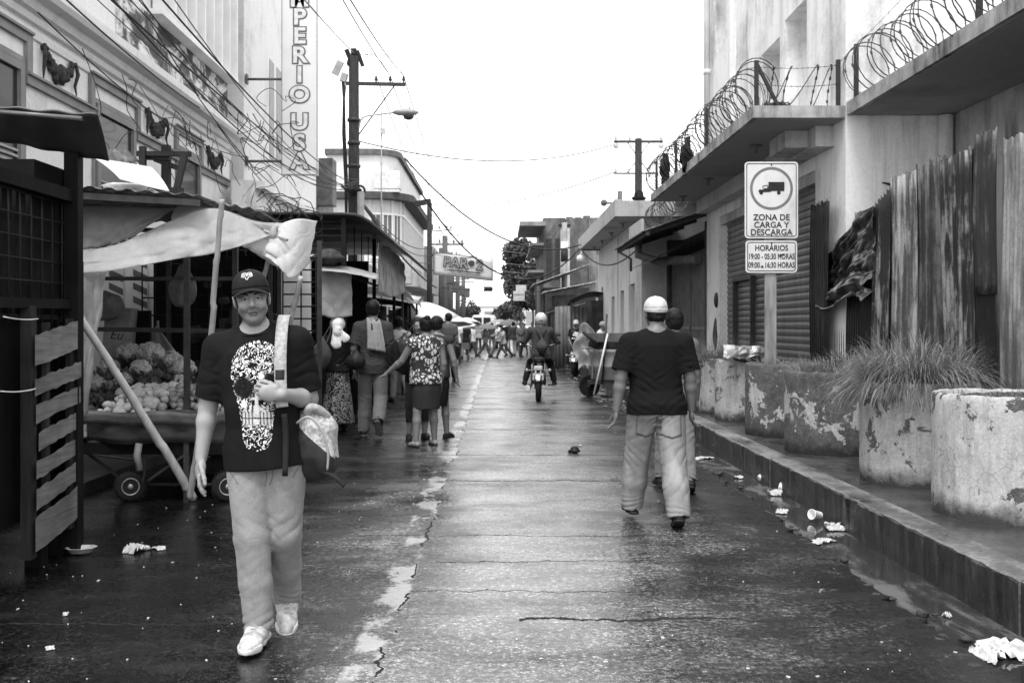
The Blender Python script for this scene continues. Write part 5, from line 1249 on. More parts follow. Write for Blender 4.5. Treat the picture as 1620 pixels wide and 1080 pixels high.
# leopard top
t = NT('leopard_cloth'); co = t.coord((1, 1, .8)); n1 = t.noise(co, 12, 1, .4, 1.0); n2 = t.noise(co, 26, 2, .5, .5); v = t.voro(t.coord((1.2, 1.2, .8)), 17, 'DISTANCE_TO_EDGE')
c1 = t.math('GREATER_THAN', t.math('ADD', v, t.math('MULTIPLY', t.math('SUBTRACT', n2, .5), .35)), .12); c2 = t.math('GREATER_THAN', n1, .42)
t.set(t.mix(t.math('MULTIPLY', c1, c2), .02, .55), .85); LEO = t.m
w3 = person('person', 'stout woman in sleeveless leopard-print top and dark skirt with her hair in a bun', bearing(674, 12.25), BK+R(28), H=1.60, wd=1.16, belly=.07, legs=((.08, .05, .05, 0), (-.04, .05, .08, 0)), h=.012, skin=0.17,
    arms=(((-.16, .05, -1), (.0, -.3, -1)), ((.40, -.35, -.85), (.48, -.55, -.55))), hd=(-.02, 0, -.1), top=dict(mat=LEO, hem=-.07, sleeve=.12, cuff=.08, h=.010, flare=.01), bottom=dict(type='skirt', mat=cloth('dark_denim', .035), hem=.50, flare=.0, h=.011, pleat=4),
    shoes=dict(mat=M('flat_shoe', .22, .6, .2, 10), low=1, scale=.95), hair=dict(style='bun', bun=(0, .07, .115), grow=1.05))
w4 = person('person', 'long-haired woman looking back at the camera behind the leopard-print top', bearing(660, 12.95), R(10), H=1.60, wd=.95, legs=((.1, .1, .04, 0), (-.1, .1, .04, 0)), h=.013, skin=0.18, det=1, fine=(.007, .012), arms=(((-.3, -.2, -1), (.3, -.8, -.2)), ((.2, 0, -1), (0, -.3, -1))),
    hd=(0, 0, .1), top=dict(mat=cloth('black_blouse'), hem=-.1, sleeve=.5, h=.012), bottom=dict(mat=cloth('dark_denim'), h=.013, len=.8), shoes=dict(mat=SHOEB, low=1), hair=dict(style='long', grow=1.1))
person('person', 'woman with bare calves and dark dress behind the leopard-print woman', bearing(691, 13.1), BK+R(-20), H=1.62, wd=1.05, legs=((.1, .05, .04, 0), (-.12, .05, .06, 0)), h=.013, skin=0.16, arms=(((-.3, .0, -1), (-.1, -.2, -1)), ((.2, .1, -1), (.1, -.3, -1))),
    top=dict(mat=cloth('dark_denim'), hem=-.05, tank=1, sleeve=0, h=.012), bottom=dict(type='skirt', mat=cloth('black_blouse'), hem=.46, flare=-.01, h=.012), shoes=dict(mat=SHOEB, low=1), hair=dict(style='short', grow=1.06))
bag_at('duffel_bag', 'big shiny black sack carried between the towel man and the leopard-print woman', P(640, 562, 12.4), (.25, .15, .23), M('shiny_black', .014, .25, .4, 12), P(655, 510, 12.6), 12, .03)
# --- farther people: colours of clothes, pose, place
CL = {n: cloth('cloth_'+n, v) for n, v in (('white', .6), ('pale', .32), ('grey', .11), ('dark', .05), ('black', .018), ('mid', .10))}
def folk(px, Y, label, H=1.68, rz=BK, tp='white', bt='dark', wd=1.0, legs=None, arms=None, btype='trousers', hem=.4, sleeve=.7, hat=None, h=.02, skin=0.14, hr='short', bl=1.0, group='people in the street crowd', **kw):
    legs = legs or ((.18, .12, .04, 0), (-.15, .25, .04, .25))
    c = person('person', label, bearing(px, Y), rz, H=H, wd=wd, legs=legs, arms=arms, h=h, skin=skin, top=dict(mat=CL[tp], hem=-.1, sleeve=sleeve, h=h*.9), bottom=dict(type=btype, mat=CL[bt], hem=hem, len=bl, flare=.03, h=h*.9),
               shoes=dict(mat=SHOEB, low=1, h=h*.8), hair=None if hat else dict(style=hr, grow=1.08), group=group, **kw)
    if hat: cap(c, hat if not isinstance(hat, str) else M('cap_white'), back=kw.get('hatback', False) if False else False, grow=1.06, knob=False)
    return c
cr = ((-.12, .0, -1), (.55, -.8, .1)); cl = ((.12, .0, -1), (-.55, -.8, .1)); fw = lambda s: ((s*.15, -.5, -1), (s*.05, -.9, -.3))
folk(709, 26.2, 'young man in grey T-shirt glancing back with black plastic bag in hand', 1.82, BK+R(-12), 'mid', 'black', 1.05, hd=(0, 0, .95), h=.014, arms=(((-.16, .0, -1), (-.06, -.25, -1)), ((.2, 0, -1), (0, -.2, -1))), det=0)
bag_at('plastic_bag', 'black plastic carrier bag hanging from the hand of the man glancing back', P(715, 557, 25.9), (.22, .12, .26), M('shiny_black'), P(717, 535, 25.9), 5, .03, group=None)
folk(631, 19.2, 'person in white shirt and pale trousers mid-stride beyond the towel man', 1.66, BK+R(15), 'white', 'pale', h=.016, legs=((-.2, .7, .03, .8), (.15, .05, .03, 0)))
folk(662, 22.5, 'man in white cap and dark clothes beyond the stalls', 1.72, BK, 'dark', 'dark', hat='w', h=.018)
folk(652, 20.5, 'dark-haired woman in black by the stall awning', 1.55, BK+R(60), 'black', 'black', h=.018)
folk(736, 44, 'woman in black T-shirt and faded skirt walking away down the street centre', 1.62, BK, 'black', 'mid', 1.15, btype='skirt', hem=.45, legs=((.12, .1, .04, 0), (-.2, .3, .04, .4)))
folk(768, 46, 'man striding right across the junction with arms raised under a tray', 1.6, R(75), 'pale', 'grey', legs=((.35, .05, .03, -.1), (-.4, .25, .03, .5)), arms=(cr, cl))
folk(722, 40, 'person in white shirt left of the woman in black', 1.68, BK, 'white', 'dark', 1.1)
folk(748, 48, 'person in white blouse right behind the woman in black', 1.6, R(60), 'white', 'dark', legs=((.4, .1, .03, 0), (-.4, .3, .03, .5)))
folk(788, 47, 'man in white cap and white shirt crossing the junction', 1.68, R(-70), 'white', 'grey', hat='w', legs=((.4, .05, .03, 0), (-.35, .3, .03, .5)), arms=(fw(-1), fw(1)))
folk(797, 45.5, 'dark-haired youth in pale shirt bending forward at the junction', 1.5, R(-75), 'pale', 'dark', legs=((.45, .05, .03, 0), (-.45, .3, .03, .5)), lean=.12, arms=(fw(-1), fw(1)))
folk(812, 48.5, 'man in dark jacket and white trousers with his back to the camera', 1.68, BK+R(20), 'dark', 'white', 1.1, sleeve=1.9)
folk(804, 52, 'person in black behind the man in white trousers', 1.7, BK, 'black', 'dark')
folk(824, 47, 'person in mid-grey leaning at the stall edge beside the motorcyclist', 1.62, R(30), 'grey', 'dark')
folk(829, 51, 'woman in dark top near the stalls on the right of the crowd', 1.62, R(-20), 'mid', 'black', btype='skirt')
folk(757, 56, 'person in pale shirt farther up the street under the traffic light', 1.65, BK, 'pale', 'dark')
folk(778, 58, 'person in dark shirt in front of the pickup truck', 1.65, BK, 'dark', 'mid')
folk(699, 34, 'person in dark clothes under the street stall umbrellas', 1.66, BK, 'dark', 'dark', h=.02)
folk(690, 30, 'person in pale top beside the tarpaulin stall posts', 1.6, BK+R(40), 'pale', 'dark', h=.02)
folk(728, 52, 'person with pale shirt among the crowd at left kerb', 1.66, BK, 'white', 'grey')
folk(741, 58, 'small figure in grey far up the left side', 1.62, BK, 'grey', 'dark')
folk(842, 56, 'person in black shirt at the far right stalls', 1.68, R(10), 'black', 'grey')
folk(816, 60, 'far person in white shirt by the right-hand stalls', 1.66, R(10), 'white', 'dark')
folk(749, 64, 'far person in dark shirt at the left of the pickup truck', 1.66, R(10), 'dark', 'dark')
mt = folk(911, 31.2, 'man in black T-shirt with white logo and white cap behind the parked motorbike', 1.66, R(5), 'black', 'dark', hat='w', h=.016, legs=((.05, .05, .04, 0), (.0, .05, .04, 0)), arms=(((-.2, -.1, -1), (.2, -.6, -.8)), ((.2, -.1, -1), (-.2, -.6, -.8))))
mb = MB(); c = mt['S'](-.03, -.135, .36); mb.box((float(c[0]), float(c[1])-.02, float(c[2])), (.16, .02, .15), ry=.3, bev=.008); mb.build('logo_print', WHITE, mt['top'])
pm_ = folk(945, 27.3, 'man in pale shirt and hat bending over the barrel cart with a translucent sheet', 1.62, R(75), 'white', 'grey', hat=M('hat_grey', .3), h=.015, lean=.22, legs=((.2, .1, .04, 0), (-.1, .1, .04, 0)), arms=(fw(-1), fw(1)))
o = thing('plastic_sheet', 'crumpled translucent plastic sheet held up beside the bending man', 'sheet', P(926, 548, 26.6)); mb = MB()
rg = random.Random(5)
mb.sheet(lambda u, v: ((u-.5)*(.36+.22*math.sin(v*3))+.05*math.sin(v*9), .12*math.sin(u*7+v*4)+.05*math.sin(v*17), (v-.55)*1.15+.13*math.sin(u*4)), 20, 24, .004)
mb.build('film', sheetmat('milky_film', .7, .4, .3, .12, .35), o)
# --- umbrellas carried or standing in the crowd and along the stalls
def umbrella(px, py, Y, r, label, mat, hgt=None, tiltx=0, group='umbrellas over the market stalls', stand=True):
    c = P(px, py, Y); o = thing('umbrella', label, 'umbrella', (c.x, c.y, 0), 0, group); mb = MB(); hh = r*.38; m_ = Matrix.Rotation(tiltx, 3, 'X')
    vs = []; N = 8; rings = 5
    def fn(u, v):
        a = 2*PI*u; seg = (u*N) % 1; rad = r*v*(1-.05*math.sin(PI*seg)*v); z = c.z-hh*(v**1.7)-.02*math.sin(PI*seg)*v
        p = m_@Vector((rad*math.cos(a), rad*math.sin(a), z-c.z)); return (p.x, p.y, p.z+c.z)
    mb.sheet(fn, 48, 6, .006); mb.build('canopy', mat, o)
    mb = MB(); mb.tube([(0, 0, .02 if stand else c.z-.8), (0, 0, c.z+.05)], .018, 6); mb.build('pole', GALV, o)
    mb = MB()
    for i in range(N): a = 2*PI*i/N; q = m_@Vector((r*.98*math.cos(a), r*.98*math.sin(a), -hh)); mb.tube([(0, 0, c.z-.03), (q.x*.5, q.y*.5, c.z+q.z*.33-.03), (q.x, q.y, c.z+q.z)], .006, 4)
    stuff_ = mb.build('ribs', GALV, o); return o

# stitched fly, pocket edges and side seams on the front man's chinos
KS = cloth('chino_seam', .13)
S_ = man['S']
def seam(pts, w_=.004):
    P2 = smoothpath([(p[0], 0, p[1]) for p in pts], 8)
    def fn(u, v):
        i = min(int(round(u*(len(P2)-1))), len(P2)-1); q = P2[i]; t_ = (P2[min(i+1, len(P2)-1)]-P2[max(i-1, 0)]).normalized()
        c = S_(q.x, 0, q.z); return (float(c[0])+(v-.5)*w_*-t_.z, 0, float(c[2])+(v-.5)*w_*t_.x)
    wrap(man['bottom'], fn, len(P2)-1, 2, 'seam', KS, .0022, (0, 1, 0), .002)
seam([(.0, -.09), (.0, -.15), (-.01, -.19)]); seam([(.03, -.09), (.032, -.14), (.012, -.185)]); seam([(-.165, -.10), (-.135, -.14), (-.125, -.16)]); seam([(.165, -.10), (.135, -.14), (.125, -.16)])
# ================================================================ right side: planters, sign, zinc fence, razor wire
def planter(i, x, Y, r, h, label, mat, seed):
    o = thing('planter', label, 'planter', (x, Y, .236), 0, 'concrete pipe planters along the pavement'); rg = random.Random(seed)
    prof = [(r*.99, 0), (r*1.0, .05), (r, h*.5), (r*1.0, h-.04), (r*.99, h-.012), (r*.965, h), (r*.87, h-.002), (r*.86, h-.09)]
    m = MB(); n = 72; pr = []
    for (r0, z0), (r1, z1) in zip(prof[:-1], prof[1:]):
        k = 10 if z1-z0 > .3 else 1
        for q in range(k): pr.append((r0+(r1-r0)*q/k, z0+(z1-z0)*q/k))
    pr.append(prof[-1]); vs = []
    for a_, (rr_, z) in enumerate(pr):
        for q in range(n):
            a = 2*PI*q/n; d = rg.uniform(-.002, .002)+.006*math.sin(3*a+seed)+(rg.uniform(-.006, .003) if z > h-.05 else 0)
            vs.append(((rr_+d)*math.cos(a), (rr_+d)*math.sin(a), z+(rg.uniform(-.007, .003) if z > h-.03 else 0)))
    m.add(vs, [(a*n+q, a*n+(q+1) % n, (a+1)*n+(q+1) % n, (a+1)*n+q) for a in range(len(pr)-1) for q in range(n)], True)
    m.build('pipe_wall', mat, o)
    m = MB(); m.sheet(lambda u, v: (r*.86*v*math.cos(2*PI*u), r*.86*v*math.sin(2*PI*u), h-.05+.03*math.sin(9*u+7*v)*v+rg.uniform(-.01, .012)), 40, 10); m.build('soil', M('soil', .05, .95, .6, 14, .8), o)
    return o
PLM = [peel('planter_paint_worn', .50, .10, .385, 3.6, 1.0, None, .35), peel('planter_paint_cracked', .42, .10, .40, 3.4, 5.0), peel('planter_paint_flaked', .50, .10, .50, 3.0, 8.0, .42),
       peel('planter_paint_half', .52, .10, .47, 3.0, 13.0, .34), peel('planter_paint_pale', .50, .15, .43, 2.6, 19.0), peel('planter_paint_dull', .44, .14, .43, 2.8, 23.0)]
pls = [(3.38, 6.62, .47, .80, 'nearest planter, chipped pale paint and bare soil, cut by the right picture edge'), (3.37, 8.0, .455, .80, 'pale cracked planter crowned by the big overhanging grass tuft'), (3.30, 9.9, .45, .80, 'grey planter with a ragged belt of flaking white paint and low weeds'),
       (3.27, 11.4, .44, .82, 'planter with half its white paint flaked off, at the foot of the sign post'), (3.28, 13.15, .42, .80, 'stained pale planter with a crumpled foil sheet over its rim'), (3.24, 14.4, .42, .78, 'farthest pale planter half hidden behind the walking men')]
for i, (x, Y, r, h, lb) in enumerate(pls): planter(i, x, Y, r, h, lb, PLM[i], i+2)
def blades(name, label, c, r, n, L, mat, seed, droop=1.0, w_=.006, up=.5):
    rg = random.Random(seed); m = MB()
    for _ in range(n):
        a = rg.uniform(0, 2*PI); q = r*math.sqrt(rg.random()); b0 = Vector((q*math.cos(a), q*math.sin(a), 0)); a2 = a+rg.gauss(0, .6); el = rg.uniform(up, 1.45); l = L*rg.uniform(.5, 1.15)
        d = Vector((math.cos(a2)*math.cos(el), math.sin(a2)*math.cos(el), math.sin(el))); sd = Vector((-math.sin(a2), math.cos(a2), 0)).lerp(Vector((rg.uniform(-1, 1), rg.uniform(-1, 1), 0)), .4).normalized()
        vs = []; p = b0.copy(); ww = w_*rg.uniform(.5, 1.2); N = 6; dr = droop*rg.uniform(.4, 1.5)
        for k in range(N+1):
            s_ = sd*ww*(1-(k/N)**2)*.5; vs += [p-s_, p+s_]; p = p+d*(l/N); d = (d+Vector((0, 0, -dr*.26*(k+1)/N*1.6))).normalized()
        m.add(vs, [(2*k, 2*k+1, 2*k+3, 2*k+2) for k in range(N)], True)
    o = m.build(name, mat, None, c); tag(o, label, 'grass' if 'grass' in name else 'weeds'); return o
t = NT('grass_blade'); n_ = t.noise(t.coord(), 5, 4); t.set(t.ramp(n_, [(.3, .07), (.5, .2), (.7, .45)]), .6, 0, .3); tr = t.n('BsdfTranslucent'); tr.inputs[0].default_value = (.18, .18, .18, 1)
ms = t.n('MixShader'); ms.inputs[0].default_value = .3; t.l(t.b.outputs[0], ms.inputs[1]); t.l(tr.outputs[0], ms.inputs[2]); t.l(ms.outputs[0], t.out.inputs[0]); GRASS = t.m
blades('grass_tuft', 'big wild tuft of long grass spilling over the cracked planter', (3.34, 8.0, .99), .37, 3600, .52, GRASS, 3, 2.3, .0085, .05)
blades('weed_patch', 'low weeds and dead stalks on the grey flaking planter', (3.31, 9.9, .99), .40, 700, .22, GRASS, 5, 1.0, .006, .5)
blades('weed_patch', 'weeds hanging from the farthest planter beside the walking man', (3.2, 14.3, .98), .42, 700, .42, GRASS, 6, 1.2, .007, .4)
blades('weed_patch', 'sparse stubble of weeds on the planter at the sign post', (3.28, 11.4, 1.01), .38, 260, .14, GRASS, 7, 1.0, .006, .5)
blades('weed_patch', 'thin weeds on the bare soil of the nearest planter', (3.38, 6.62, 1.0), .36, 240, .06, GRASS, 8, 1.0, .006, .3)
blades('weed_patch', 'taller leafy weeds between the sign post and the zinc fence', (3.62, 10.3, 1.0), .2, 260, .3, GRASS, 9, 1.0, .012, .7)
o = thing('foil_sheet', 'crumpled silver foil sheet hung over the pale planter by two dark sticks', 'sheet', (3.16, 13.0, 1.04)); rg = random.Random(4); m = MB()
def foil_fn(u, v):
    e = float(vnoise(np.array([[u*1.0, v*1.0, .4]], dtype=np.float32), 5.3, 3)[0])*.05+abs(float(vnoise(np.array([[u, v, .9]], dtype=np.float32), 9.1, 6)[0]))*.04
    return ((u-.5)*.56+.25*max(0, v-.4)*(u-.3), -.30*min(1, v*1.6)-.04*v-e, .20*math.sin(min(1, v*1.25)*PI*.8)*(1-.35*u)-.26*max(0, v-.5)*(1.1-u)+e*.8)
m.sheet(foil_fn, 14, 14, .003, smooth=False)
m.build('foil', M('foil', .4, .32, .5, 8, .6, metal=.4), o)
m = MB(); m.tube([(-.22, -.5, .03), (.06, -.3, -.04)], .017, 6); m.build('stick', BLACK, o); m = MB(); m.tube([(-.02, -.55, .02), (.3, -.42, -.06)], .02, 6); m.build('stick', BLACK, o)
# ---- loading-zone sign
G_ = thing('road_sign', 'white sign on flat metal post with truck in circle reading ZONA DE CARGA Y DESCARGA', 'sign', (3.17, 11.6, .3))
m = MB(); m.box((0, .03, 1.3), (.13, .012, 3.1)); m.box((-.06, .045, 1.3), (.012, .03, 3.1)); m.box((.06, .045, 1.3), (.012, .03, 3.1)); m.build('post', M('post_weathered', .3, .5, .5, 4, metal=.3, aniso=(3, 3, .5)), G_)
t = NT('sign_white'); a = t.noise(t.coord((1, 1, .6)), 3, 7, .7); t.set(t.ramp(a, [(.3, .5), (.5, .68), (.7, .72)]), .4); SIGNW = t.m
SB, SR = M('sign_black', .03, .5, .2, 10), M('sign_ring', .16, .5, .15, 10)
def rrect(w_, h_, r, n=6):
    out = []
    for cx, cy, a0 in ((w_/2-r, h_/2-r, 0), (-w_/2+r, h_/2-r, 90), (-w_/2+r, -h_/2+r, 180), (w_/2-r, -h_/2+r, 270)):
        for i in range(n+1): a = R(a0+90*i/n); out.append((cx+r*math.cos(a), cy+r*math.sin(a)))
    return out
def plate(cz, w_, h_, nm, zs):
    m = MB(); p = rrect(w_, h_, .04); m.prism(p, lambda a, b: (a, 0, cz+b), lambda a, b: (a, .012, cz+b)); pl = m.build(nm, SIGNW, G_)
    m = MB(); q = rrect(w_-.035, h_-.035, .03); q2 = rrect(w_-.053, h_-.053, .022); n = len(q)
    m.add([(a, -.002, cz+b) for a, b in q]+[(a, -.002, cz+b) for a, b in q2], [(i, (i+1) % n, n+(i+1) % n, n+i) for i in range(n)]); m.build('border', SB, pl); return pl
z1 = P(0, 316.5, 11.6).z-.3; z2 = P(0, 406, 11.6).z-.3
pl = plate(z1, .62, .89, 'sign_plate', 0)
m = MB(); n = 48; vs = []
for i in range(n): a = 2*PI*i/n; vs += [(.25*math.cos(a), -.003, z1+.135+.25*math.sin(a)), (.22*math.cos(a), -.003, z1+.135+.22*math.sin(a))]
m.add(vs, [(2*i, 2*((i+1) % n), 2*((i+1) % n)+1, 2*i+1) for i in range(n)]); m.build('ring', SR, pl)
m = MB(); cz = z1+.125
f = lambda a, b: (a, -.004, cz+b)
m.add([f(*p) for p in ((-.035, -.02), (.15, -.02), (.15, .085), (-.035, .085))], [(0, 1, 2, 3)])
m.add([f(*p) for p in ((-.15, -.035), (.0, -.03), (-.035, -.005), (-.035, .03), (-.05, .03), (-.05, .012), (-.09, .012), (-.098, -.002), (-.15, -.006))], [tuple(range(9))])
m.add([f(*p) for p in ((-.11, .012), (-.095, .045), (-.035, .048), (-.035, .04), (-.09, .037), (-.1, .012))], [tuple(range(6))])
for cx in (-.12, .085): m.add([(cx+.022*math.cos(2*PI*i/16), -.0045, cz-.04+.022*math.sin(2*PI*i/16)) for i in range(16)], [tuple(range(16))])
m.build('truck_symbol', SB, pl)
for s_, z in (('ZONA DE', -.205), ('CARGA Y', -.292), ('DESCARGA', -.378)): text('lettering', s_, .098, SB, pl, (0, -.003, z1+z), bold=.0015, ext=.001, sx=.98)
p2 = plate(z2, .60, .375, 'time_plate', 0)
for s_, z in (('HORÁRIOS', .098), ('19:00 - 05:30 HORAS', 0), ('09:00 - 16:30 HORAS', -.1)): text('lettering', s_, .092, SB, p2, (0, -.003, z2+z), bold=.0016, ext=.001, sx=.665 if len(s_) > 10 else .85)
m = MB(); m.ball((.11, -.006, z2+.02), .012, 8, 6, (3, .2, .7), .2); m.ball((-.11, -.006, z2-.12), .010, 8, 6, (2, .2, .8), .2); m.build('paint_smear', SB, p2)
for z in (z1+.41, z1-.41, z2+.16): m = MB(); m.ball((0, -.004, z), .010, 8, 5, (1, .5, 1)); m.build('bolt', DARKMETAL, G_)
# ---- zinc fence
FN = thing('zinc_fence', 'tall patchwork fence of upright rusty corrugated zinc sheets in front of the set-back building', 'fence', (4.0, 9, .236))
def zinc(y0, y1, z0, z1, mat, tilt=0, x=0, amp=.009, pitch=.076, seed=0, jag=.02, nm='zinc_sheet', bulge=0, z1b=None):
    rg = random.Random(seed); js = [rg.uniform(-jag, jag) for _ in range(60)]; m = MB(); n = max(12, int(abs(y1-y0)/pitch*6))
    def fn(u, v):
        yy = y0+(y1-y0)*u; zt = z1+((z1b if z1b is not None else z1)-z1)*u+js[int(u*20) % 60]*.6+(.01*math.sin(u*40)); z = z0+(zt-z0)*v
        return (x+amp*math.sin(2*PI*(yy)/pitch)+bulge*math.sin(PI*v)*math.sin(PI*u)+tilt*.1*(v-.5)+.012*math.sin(v*5+seed), yy+tilt*(v-.5)+.01*math.sin(v*3+seed), z)
    m.sheet(fn, n, 14, .004); return m.build(nm, mat, FN)
ZA, ZB, ZC, ZD, ZE = rusty('zinc_dark', .035, .01, .6, 1, .6), rusty('zinc_pale', .38, .07, .5, 5, .6), rusty('zinc_mottled', .17, .03, .6, 9, .65), rusty('zinc_streaked', .26, .02, .6, 14, .6), rusty('zinc_right', .32, .10, .45, 20, .65)
Y = lambda px: 4.0*F/(px-VX)
zinc(Y(1326)-9, Y(1297)-9, 0, 2.72, ZA, -.1, -.12, seed=1, jag=.04)
zinc(Y(1395)-9, Y(1318)-9, 0, 1.75, ZA, .05, .02, seed=2)
zinc(Y(1413)-9, Y(1385)-9, 0, 2.66, ZD, .03, -.03, seed=3, z1b=2.5)
zinc(Y(1452)-9, Y(1410)-9, 0, 2.74, ZB, .02, -.01, .004, seed=4)
zinc(Y(1497)-9, Y(1450)-9, 0, 2.76, ZC, .02, .01, .003, .05, seed=5, jag=.05)
zinc(Y(1545)-9, Y(1495)-9, 0, 2.74, ZD, .03, -.025, seed=6, z1b=2.72)
zinc(Y(1580)-9, Y(1538)-9, 0, 2.72, ZA, .05, .0, seed=7)
zinc(Y(1582)-9.02, Y(1550)-9, 1.5, 2.82, ZC, .0, -.04, seed=8)
zinc(Y(1668)-9, Y(1584)-9, 0, 2.72, ZE, .0, .0, .003, .06, seed=9)
zinc(3*F/900-9, Y(1668)-9, 0, 2.76, ZC, .0, -.01, .008, seed=10)
m = MB(); m.bx(.05, .12, Y(1583)-9.04, Y(1583)-8.97, 0, 2.95); m.build('post', wood('post_wood', .08), FN)
m = MB(); m.bx(.05, .12, Y(1400)-9.04, Y(1400)-8.97, 0, 2.6); m.build('post', wood('post_wood'), FN)
# crumpled scrap nailed over the gap
rg = random.Random(11); nn_ = [[rg.uniform(-1, 1) for _ in range(12)] for _ in range(12)]
m = MB(); ya, yb = Y(1392)-9, Y(1310)-9
def cr_fn(u, v):
    p = np.array([[u*1.0+.3*v, v*1.3, 3.1]], dtype=np.float32); e = (abs(float(vnoise(p, 4.1, 5)[0]))*.16+abs(float(vnoise(p, 9.7, 8)[0]))*.07)
    return (.0-e*.8-.06*(1-v)**3, ya+(yb-ya)*u+.05*math.sin(v*5)+e*.3, 1.52+(1.0-.38*u)*v+.06*math.sin(u*6)-.2*e)
m.sheet(cr_fn, 44, 44, .003); m.build('crumpled_sheet', rusty('zinc_crumpled', .10, .02, .5, 31, .25, .6, .6, 1.6), FN)
zinc(Y(1392)-9, Y(1345)-9, 1.9, 2.52, ZB, .0, .06, seed=17, jag=.02)
# ---- razor wire coils
WIRE = M('wire_steel', .05, .5, .5, 30, metal=.4)
def coil(name, label, a, b, r, turns, seed, lean_=0, sq=.8, spare=0):
    a, b = Vector(a), Vector(b); ax = (b-a); L = ax.length; t_ = ax.normalized(); up = Vector((0, 0, 1)); sd = t_.cross(up).normalized(); rg = random.Random(seed)
    o = thing(name, label, 'razor wire', tuple(a)); pts = []; N = int(turns*20); ph = rg.uniform(0, 6); wob = [rg.uniform(-1, 1) for _ in range(int(turns)+3)]
    for i in range(N+1):
        u = i/N; an = 2*PI*turns*u+ph; k = turns*u; w0 = wob[int(k)]*(1-k % 1)+wob[int(k)+1]*(k % 1); rr_ = r*(1+.16*w0)
        pts.append(ax*u+sd*math.cos(an)*rr_*sq+up*(math.sin(an)*rr_+r*.93)+t_*(.05*math.sin(an*.5+w0*3)+lean_*math.sin(an))*1.0)
    m = MB(); m.tube(pts, .0062, 4, True); m.build('coil', WIRE, o)
    m = MB()
    for i in range(2, N, 2):
        p = pts[i]; d = (pts[i+1]-p).normalized() if i < N else t_
        m.bar(p-d*.02, p+d*.02, .024, .003); 
    bb = m.build('barb', WIRE, o); stuff(bb); return o
coil('razor_wire', 'long dense coil of razor wire along the street edge of the white building balcony', (3.02, 11.6, 4.03), (3.02, 19.1, 4.03), .29, 50, 1, .06)
coil('razor_wire', 'wide coil of razor wire along the mouldy slab at top right', (4.12, 6.4, 4.06), (4.12, 11.35, 4.06), .31, 27, 2, .10)
coil('razor_wire', 'loose stretched loops of razor wire across the short balcony end', (3.05, 11.56, 4.03), (3.95, 11.56, 4.03), .24, 3.5, 3, .08, .25)
coil('razor_wire', 'small grey coil of razor wire above the tin awning', (3.6, 19.3, 3.85), (3.6, 23.6, 3.72), .26, 26, 4, .06)
def iron_post(label, c, h, brace=None):
    o = thing('iron_post', label, 'post', c, 0, 'iron posts carrying the razor wire'); m = MB(); m.bar((0, 0, 0), (0, 0, h), .045, .04); m.build('angle_iron', M('rust_iron', .04), o)
    if brace: m = MB(); m.bar((0, 0, h-.03), brace, .035); m.build('brace', M('rust_iron', .04), o)
iron_post('iron post with slanting brace at the near corner of the balcony', (3.0, 11.62, 4.02), .55, (.25, 0, .03))
iron_post('thin iron post at the wall end of the short balcony side', (3.93, 11.55, 4.02), .54)
iron_post('iron post at the far end of the balcony coil', (3.0, 19.0, 4.02), .58)
iron_post('iron post halfway along the balcony coil', (3.0, 14.4, 4.02), .6)
iron_post('iron post where the mouldy slab meets the end wall', (4.05, 11.3, 4.05), .62)
iron_post('iron post among the coils at top right of the slab', (4.05, 8.4, 4.05), .62)
iron_post('iron post beyond the middle of the balcony coil', (3.0, 16.9, 4.02), .58)
for a, b, lb in (((3.0, 11.62, 4.5), (3.93, 11.55, 4.5), 'barbed strand along the top of the short balcony end'), ((3.93, 11.55, 4.52), (4.05, 8.4, 4.95), 'barbed strand sagging above the top right coil'), ((3.0, 11.62, 4.3), (3.93, 11.55, 4.28), 'barbed strand along the middle of the short balcony end')):
    m = MB(); pts = catenary(a, b, .03, 30); m.tube(pts, .003, 4)
    for i in range(1, 30, 2): m.box(pts[i], (.003, .004, .03), rx=i)
    tag(m.build('barbed_strand', WIRE), lb, 'wire')
# rags caught in the wire
for k, (px, py, Y_, lb) in enumerate(((1086, 245, 15.6, 'dark rag caught in the balcony razor wire'), (1052, 268, 18.0, 'grey cloth and tangled scraps caught at the far end of the coil'))):
    m = MB(); c = P(px, py, Y_); m.sheet(lambda u, v: (.06*math.sin(u*9+v*5), (u-.5)*.5+.05*math.sin(v*8), (v-.5)*.42+.06*math.sin(u*7+k)), 14, 12, .008); tag(m.build('rag', cloth('rag_dark', .03), None, c), lb, 'rag')
m = MB(); rg = random.Random(2)
for _ in range(60): a = rg.uniform(0, 6.3); r0 = rg.uniform(.05, .16); m.tube([(r0*math.cos(a+t_), r0*.8*math.sin(a+t_), .02+rg.uniform(0, .05)) for t_ in (0, .5, 1, 1.5)], .004, 4)
o = m.build('wire_heap', WIRE, None, (3.28, 11.75, 4.03)); tag(o, 'heap of tangled dark wire and twigs on the balcony corner', 'wire')
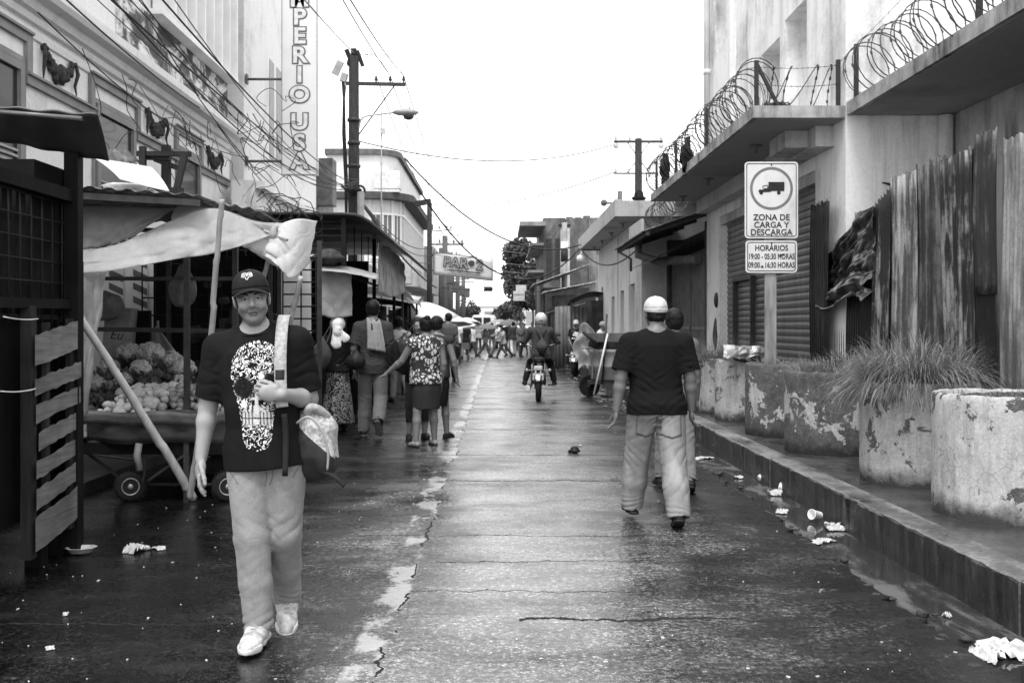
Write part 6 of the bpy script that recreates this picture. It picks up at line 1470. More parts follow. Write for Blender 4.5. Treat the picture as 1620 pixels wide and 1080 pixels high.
# ---- litter in the gutter
CUPM = M('foam_white', .82, .6, .05, 20)
def cup(label, px, py, rz, ry=PI/2, z=-.01):
    g = G(px, py); o = thing('foam_cup', label, 'cup', (g.x, g.y, z+.035), rz, 'foam cups lying in the gutter'); m = MB(); q = Matrix.Rotation(ry, 3, 'Y')
    m.lathe([(.026, -.05), (.027, -.045), (.037, .044), (.040, .046), (.040, .052), (.036, .052), (.034, .044), (.024, -.042), (0, -.044)], (0, 0, 0), 20, ax=q); m.build('cup_wall', CUPM, o); return o
cup('foam cup on its side farthest up the gutter', 1207, 757, .3, 1.2); cup('foam cup with crumpled wrapper in the gutter', 1243, 776, 2.4, 1.35); cup('foam cup lying in the nearest cluster by the kerb', 1291, 819, -2.6, 1.4); cup('foam cup upside down leaning on its neighbour', 1306, 809, .5, 2.6)
def paper(label, px, py, sx, sy, seed, mat=None, z=.0, hh=.03, cat='litter'):
    g = G(px, py); rg = random.Random(seed); N = 12; h_ = [[rg.uniform(0, 1) for _ in range(N+1)] for _ in range(N+1)]; e = [rg.uniform(.6, 1) for _ in range(40)]
    m = MB(); m.sheet(lambda u, v: ((u-.5)*sx*e[int(v*N)], (v-.5)*sy*e[int(u*N)+14], .004+hh*h_[int(u*N)][int(v*N)]*(1-abs(2*u-1)**3)), N, N, .002)
    o = m.build('paper_scrap', mat or M('paper_white', .5, .8, .45, 9), None, (g.x, g.y, z)); o.rotation_euler = (0, 0, rg.uniform(0, 3)); return tag(o, label, cat, 'scraps of paper and plastic on the road')
for a in (('long white paper scrap in the gutter by the walking men', 1112, 722, .34, .12, 1), ('small torn paper beyond the first foam cup', 1168, 752, .12, .08, 2), ('crumpled napkin beside the second foam cup', 1226, 778, .14, .12, 3), ('torn paper sheet on the asphalt edge', 1238, 805, .2, .1, 4),
          ('wet tissue left of the cup cluster', 1302, 852, .22, .1, 5), ('crumpled plastic by the cup cluster', 1318, 831, .18, .14, 6), ('heap of wet white plastic at bottom right', 1590, 1022, .30, .22, 7), ('grey wet bag flat beside the bottom right heap', 1562, 1030, .2, .16, 8),
          ('white scrap in the gutter at right', 1498, 968, .05, .05, 9), ('flat pale scrap at road centre', 918, 706, .05, .05, 10)):
    paper(*a, z=-.024 if a[1] > 1100 else .001, hh=.05 if 'heap' in a[0] or 'crumpled' in a[0] else .025)
g = G(909, 717); m = MB(); m.ball((0, 0, .035), .055, 10, 8, (1.2, 1, .7), .12, 4); m.ball((-.05, .02, .02), .03, 8, 6, (1, 1, .6), .1, 5); tag(m.build('debris_lump', BLACK, None, (g.x, g.y, 0)), 'dark lump of debris alone on the road', 'debris')
# sparse grit and scraps
rg = random.Random(77); m = MB()
for _ in range(420):
    y = 3.9+14*rg.random()**1.5; x = rg.uniform(-3.4, 2.1); s_ = rg.uniform(.002, .0065)*(1+.05*y); m.box((x, y, s_*.3), (s_*rg.uniform(.6, 2.6), s_, s_*.5), rz=rg.uniform(0, 3))
o = m.build('grit', M('grit_pale', .5, .9, .5, 3)); tag(o, 'scattered pale grit and tiny scraps on the wet road', 'grit'); stuff(o)
m = MB()
for _ in range(160):
    y = 4+30*rg.random()**1.3; x = 2.12+rg.gauss(0, .06); s_ = rg.uniform(.01, .035); m.ball((x, y, -.01), s_, 6, 4, (1.4, 1, .5), .2, _)
o = m.build('gutter_dirt', M('gutter_dirt', .05, .9, .5, 10)); tag(o, 'crumbled asphalt lumps along the gutter edge', 'dirt'); stuff(o)
m = MB()
for _ in range(260):
    y = 17+11*rg.random(); x = rg.uniform(1.9, 3.2); s_ = rg.uniform(.015, .06); m.ball((x, y, (.0 if x < 2.5 else .24)+s_*.15), s_*.6, 7, 5, (rg.uniform(.8, 2.2), 1, .35), .18, _)
o = m.build('street_rubbish', M('rubbish', .16, .9, .8, 20)); tag(o, 'strewn rubbish around the barrel cart wheels', 'rubbish'); stuff(o)
# ---- barrel cart
BC = thing('barrel_cart', 'two-wheeled cleaning cart loaded with a big dented barrel and a broom', 'cart', (2.32, 20.8, 0))
m = MB(); m.lathe([(.43, .36), (.45, .38), (.455, .62), (.468, .64), (.455, .66), (.455, .92), (.468, .94), (.455, .96), (.45, 1.14)], (0, 0, 0), 32); m.build('barrel', M('barrel_grey', .26, .55, .35, 4, metal=.3), BC)
m = MB(); m.lathe([(.458, 1.0), (.462, 1.02), (.462, 1.14), (.458, 1.16)], (0, 0, 0), 32); m.build('barrel_band', BLACK, BC)
for y_ in (-.46, .40): m = MB(); m.bx(-.47, .55, y_, y_+.06, 1.15, 1.32); m.build('side_board', wood('cart_board', .13), BC)
m = MB(); m.bx(-.5, .55, -.4, .4, .28, .35); m.build('platform', DARKMETAL, BC)
def spoke_wheel(name, parent, c, r, axis='X', n=8, tw=.05, mat=RUBBER):
    m = MB(); q = Matrix.Rotation(PI/2, 3, 'Y') if axis == 'X' else (Matrix.Rotation(PI/2, 3, 'X') if axis == 'Y' else axis)
    m.lathe([(r*.84, -tw/2), (r*.97, -tw*.45), (r, -tw*.2), (r, tw*.2), (r*.97, tw*.45), (r*.84, tw/2), (r*.8, 0), (r*.84, -tw/2)], c, 28, ax=q); w0 = m.build(name, mat, parent)
    m = MB(); m.lathe([(r*.80, -.012), (r*.84, -.014), (r*.84, .014), (r*.80, .012), (r*.80, -.012)], c, 28, ax=q); m.lathe([(0.001, -.03), (r*.14, -.03), (r*.14, .03), (.001, .03)], c, 12, ax=q)
    for i in range(n): a = 2*PI*i/n; m.tube([Vector(c)+q@Vector((r*.1*math.cos(a), r*.1*math.sin(a), 0)), Vector(c)+q@Vector((r*.82*math.cos(a), r*.82*math.sin(a), 0))], .006 if n > 6 else .01, 5)
    m.build('rim', M('rim_grey', .25, .4, .3, 8, metal=.5), w0); return w0
spoke_wheel('wheel', BC, (-.45, -.1, .235), .235, Matrix.Rotation(R(60), 3, 'Z')@Matrix.Rotation(PI/2, 3, 'Y'), 8); spoke_wheel('wheel', BC, (.5, -.1, .235), .235, Matrix.Rotation(R(60), 3, 'Z')@Matrix.Rotation(PI/2, 3, 'Y'), 8)
m = MB(); m.tube(smoothpath([(-.62, -.55, 1.02), (-.45, -.52, 1.02), (-.30, -.5, .85), (-.24, -.5, .5), (-.28, -.48, .35)]), .018, 7); m.tube(smoothpath([(-.62, -.35, 1.02), (-.5, -.35, 1.0), (-.42, -.4, .7), (-.42, -.42, .35)]), .018, 7); m.build('handle_tube', M('tube_grey', .2, .4, .2, 8, metal=.5), BC)
br = thing('broomstick', 'pale broomstick leaning against the barrel', 'broomstick', (2.0, 20.15, 0)); m = MB(); m.tube([(-.09, 0, .08), (.2, .05, 1.32)], .02, 6); m.build('stick', M('broom_white', .7), br); 
rk = thing('rake', 'dark upright rake handle rising beside the broomstick', 'rake', (2.1, 20.28, 0)); m = MB(); m.tube([(.0, 0, .3), (.09, .0, 1.72)], .02, 6); m.build('stick', DARKMETAL, rk); m = MB(); m.tube([(-.4, .0, 1.36), (-.1, .04, 1.1)], .035, 6); m.build('rake_head', M('rust_iron'), rk)
# ---- motorcycles
def motorbike(label, loc, rz, rider=False):
    o = thing('motorcycle', label, 'motorcycle', loc, rz, 'small motorcycles')
    for y_, nm in ((.0, 'wheel'), (-1.25, 'wheel')):          # rear wheel at origin, front at -Y
        w0 = spoke_wheel(nm, o, (0, y_, .30), .30, 'X', 16, .10 if y_ == 0 else .08)
    m = MB(); m.sheet(lambda u, v: ((v-.5)*.14, .335*math.cos(R(20)+u*R(140)), .30+.335*math.sin(R(20)+u*R(140))), 14, 3, .006); m.build('fender', CHROME, o)
    m = MB(); m.box((0, -.30, .80), (.24, .62, .10), bev=.04); m.box((0, .02, .83), (.2, .22, .08), bev=.03); m.build('seat', M('seat_black', .02, .35), o)
    m = MB(); m.ball((0, -.72, .86), .2, 14, 10, (.75, 1.2, .7)); m.build('fuel_tank', M('tank_black', .03, .2), o)
    m = MB()
    for sg in (-1, 1):
        m.tube([(sg*.12, -.02, .74), (sg*.13, 0, .32)], .022, 8); m.tube([(sg*.10, -.35, .78), (sg*.12, -.45, .35), (sg*.10, -.8, .35), (sg*.04, -.95, .95)], .02, 7); m.tube([(sg*.08, -1.25, .3), (sg*.08, -1.02, .98)], .022, 8)
    m.build('frame', M('bike_frame', .12, .3, .3, 8, metal=.6), o)
    m = MB(); m.box((0, -.6, .42), (.26, .34, .26), bev=.05)
    for k in range(5): m.box((0, -.66, .56+k*.025), (.2, .2, .012))
    m.build('engine', M('engine_grey', .15, .4, .4, 20, metal=.6), o)
    m = MB(); m.tube([(.16, -.5, .28), (.19, .0, .27), (.2, .22, .29)], [.03, .045, .05], 10); m.tube([(.2, .22, .29), (.2, .224, .29)], [.035, .035], 10); m.build('exhaust_pipe', CHROME, o)
    m = MB(); m.tube(smoothpath([(-.40, -.88, 1.10), (-.25, -.93, 1.08), (0, -1.0, 1.0), (.25, -.93, 1.08), (.40, -.88, 1.10)]), .014, 7); m.build('handlebar', CHROME, o)
    for sg in (-1, 1):
        m = MB(); m.tube([(sg*.27, -.93, 1.08), (sg*.36, -.95, 1.26)], .006, 5); m.ball((sg*.38, -.95, 1.3), .055, 10, 8, (1, .3, .75)); m.build('mirror', M('mirror_black', .05, .2), o)
        m = MB(); m.tube([(sg*.08, .14, .62), (sg*.20, .16, .62)], .008, 5); m.ball((sg*.22, .16, .62), .035, 8, 6); m.build('indicator_light', M('lamp_amber', .3, .2), o)
        m = MB(); m.box((sg*.24, -.5, .3), (.14, .05, .03)); m.build('foot_peg', RUBBER, o)
    m = MB(); m.box((0, .20, .66), (.17, .08, .09), bev=.02); m.build('tail_light', M('tail_lens', .45, .15), o)
    m = MB(); m.box((0, .24, .50), (.21, .012, .13)); p_ = m.build('number_plate', M('plate_white', .5, .5, .2, 10), o); text('lettering', 'M 79552', .05, SB, p_, (0, .2475, .50), rot=(PI/2, 0, PI), ext=.001)
    m = MB(); m.box((0, .22, .36), (.14, .02, .2)); m.build('mud_flap', BLACK, o)
    return o
mc = motorbike('motorcycle being ridden away along the middle of the street', (.76, 19.4, 0), PI-.06)
rd = person('person', 'motorcycle rider from behind in silver helmet and dark jacket', (.84, 20.1, 0), PI-.04, H=1.74, wd=1.08, belly=.02, legs=((1.15, 1.25, .22, 0), (1.15, 1.25, .30, 0)), seat=.90, h=.014, skin=.15, lean=.10,
    arms=(((-.50, -.45, -.8), (-.18, -.85, -.08)), ((.50, -.45, -.8), (.18, -.85, -.08))), hd=(-.05, 0, 0), top=dict(mat=cloth('rider_jacket', .055), hem=-.10, sleeve=1.95, h=.012, fold=1.6), bottom=dict(mat=cloth('black_jeans', .02), h=.013, fold=1), shoes=dict(mat=SHOEB, sole=M('sole_grey')))
s = SDF(); hc, Rh, k = rd['hc'], rd['Rh'], rd['k']; s.ell(hc+Rh@A_(0, .01, .03)*k, [.125*k, .145*k, .135*k], Rh, .02, ((hc+Rh@A_(0, 0, -.075)*k, Rh@A_(0, 0, -1)),)); s.ell(hc+Rh@A_(0, -.13, .0)*k, [.09*k, .05*k, .05*k], Rh, .01, (), 's')
hm = rd['part']('helmet', s, M('helmet_silver', .55, .2, .06, 3), .012)
mb = MB(); c = hc+Rh@A_(0, .15, -.01)*k; mb.box([float(q) for q in c], (.07, .008, .018)); mb.build('badge', BLACK, hm)
bp = bag_at('backpack', 'small drawstring backpack and bundle on the back of the motorcycle rider', tuple(Vector((.85, 19.82, 1.06))), (.13, .10, .13), M('bag_dark_grey'), None, 7, .02)
mb = MB(); S_ = rd['S']
for sg in (-1, 1): mb.tube([Vector([float(q) for q in S_(sg*.11, .13, .50)])+Vector((0, 0, 0)), Vector([float(q) for q in S_(sg*.01, .155, .30)])], .009, 5)
mb.build('jacket_strap', BLACK, rd['E'])
motorbike('parked motorcycle with pale plate by the right kerb', (2.22, 29.0, 0), PI-.38)
# ================================================================ left side: market stalls
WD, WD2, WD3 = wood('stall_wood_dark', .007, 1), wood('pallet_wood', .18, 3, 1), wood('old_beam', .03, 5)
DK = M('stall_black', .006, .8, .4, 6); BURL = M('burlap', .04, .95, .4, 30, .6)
# ---- A: nearest dark timber stall
A = thing('timber_stall', 'dark timber stall with tin awning at the left picture edge', 'stall', (-3.3, 5.9, 0)); AL = (3.3, -5.9, 0)
def ab(m, n, mat, par=None): return m.build(n, mat, par or A, AL if par is None else None)
m = MB()
for x, y in ((-2.78, 6.5), (-2.82, 5.45), (-4.1, 6.5)): m.box((x, y, 1.3), (.09, .09, 2.6), rz=.03)
for i in range(3): pass
m.bar((-2.8, 6.5, 2.32), (-2.8, 4.0, 2.32), .08); m.bar((-2.8, 6.5, 1.62), (-2.8, 4.6, 1.60), .06)
ab(m, 'timber_frame', WD)
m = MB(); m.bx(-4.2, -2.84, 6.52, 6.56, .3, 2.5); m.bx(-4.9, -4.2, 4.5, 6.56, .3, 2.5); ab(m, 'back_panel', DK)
m = MB(); m.bx(-4.2, -2.9, 5.0, 6.5, .32, .38); m.bx(-4.2, -2.9, 5.0, 6.5, .78, .82); m.bx(-2.92, -2.88, 4.6, 6.48, .3, 1.52); ab(m, 'counter', WD)
m = MB()
for k in range(7): yy = 5.6+k*.14; m.tube([(-2.83, yy, 1.5), (-2.83, yy, 2.3)], .006, 5)
for k in range(6): z = 1.62+k*.13; m.tube([(-2.83, 5.5, z), (-2.83, 6.46, z)], .006, 5)
ab(m, 'wire_grid', M('grid_iron', .02, .7))
m = MB()
for k in range(6): yy = 5.55+k*.17; m.bx(-2.9, -2.86, yy, yy+.12, 1.55, 2.28)
ab(m, 'grid_backing', M('grid_backing', .008, .9, .6, 5))
m = MB()
def awn(u, v):
    a = P(-160, 155, 5.95).lerp(P(155, 180, 6.0), u); b = P(-160, 190, 6.7).lerp(P(173, 254, 6.5), u); q = a.lerp(b, v); return q+Vector((0, 0, .05*math.sin(PI*v)*(1-.5*u)+.006*math.sin(u*34)))
m.sheet(awn, 60, 8, .012); ab(m, 'tin_awning', M('awning_dark_tin', .07, .45, .35, 3, .1, metal=.3))
m = MB(); m.bx(-4.3, -2.85, 6.1, 6.5, 2.30, 2.5); ab(m, 'eaves_board', DK)
m = MB(); m.tube([P(-40, 174, 5.92), P(130, 188, 5.95)], .014, 8); ab(m, 'awning_rod', M('awning_edge', .12, .4, .3, 5, metal=.4))
# pallet-like slatted side, each slat worn and slightly skewed
pa = thing('slatted_crate', 'broken slatted wooden crate side leaning on the dark timber stall', 'crate', (-2.76, 6.2, 0)); rg = random.Random(8)
m = MB()
def slat(m, y0, y1, z0, z1, zt, x, th, seed):
    r_ = random.Random(seed); n = 14; ea = [r_.uniform(-.007, .004) for _ in range(n+1)]; eb = [r_.uniform(-.004, .010) for _ in range(n+1)]
    m.sheet(lambda u, v: (x+.01*math.sin(u*3+seed), y0+(y1-y0)*u, z0+zt*u+ea[int(u*n)]+(z1-z0+eb[int(u*n)]-ea[int(u*n)])*v), n, 2, th)
zz = [(.17, .37), (.42, .54), (.60, .70), (.765, .87), (.93, 1.03), (1.09, 1.19), (1.27, 1.45)]
for i, (z0, z1) in enumerate(zz):
    mm = MB(); slat(mm, -.30+rg.uniform(-.03, .02), .30, z0-.03, z1-.03, .085+rg.uniform(-.015, .02), .02, -.018, i); mm.build('slat', WD2, pa)
m = MB(); m.box((-.01, .22, .85), (.03, .06, 1.35)); m.box((-.01, -.12, .85), (.03, .05, 1.3)); m.box((-.03, -.30, .85), (.06, .08, 1.5)); m.build('upright', WD3, pa)
m = MB(); m.box((.0, .33, .95), (.05, .04, 1.9)); m.box((-.1, .26, .12), (.10, .10, .24)); m.box((-.1, -.05, .1), (.10, .10, .2)); m.build('leg', WD, pa)
sk_ = thing('burlap_sack', 'draped burlap sacking over boards at the left edge of the timber stall', 'sack', (-2.95, 5.35, 0)); m = MB(); rg = random.Random(6)
m.sheet(lambda u, v: (.05+.03*math.sin(u*14+v*5)+.02*math.sin(v*11), -.55+.62*u+.02*math.sin(v*9), .75+(.72+.12*math.sin(u*7))*v), 24, 22, .01); m.build('cloth', BURL, sk_)
m = MB(); slat(m, -.7, .15, .28, .36, .02, .12, -.02, 31); slat(m, -.7, .12, .62, .70, .03, .12, -.02, 32); m.build('slat', WD3, sk_)
for k, (y_, z_) in enumerate(((5.75, 1.53), (5.72, 1.12))):
    m = MB(); m.tube(catenary((-2.74, y_-.25, z_), (-2.72, y_+.12, z_-.01), .01, 6), .004, 5); tag(m.build('string', M('string_white', .6)), ('pale string tied round the stall post high up', 'pale string tied round the stall post lower down')[k], 'string')
# ---- B: vegetable stall
Bs = thing('vegetable_stall', 'vegetable stall with rusty tin roof and milky plastic sheeting behind the front man', 'stall', (-3.8, 8.5, 0)); BL = (3.8, -8.5, 0)
def bb_(m, n, mat, par=None, st=0): o = m.build(n, mat, par or Bs, BL if par is None else None); return stuff(o) if st else o
TINB = rusty('stall_roof_tin', .2, .07, .5, 3)
def corr(m, a, b, c, d, n=70, amp=.012, th=.004, w_=18):
    """corrugated sheet a-b (ridges run a->d)"""
    a, b, c, d = map(Vector, (a, b, c, d)); m.sheet(lambda u, v: (a.lerp(b, u)).lerp(d.lerp(c, u), v)+Vector((0, 0, amp*math.sin(u*w_*2*PI))), n, 3, th)
m = MB(); corr(m, (-4.9, 7.6, 2.66), (-2.35, 7.75, 2.50), (-2.55, 11.6, 2.64), (-5.1, 11.6, 2.74)); bb_(m, 'tin_roof', TINB)
m = MB(); corr(m, (-2.9, 8.2, 2.60), (-2.05, 8.5, 2.47), (-2.5, 12.4, 2.60), (-3.2, 12.4, 2.66), 60, .012, .004, 8); bb_(m, 'roof_sheet', rusty('stall_roof_pale', .4, .12, .4, 7))
for a_, b_2 in (((-4.6, 7.7, 2.56), (-2.35, 7.8, 2.44)), ((-4.6, 11.4, 2.6), (-2.5, 11.4, 2.5))): m = MB(); m.bar(a_, b_2, .05); bb_(m, 'beam', DARKMETAL)
for x, y in ((-2.62, 8.35), (-2.36, 8.9), (-4.5, 8.0), (-2.6, 11.3)): m = MB(); m.bar((x, y, 0), (x, y, 2.5), .045); bb_(m, 'post', DARKMETAL)
m = MB(); m.bar((-4.5, 8.9, 1.9), (-2.3, 8.9, 1.9), .035); m.bar((-4.5, 8.9, 1.46), (-2.3, 8.9, 1.43), .04)
bb_(m, 'iron_frame', DARKMETAL)
# plastic sheeting: valance, hanging tail and white flap
PL = sheetmat('milky_plastic', .8, .6, .3, .16, .35); PL2 = sheetmat('dull_plastic', .30, .3, .5, .05, .4, 4); PW = sheetmat('white_tarp', .68, .35, .5, 0, .12, 8)
pp = lambda px, py, Y_: P(px, py, Y_)
def quadsheet(m, top, bot, nu, nv, sag=.0, wr=.02, th=.003, seed=0, fr=1.0):
    """top and bottom: lists of points, interpolated smoothly"""
    T_ = smoothpath(top, 8); B_ = smoothpath(bot, 8); rg = random.Random(seed); ph = [rg.uniform(0, 6) for _ in range(6)]
    def at(L, u): f = u*(len(L)-1); i = min(int(f), len(L)-2); return L[i].lerp(L[i+1], f-i)
    def fn(u, v):
        p = at(T_, u).lerp(at(B_, u), v); w_ = math.sin(PI*v)
        d = wr*(.5*math.sin(u*9*fr+ph[0]+v*3)+.9*(1-2*abs(math.sin(u*11*fr+v*5+ph[1]+.8*math.sin(v*4+u*5)))**.7)+.8*(1-2*abs(math.sin(v*8-u*7*fr+ph[2]+math.sin(u*6)))**.7))
        return p+Vector((d*.3, -sag*w_+d, -sag*.3*w_+d*.3))
    m.sheet(fn, nu, nv, th); return m
m = MB(); quadsheet(m, [pp(125, 398, 7.9), pp(190, 385, 7.9), pp(265, 352, 7.95), pp(330, 330, 8.0), pp(385, 345, 8.2), pp(425, 368, 8.4)], [pp(125, 433, 7.75), pp(190, 426, 7.7), pp(265, 412, 7.7), pp(330, 402, 7.8), pp(385, 388, 8.0), pp(428, 372, 8.3)], 90, 24, .015, .012, .002, 1)
bb_(m, 'plastic_valance', PL)
m = MB(); quadsheet(m, [pp(120, 322, 8.05), pp(200, 325, 8.1), pp(280, 328, 8.2)], [pp(124, 396, 7.92), pp(180, 386, 7.95), pp(215, 372, 8.0)], 40, 12, .03, .012, .003, 2); bb_(m, 'dark_plastic', PL2)
m = MB(); quadsheet(m, [pp(122, 433, 7.8), pp(150, 430, 7.8), pp(172, 430, 7.8)], [pp(118, 665, 7.95), pp(128, 660, 7.95), pp(138, 655, 7.9)], 16, 40, .02, .014, .003, 3); bb_(m, 'hanging_plastic', PL)
m = MB(); quadsheet(m, [pp(280, 326, 8.3), pp(345, 330, 8.4), pp(420, 352, 8.5), pp(500, 350, 8.8)], [pp(270, 352, 8.0), pp(330, 333, 8.05), pp(385, 348, 8.2), pp(430, 369, 8.4)], 30, 10, .03, .01, .003, 6); bb_(m, 'plastic_top', PL)
m = MB(); quadsheet(m, [pp(428, 368, 8.35), pp(450, 352, 8.4), pp(478, 345, 8.5), pp(502, 350, 8.7)], [pp(415, 400, 8.25), pp(438, 418, 8.2), pp(462, 440, 8.25), pp(490, 415, 8.5)], 40, 30, .02, .014, .002, 4, .6); bb_(m, 'white_flap', PW)
m = MB(); quadsheet(m, [pp(385, 388, 8.1), pp(405, 380, 8.2), pp(428, 370, 8.35)], [pp(388, 390, 8.1), pp(420, 410, 8.25), pp(452, 432, 8.25)], 16, 8, .02, .01, .003, 5); bb_(m, 'plastic_fold', PL)
# tied knot
m = MB(); rg = random.Random(4); c = pp(433, 370, 8.3)
for i in range(9): a = rg.uniform(0, 6.3); m.tube([c, c+Vector((.06*math.cos(a), -.02, .06*math.sin(a)-.05)), c+Vector((.07*math.cos(a), -.02, .05*math.sin(a)-.16-rg.random()*.12))], [.012, .009, .003], 5)
m.ball(c, .04, 10, 8, (1, 1, 1.2), .15, 3); bb_(m, 'knot', PL)
# bamboo poles
t = NT('bamboo'); z_ = t.sep(t.tc.outputs['Generated'])[2]; n_ = t.noise(t.coord((8, 8, 1)), 3, 5); t.set(t.ramp(n_, [(.3, .22), (.7, .42)]), .5); BAM = t.m
t = NT('bamboo_pale'); n_ = t.noise(t.coord((8, 8, 1)), 3, 5); t.set(t.ramp(n_, [(.3, .42), (.7, .6)]), .45); BAMP = t.m
def bamboo(label, a, b, r, mat, seed, bend=.02, node=.42):
    a, b = Vector(a), Vector(b); L = (b-a).length; rg = random.Random(seed); pts, rs = [], []; n = int(L/.03); nd = []; s_ = rg.uniform(.1, .3)
    while s_ < L: nd.append(s_); s_ += node*rg.uniform(.85, 1.15)
    for i in range(n+1):
        u = i/n; q = u*L; e = max([math.exp(-((q-x)/.012)**2) for x in nd]+[0]); k = sum(1 for x in nd if x < q)
        pts.append(a.lerp(b, u)+Vector((bend*math.sin(PI*u)+.006*math.sin(k*2.1), 0, 0))); rs.append(r*(1.05-.25*u)*(1+.16*e))
    m = MB(); m.tube(pts, rs, 10); o = m.build('bamboo_pole', mat, None, None); return tag(o, label, 'pole', 'bamboo poles of the vegetable stall')
bamboo('pale bamboo pole slanting down across the produce cart', (-2.59, 8.42, .02), (-3.20, 7.55, 1.56), .036, BAMP, 1, .02)
bamboo('bamboo pole rising beside the front man to the tin roof edge', P(300, 788, 8.2), P(350, 316, 7.62), .026, BAM, 2, .03, .34)
bamboo('short bamboo pole tied to the plastic knot above the cap', P(395, 560, 8.6), P(437, 356, 8.3), .022, BAM, 3, -.01, .3)
bamboo('slanting bamboo pole below the white flap right of the cap', P(440, 600, 8.7), P(476, 438, 8.3), .026, BAM, 4, .0, .32)
m = MB(); m.tube([P(412, 362, 8.35), P(455, 380, 8.25)], .012, 6); tag(m.build('stick', BAM), 'short stick pushed through the plastic knot', 'stick')
# cart: deck, wheels, tray
CT = thing('produce_cart', 'low two-wheeled produce cart carrying the vegetable tray', 'cart', (-2.95, 8.7, 0)); CL_ = (2.95, -8.7, 0)
m = MB(); m.bx(-3.62, -2.15, 8.35, 9.5, .46, .50); m.bx(-3.62, -2.15, 8.35, 8.4, .40, .46); m.build('deck', WD, CT, CL_)
for c in ((-3.12, 8.42, .125), (-2.3, 8.42, .125)):
    w0 = MB(); q = Matrix.Rotation(R(22), 3, 'Z')@Matrix.Rotation(PI/2, 3, 'X'); w0.lathe([(.07, -.04), (.105, -.045), (.125, -.03), (.128, 0), (.125, .03), (.105, .045), (.07, .04)], c, 28, ax=q)
    for i in range(28): a = 2*PI*i/28; w0.box(Vector(c)+q@Vector((.127*math.cos(a), .127*math.sin(a), 0)), (.008, .012, .05), rz=R(22))
    wo_ = w0.build('wheel', RUBBER, CT, CL_); m = MB(); m.lathe([(.001, .045), (.02, .045), (.025, .03), (.055, .028), (.066, .044), (.074, .046), (.074, .03), (.074, -.03), (.001, -.03)], c, 24, ax=q); o_ = m.build('hub', M('hub_grey', .3, .4, .3, 10, metal=.4), wo_)
m = MB(); m.tube([(-3.12, 8.5, .125), (-2.3, 8.5, .125)], .015, 6); m.bar((-3.5, 8.45, .4), (-3.15, 8.45, .14), .02); m.bar((-2.95, 8.4, .18), (-2.6, 8.36, .42), .07, .02); m.tube(smoothpath([(-3.0, 8.36, .15), (-2.98, 8.36, .34), (-3.1, 8.36, .36), (-3.4, 8.36, .40)]), .012, 6); m.build('undercarriage', M('rust_iron'), CT, CL_)
# tray of split cartons
TR = thing('carton_tray', 'shallow bent cardboard and plank tray holding potatoes and tomatoes', 'tray', (-2.85, 8.62, .5)); m = MB()
def tray_fn(u, v):
    a = u; x = -.60+1.15*a; front = -.27-.05*math.sin(PI*a); return (x*(1+.06*v), front-.05*v+.012*math.sin(a*22), .0+.27*v+.012*math.sin(a*9+2))
m.sheet(tray_fn, 40, 5, .012); m.sheet(lambda u, v: (-.60-.06*v, -.27+.75*u, .27*v), 8, 3, .012); m.sheet(lambda u, v: (.55+.05*v, .48-.75*u, .27*v), 8, 3, .012); m.bx(-.6, .55, -.27, .48, .0, .02)
m.build('tray_wall', M('carton_dark', .065, .85, .5, 5, .3, aniso=(1, 1, 3)), TR)
m = MB(); m.sheet(lambda u, v: (-.62+1.2*u, -.335-.03*v-.03*math.sin(PI*u), .16+.10*v+.01*math.sin(u*14)), 30, 3, .008); m.build('rim_board', M('carton_mid', .12, .85, .5, 6, .3), TR)
m = MB(); m.bx(-.85, -.6, -.3, .3, .05, .16); m.build('side_plank', wood('plank_pale', .3, 9, 0), TR)
m = MB(); m.tube([(-.15, -.33, .0), (-.16, -.35, -.1), (-.14, -.34, -.22)], .03, 5); tag(m.build('rag_strip', M('strip_grey', .25, .9), None, TR.location), 'grey strip of cloth dangling from the tray front', 'rag')
# produce
t = NT('potato_skin'); n_ = t.noise(t.coord(), 14, 5); t.set(t.ramp(n_, [(.3, .28), (.7, .5)]), .6).bump(n_, .2, .01); POT = t.m
t = NT('tomato_skin'); n_ = t.noise(t.coord(), 8, 3); t.set(t.ramp(n_, [(.3, .16), (.7, .30)]), .25); TOM = t.m
rg = random.Random(10)
pro = []
for kind, lab, mat in (('potato', 'pale potato heaped in the left half of the tray', POT), ('tomato', 'round tomato piled in the right half of the tray', TOM)):
    m = MB()
    if kind == 'potato': m.ball((0, 0, 0), .036, 12, 8, (1.35, 1, .85), .04, 3)
    else: m.lathe([(0, -.032), (.022, -.028), (.036, -.006), (.035, .012), (.022, .027), (.006, .025), (0, .022)], (0, 0, 0), 14)
    pro.append(m.build(kind, mat)); tag(pro[-1], lab, kind, kind+'es heaped in the tray')
first = {0: True, 1: True}
for layer in range(4):
    for iy in range(6-layer):
        for ix in range(15-layer*2):
            x = TR.location.x-.50+layer*.07+ix*.074+(.037 if iy % 2 else 0)+rg.uniform(-.026, .026); y = TR.location.y-.27+layer*.045+iy*.08+rg.uniform(-.028, .028)
            z = .755+layer*.046+rg.uniform(-.01, .012)+.028*iy
            if layer < 3 and 0 < iy < 5-layer and rg.random() < .75 and layer < 2: continue      # hidden inside the heap
            k = 0 if x < TR.location.x+.02+rg.uniform(-.08, .08) else 1
            o = pro[k]
            if not first[k]: o = pro[k].copy(); C.objects.link(o)
            first[k] = False; o.location = (x, y, z); o.rotation_euler = (rg.uniform(-.5, .5), rg.uniform(-.5, .5), rg.uniform(0, 3)); s_ = rg.uniform(.75, 1.35); o.scale = (s_, s_*rg.uniform(.9, 1.1), s_)
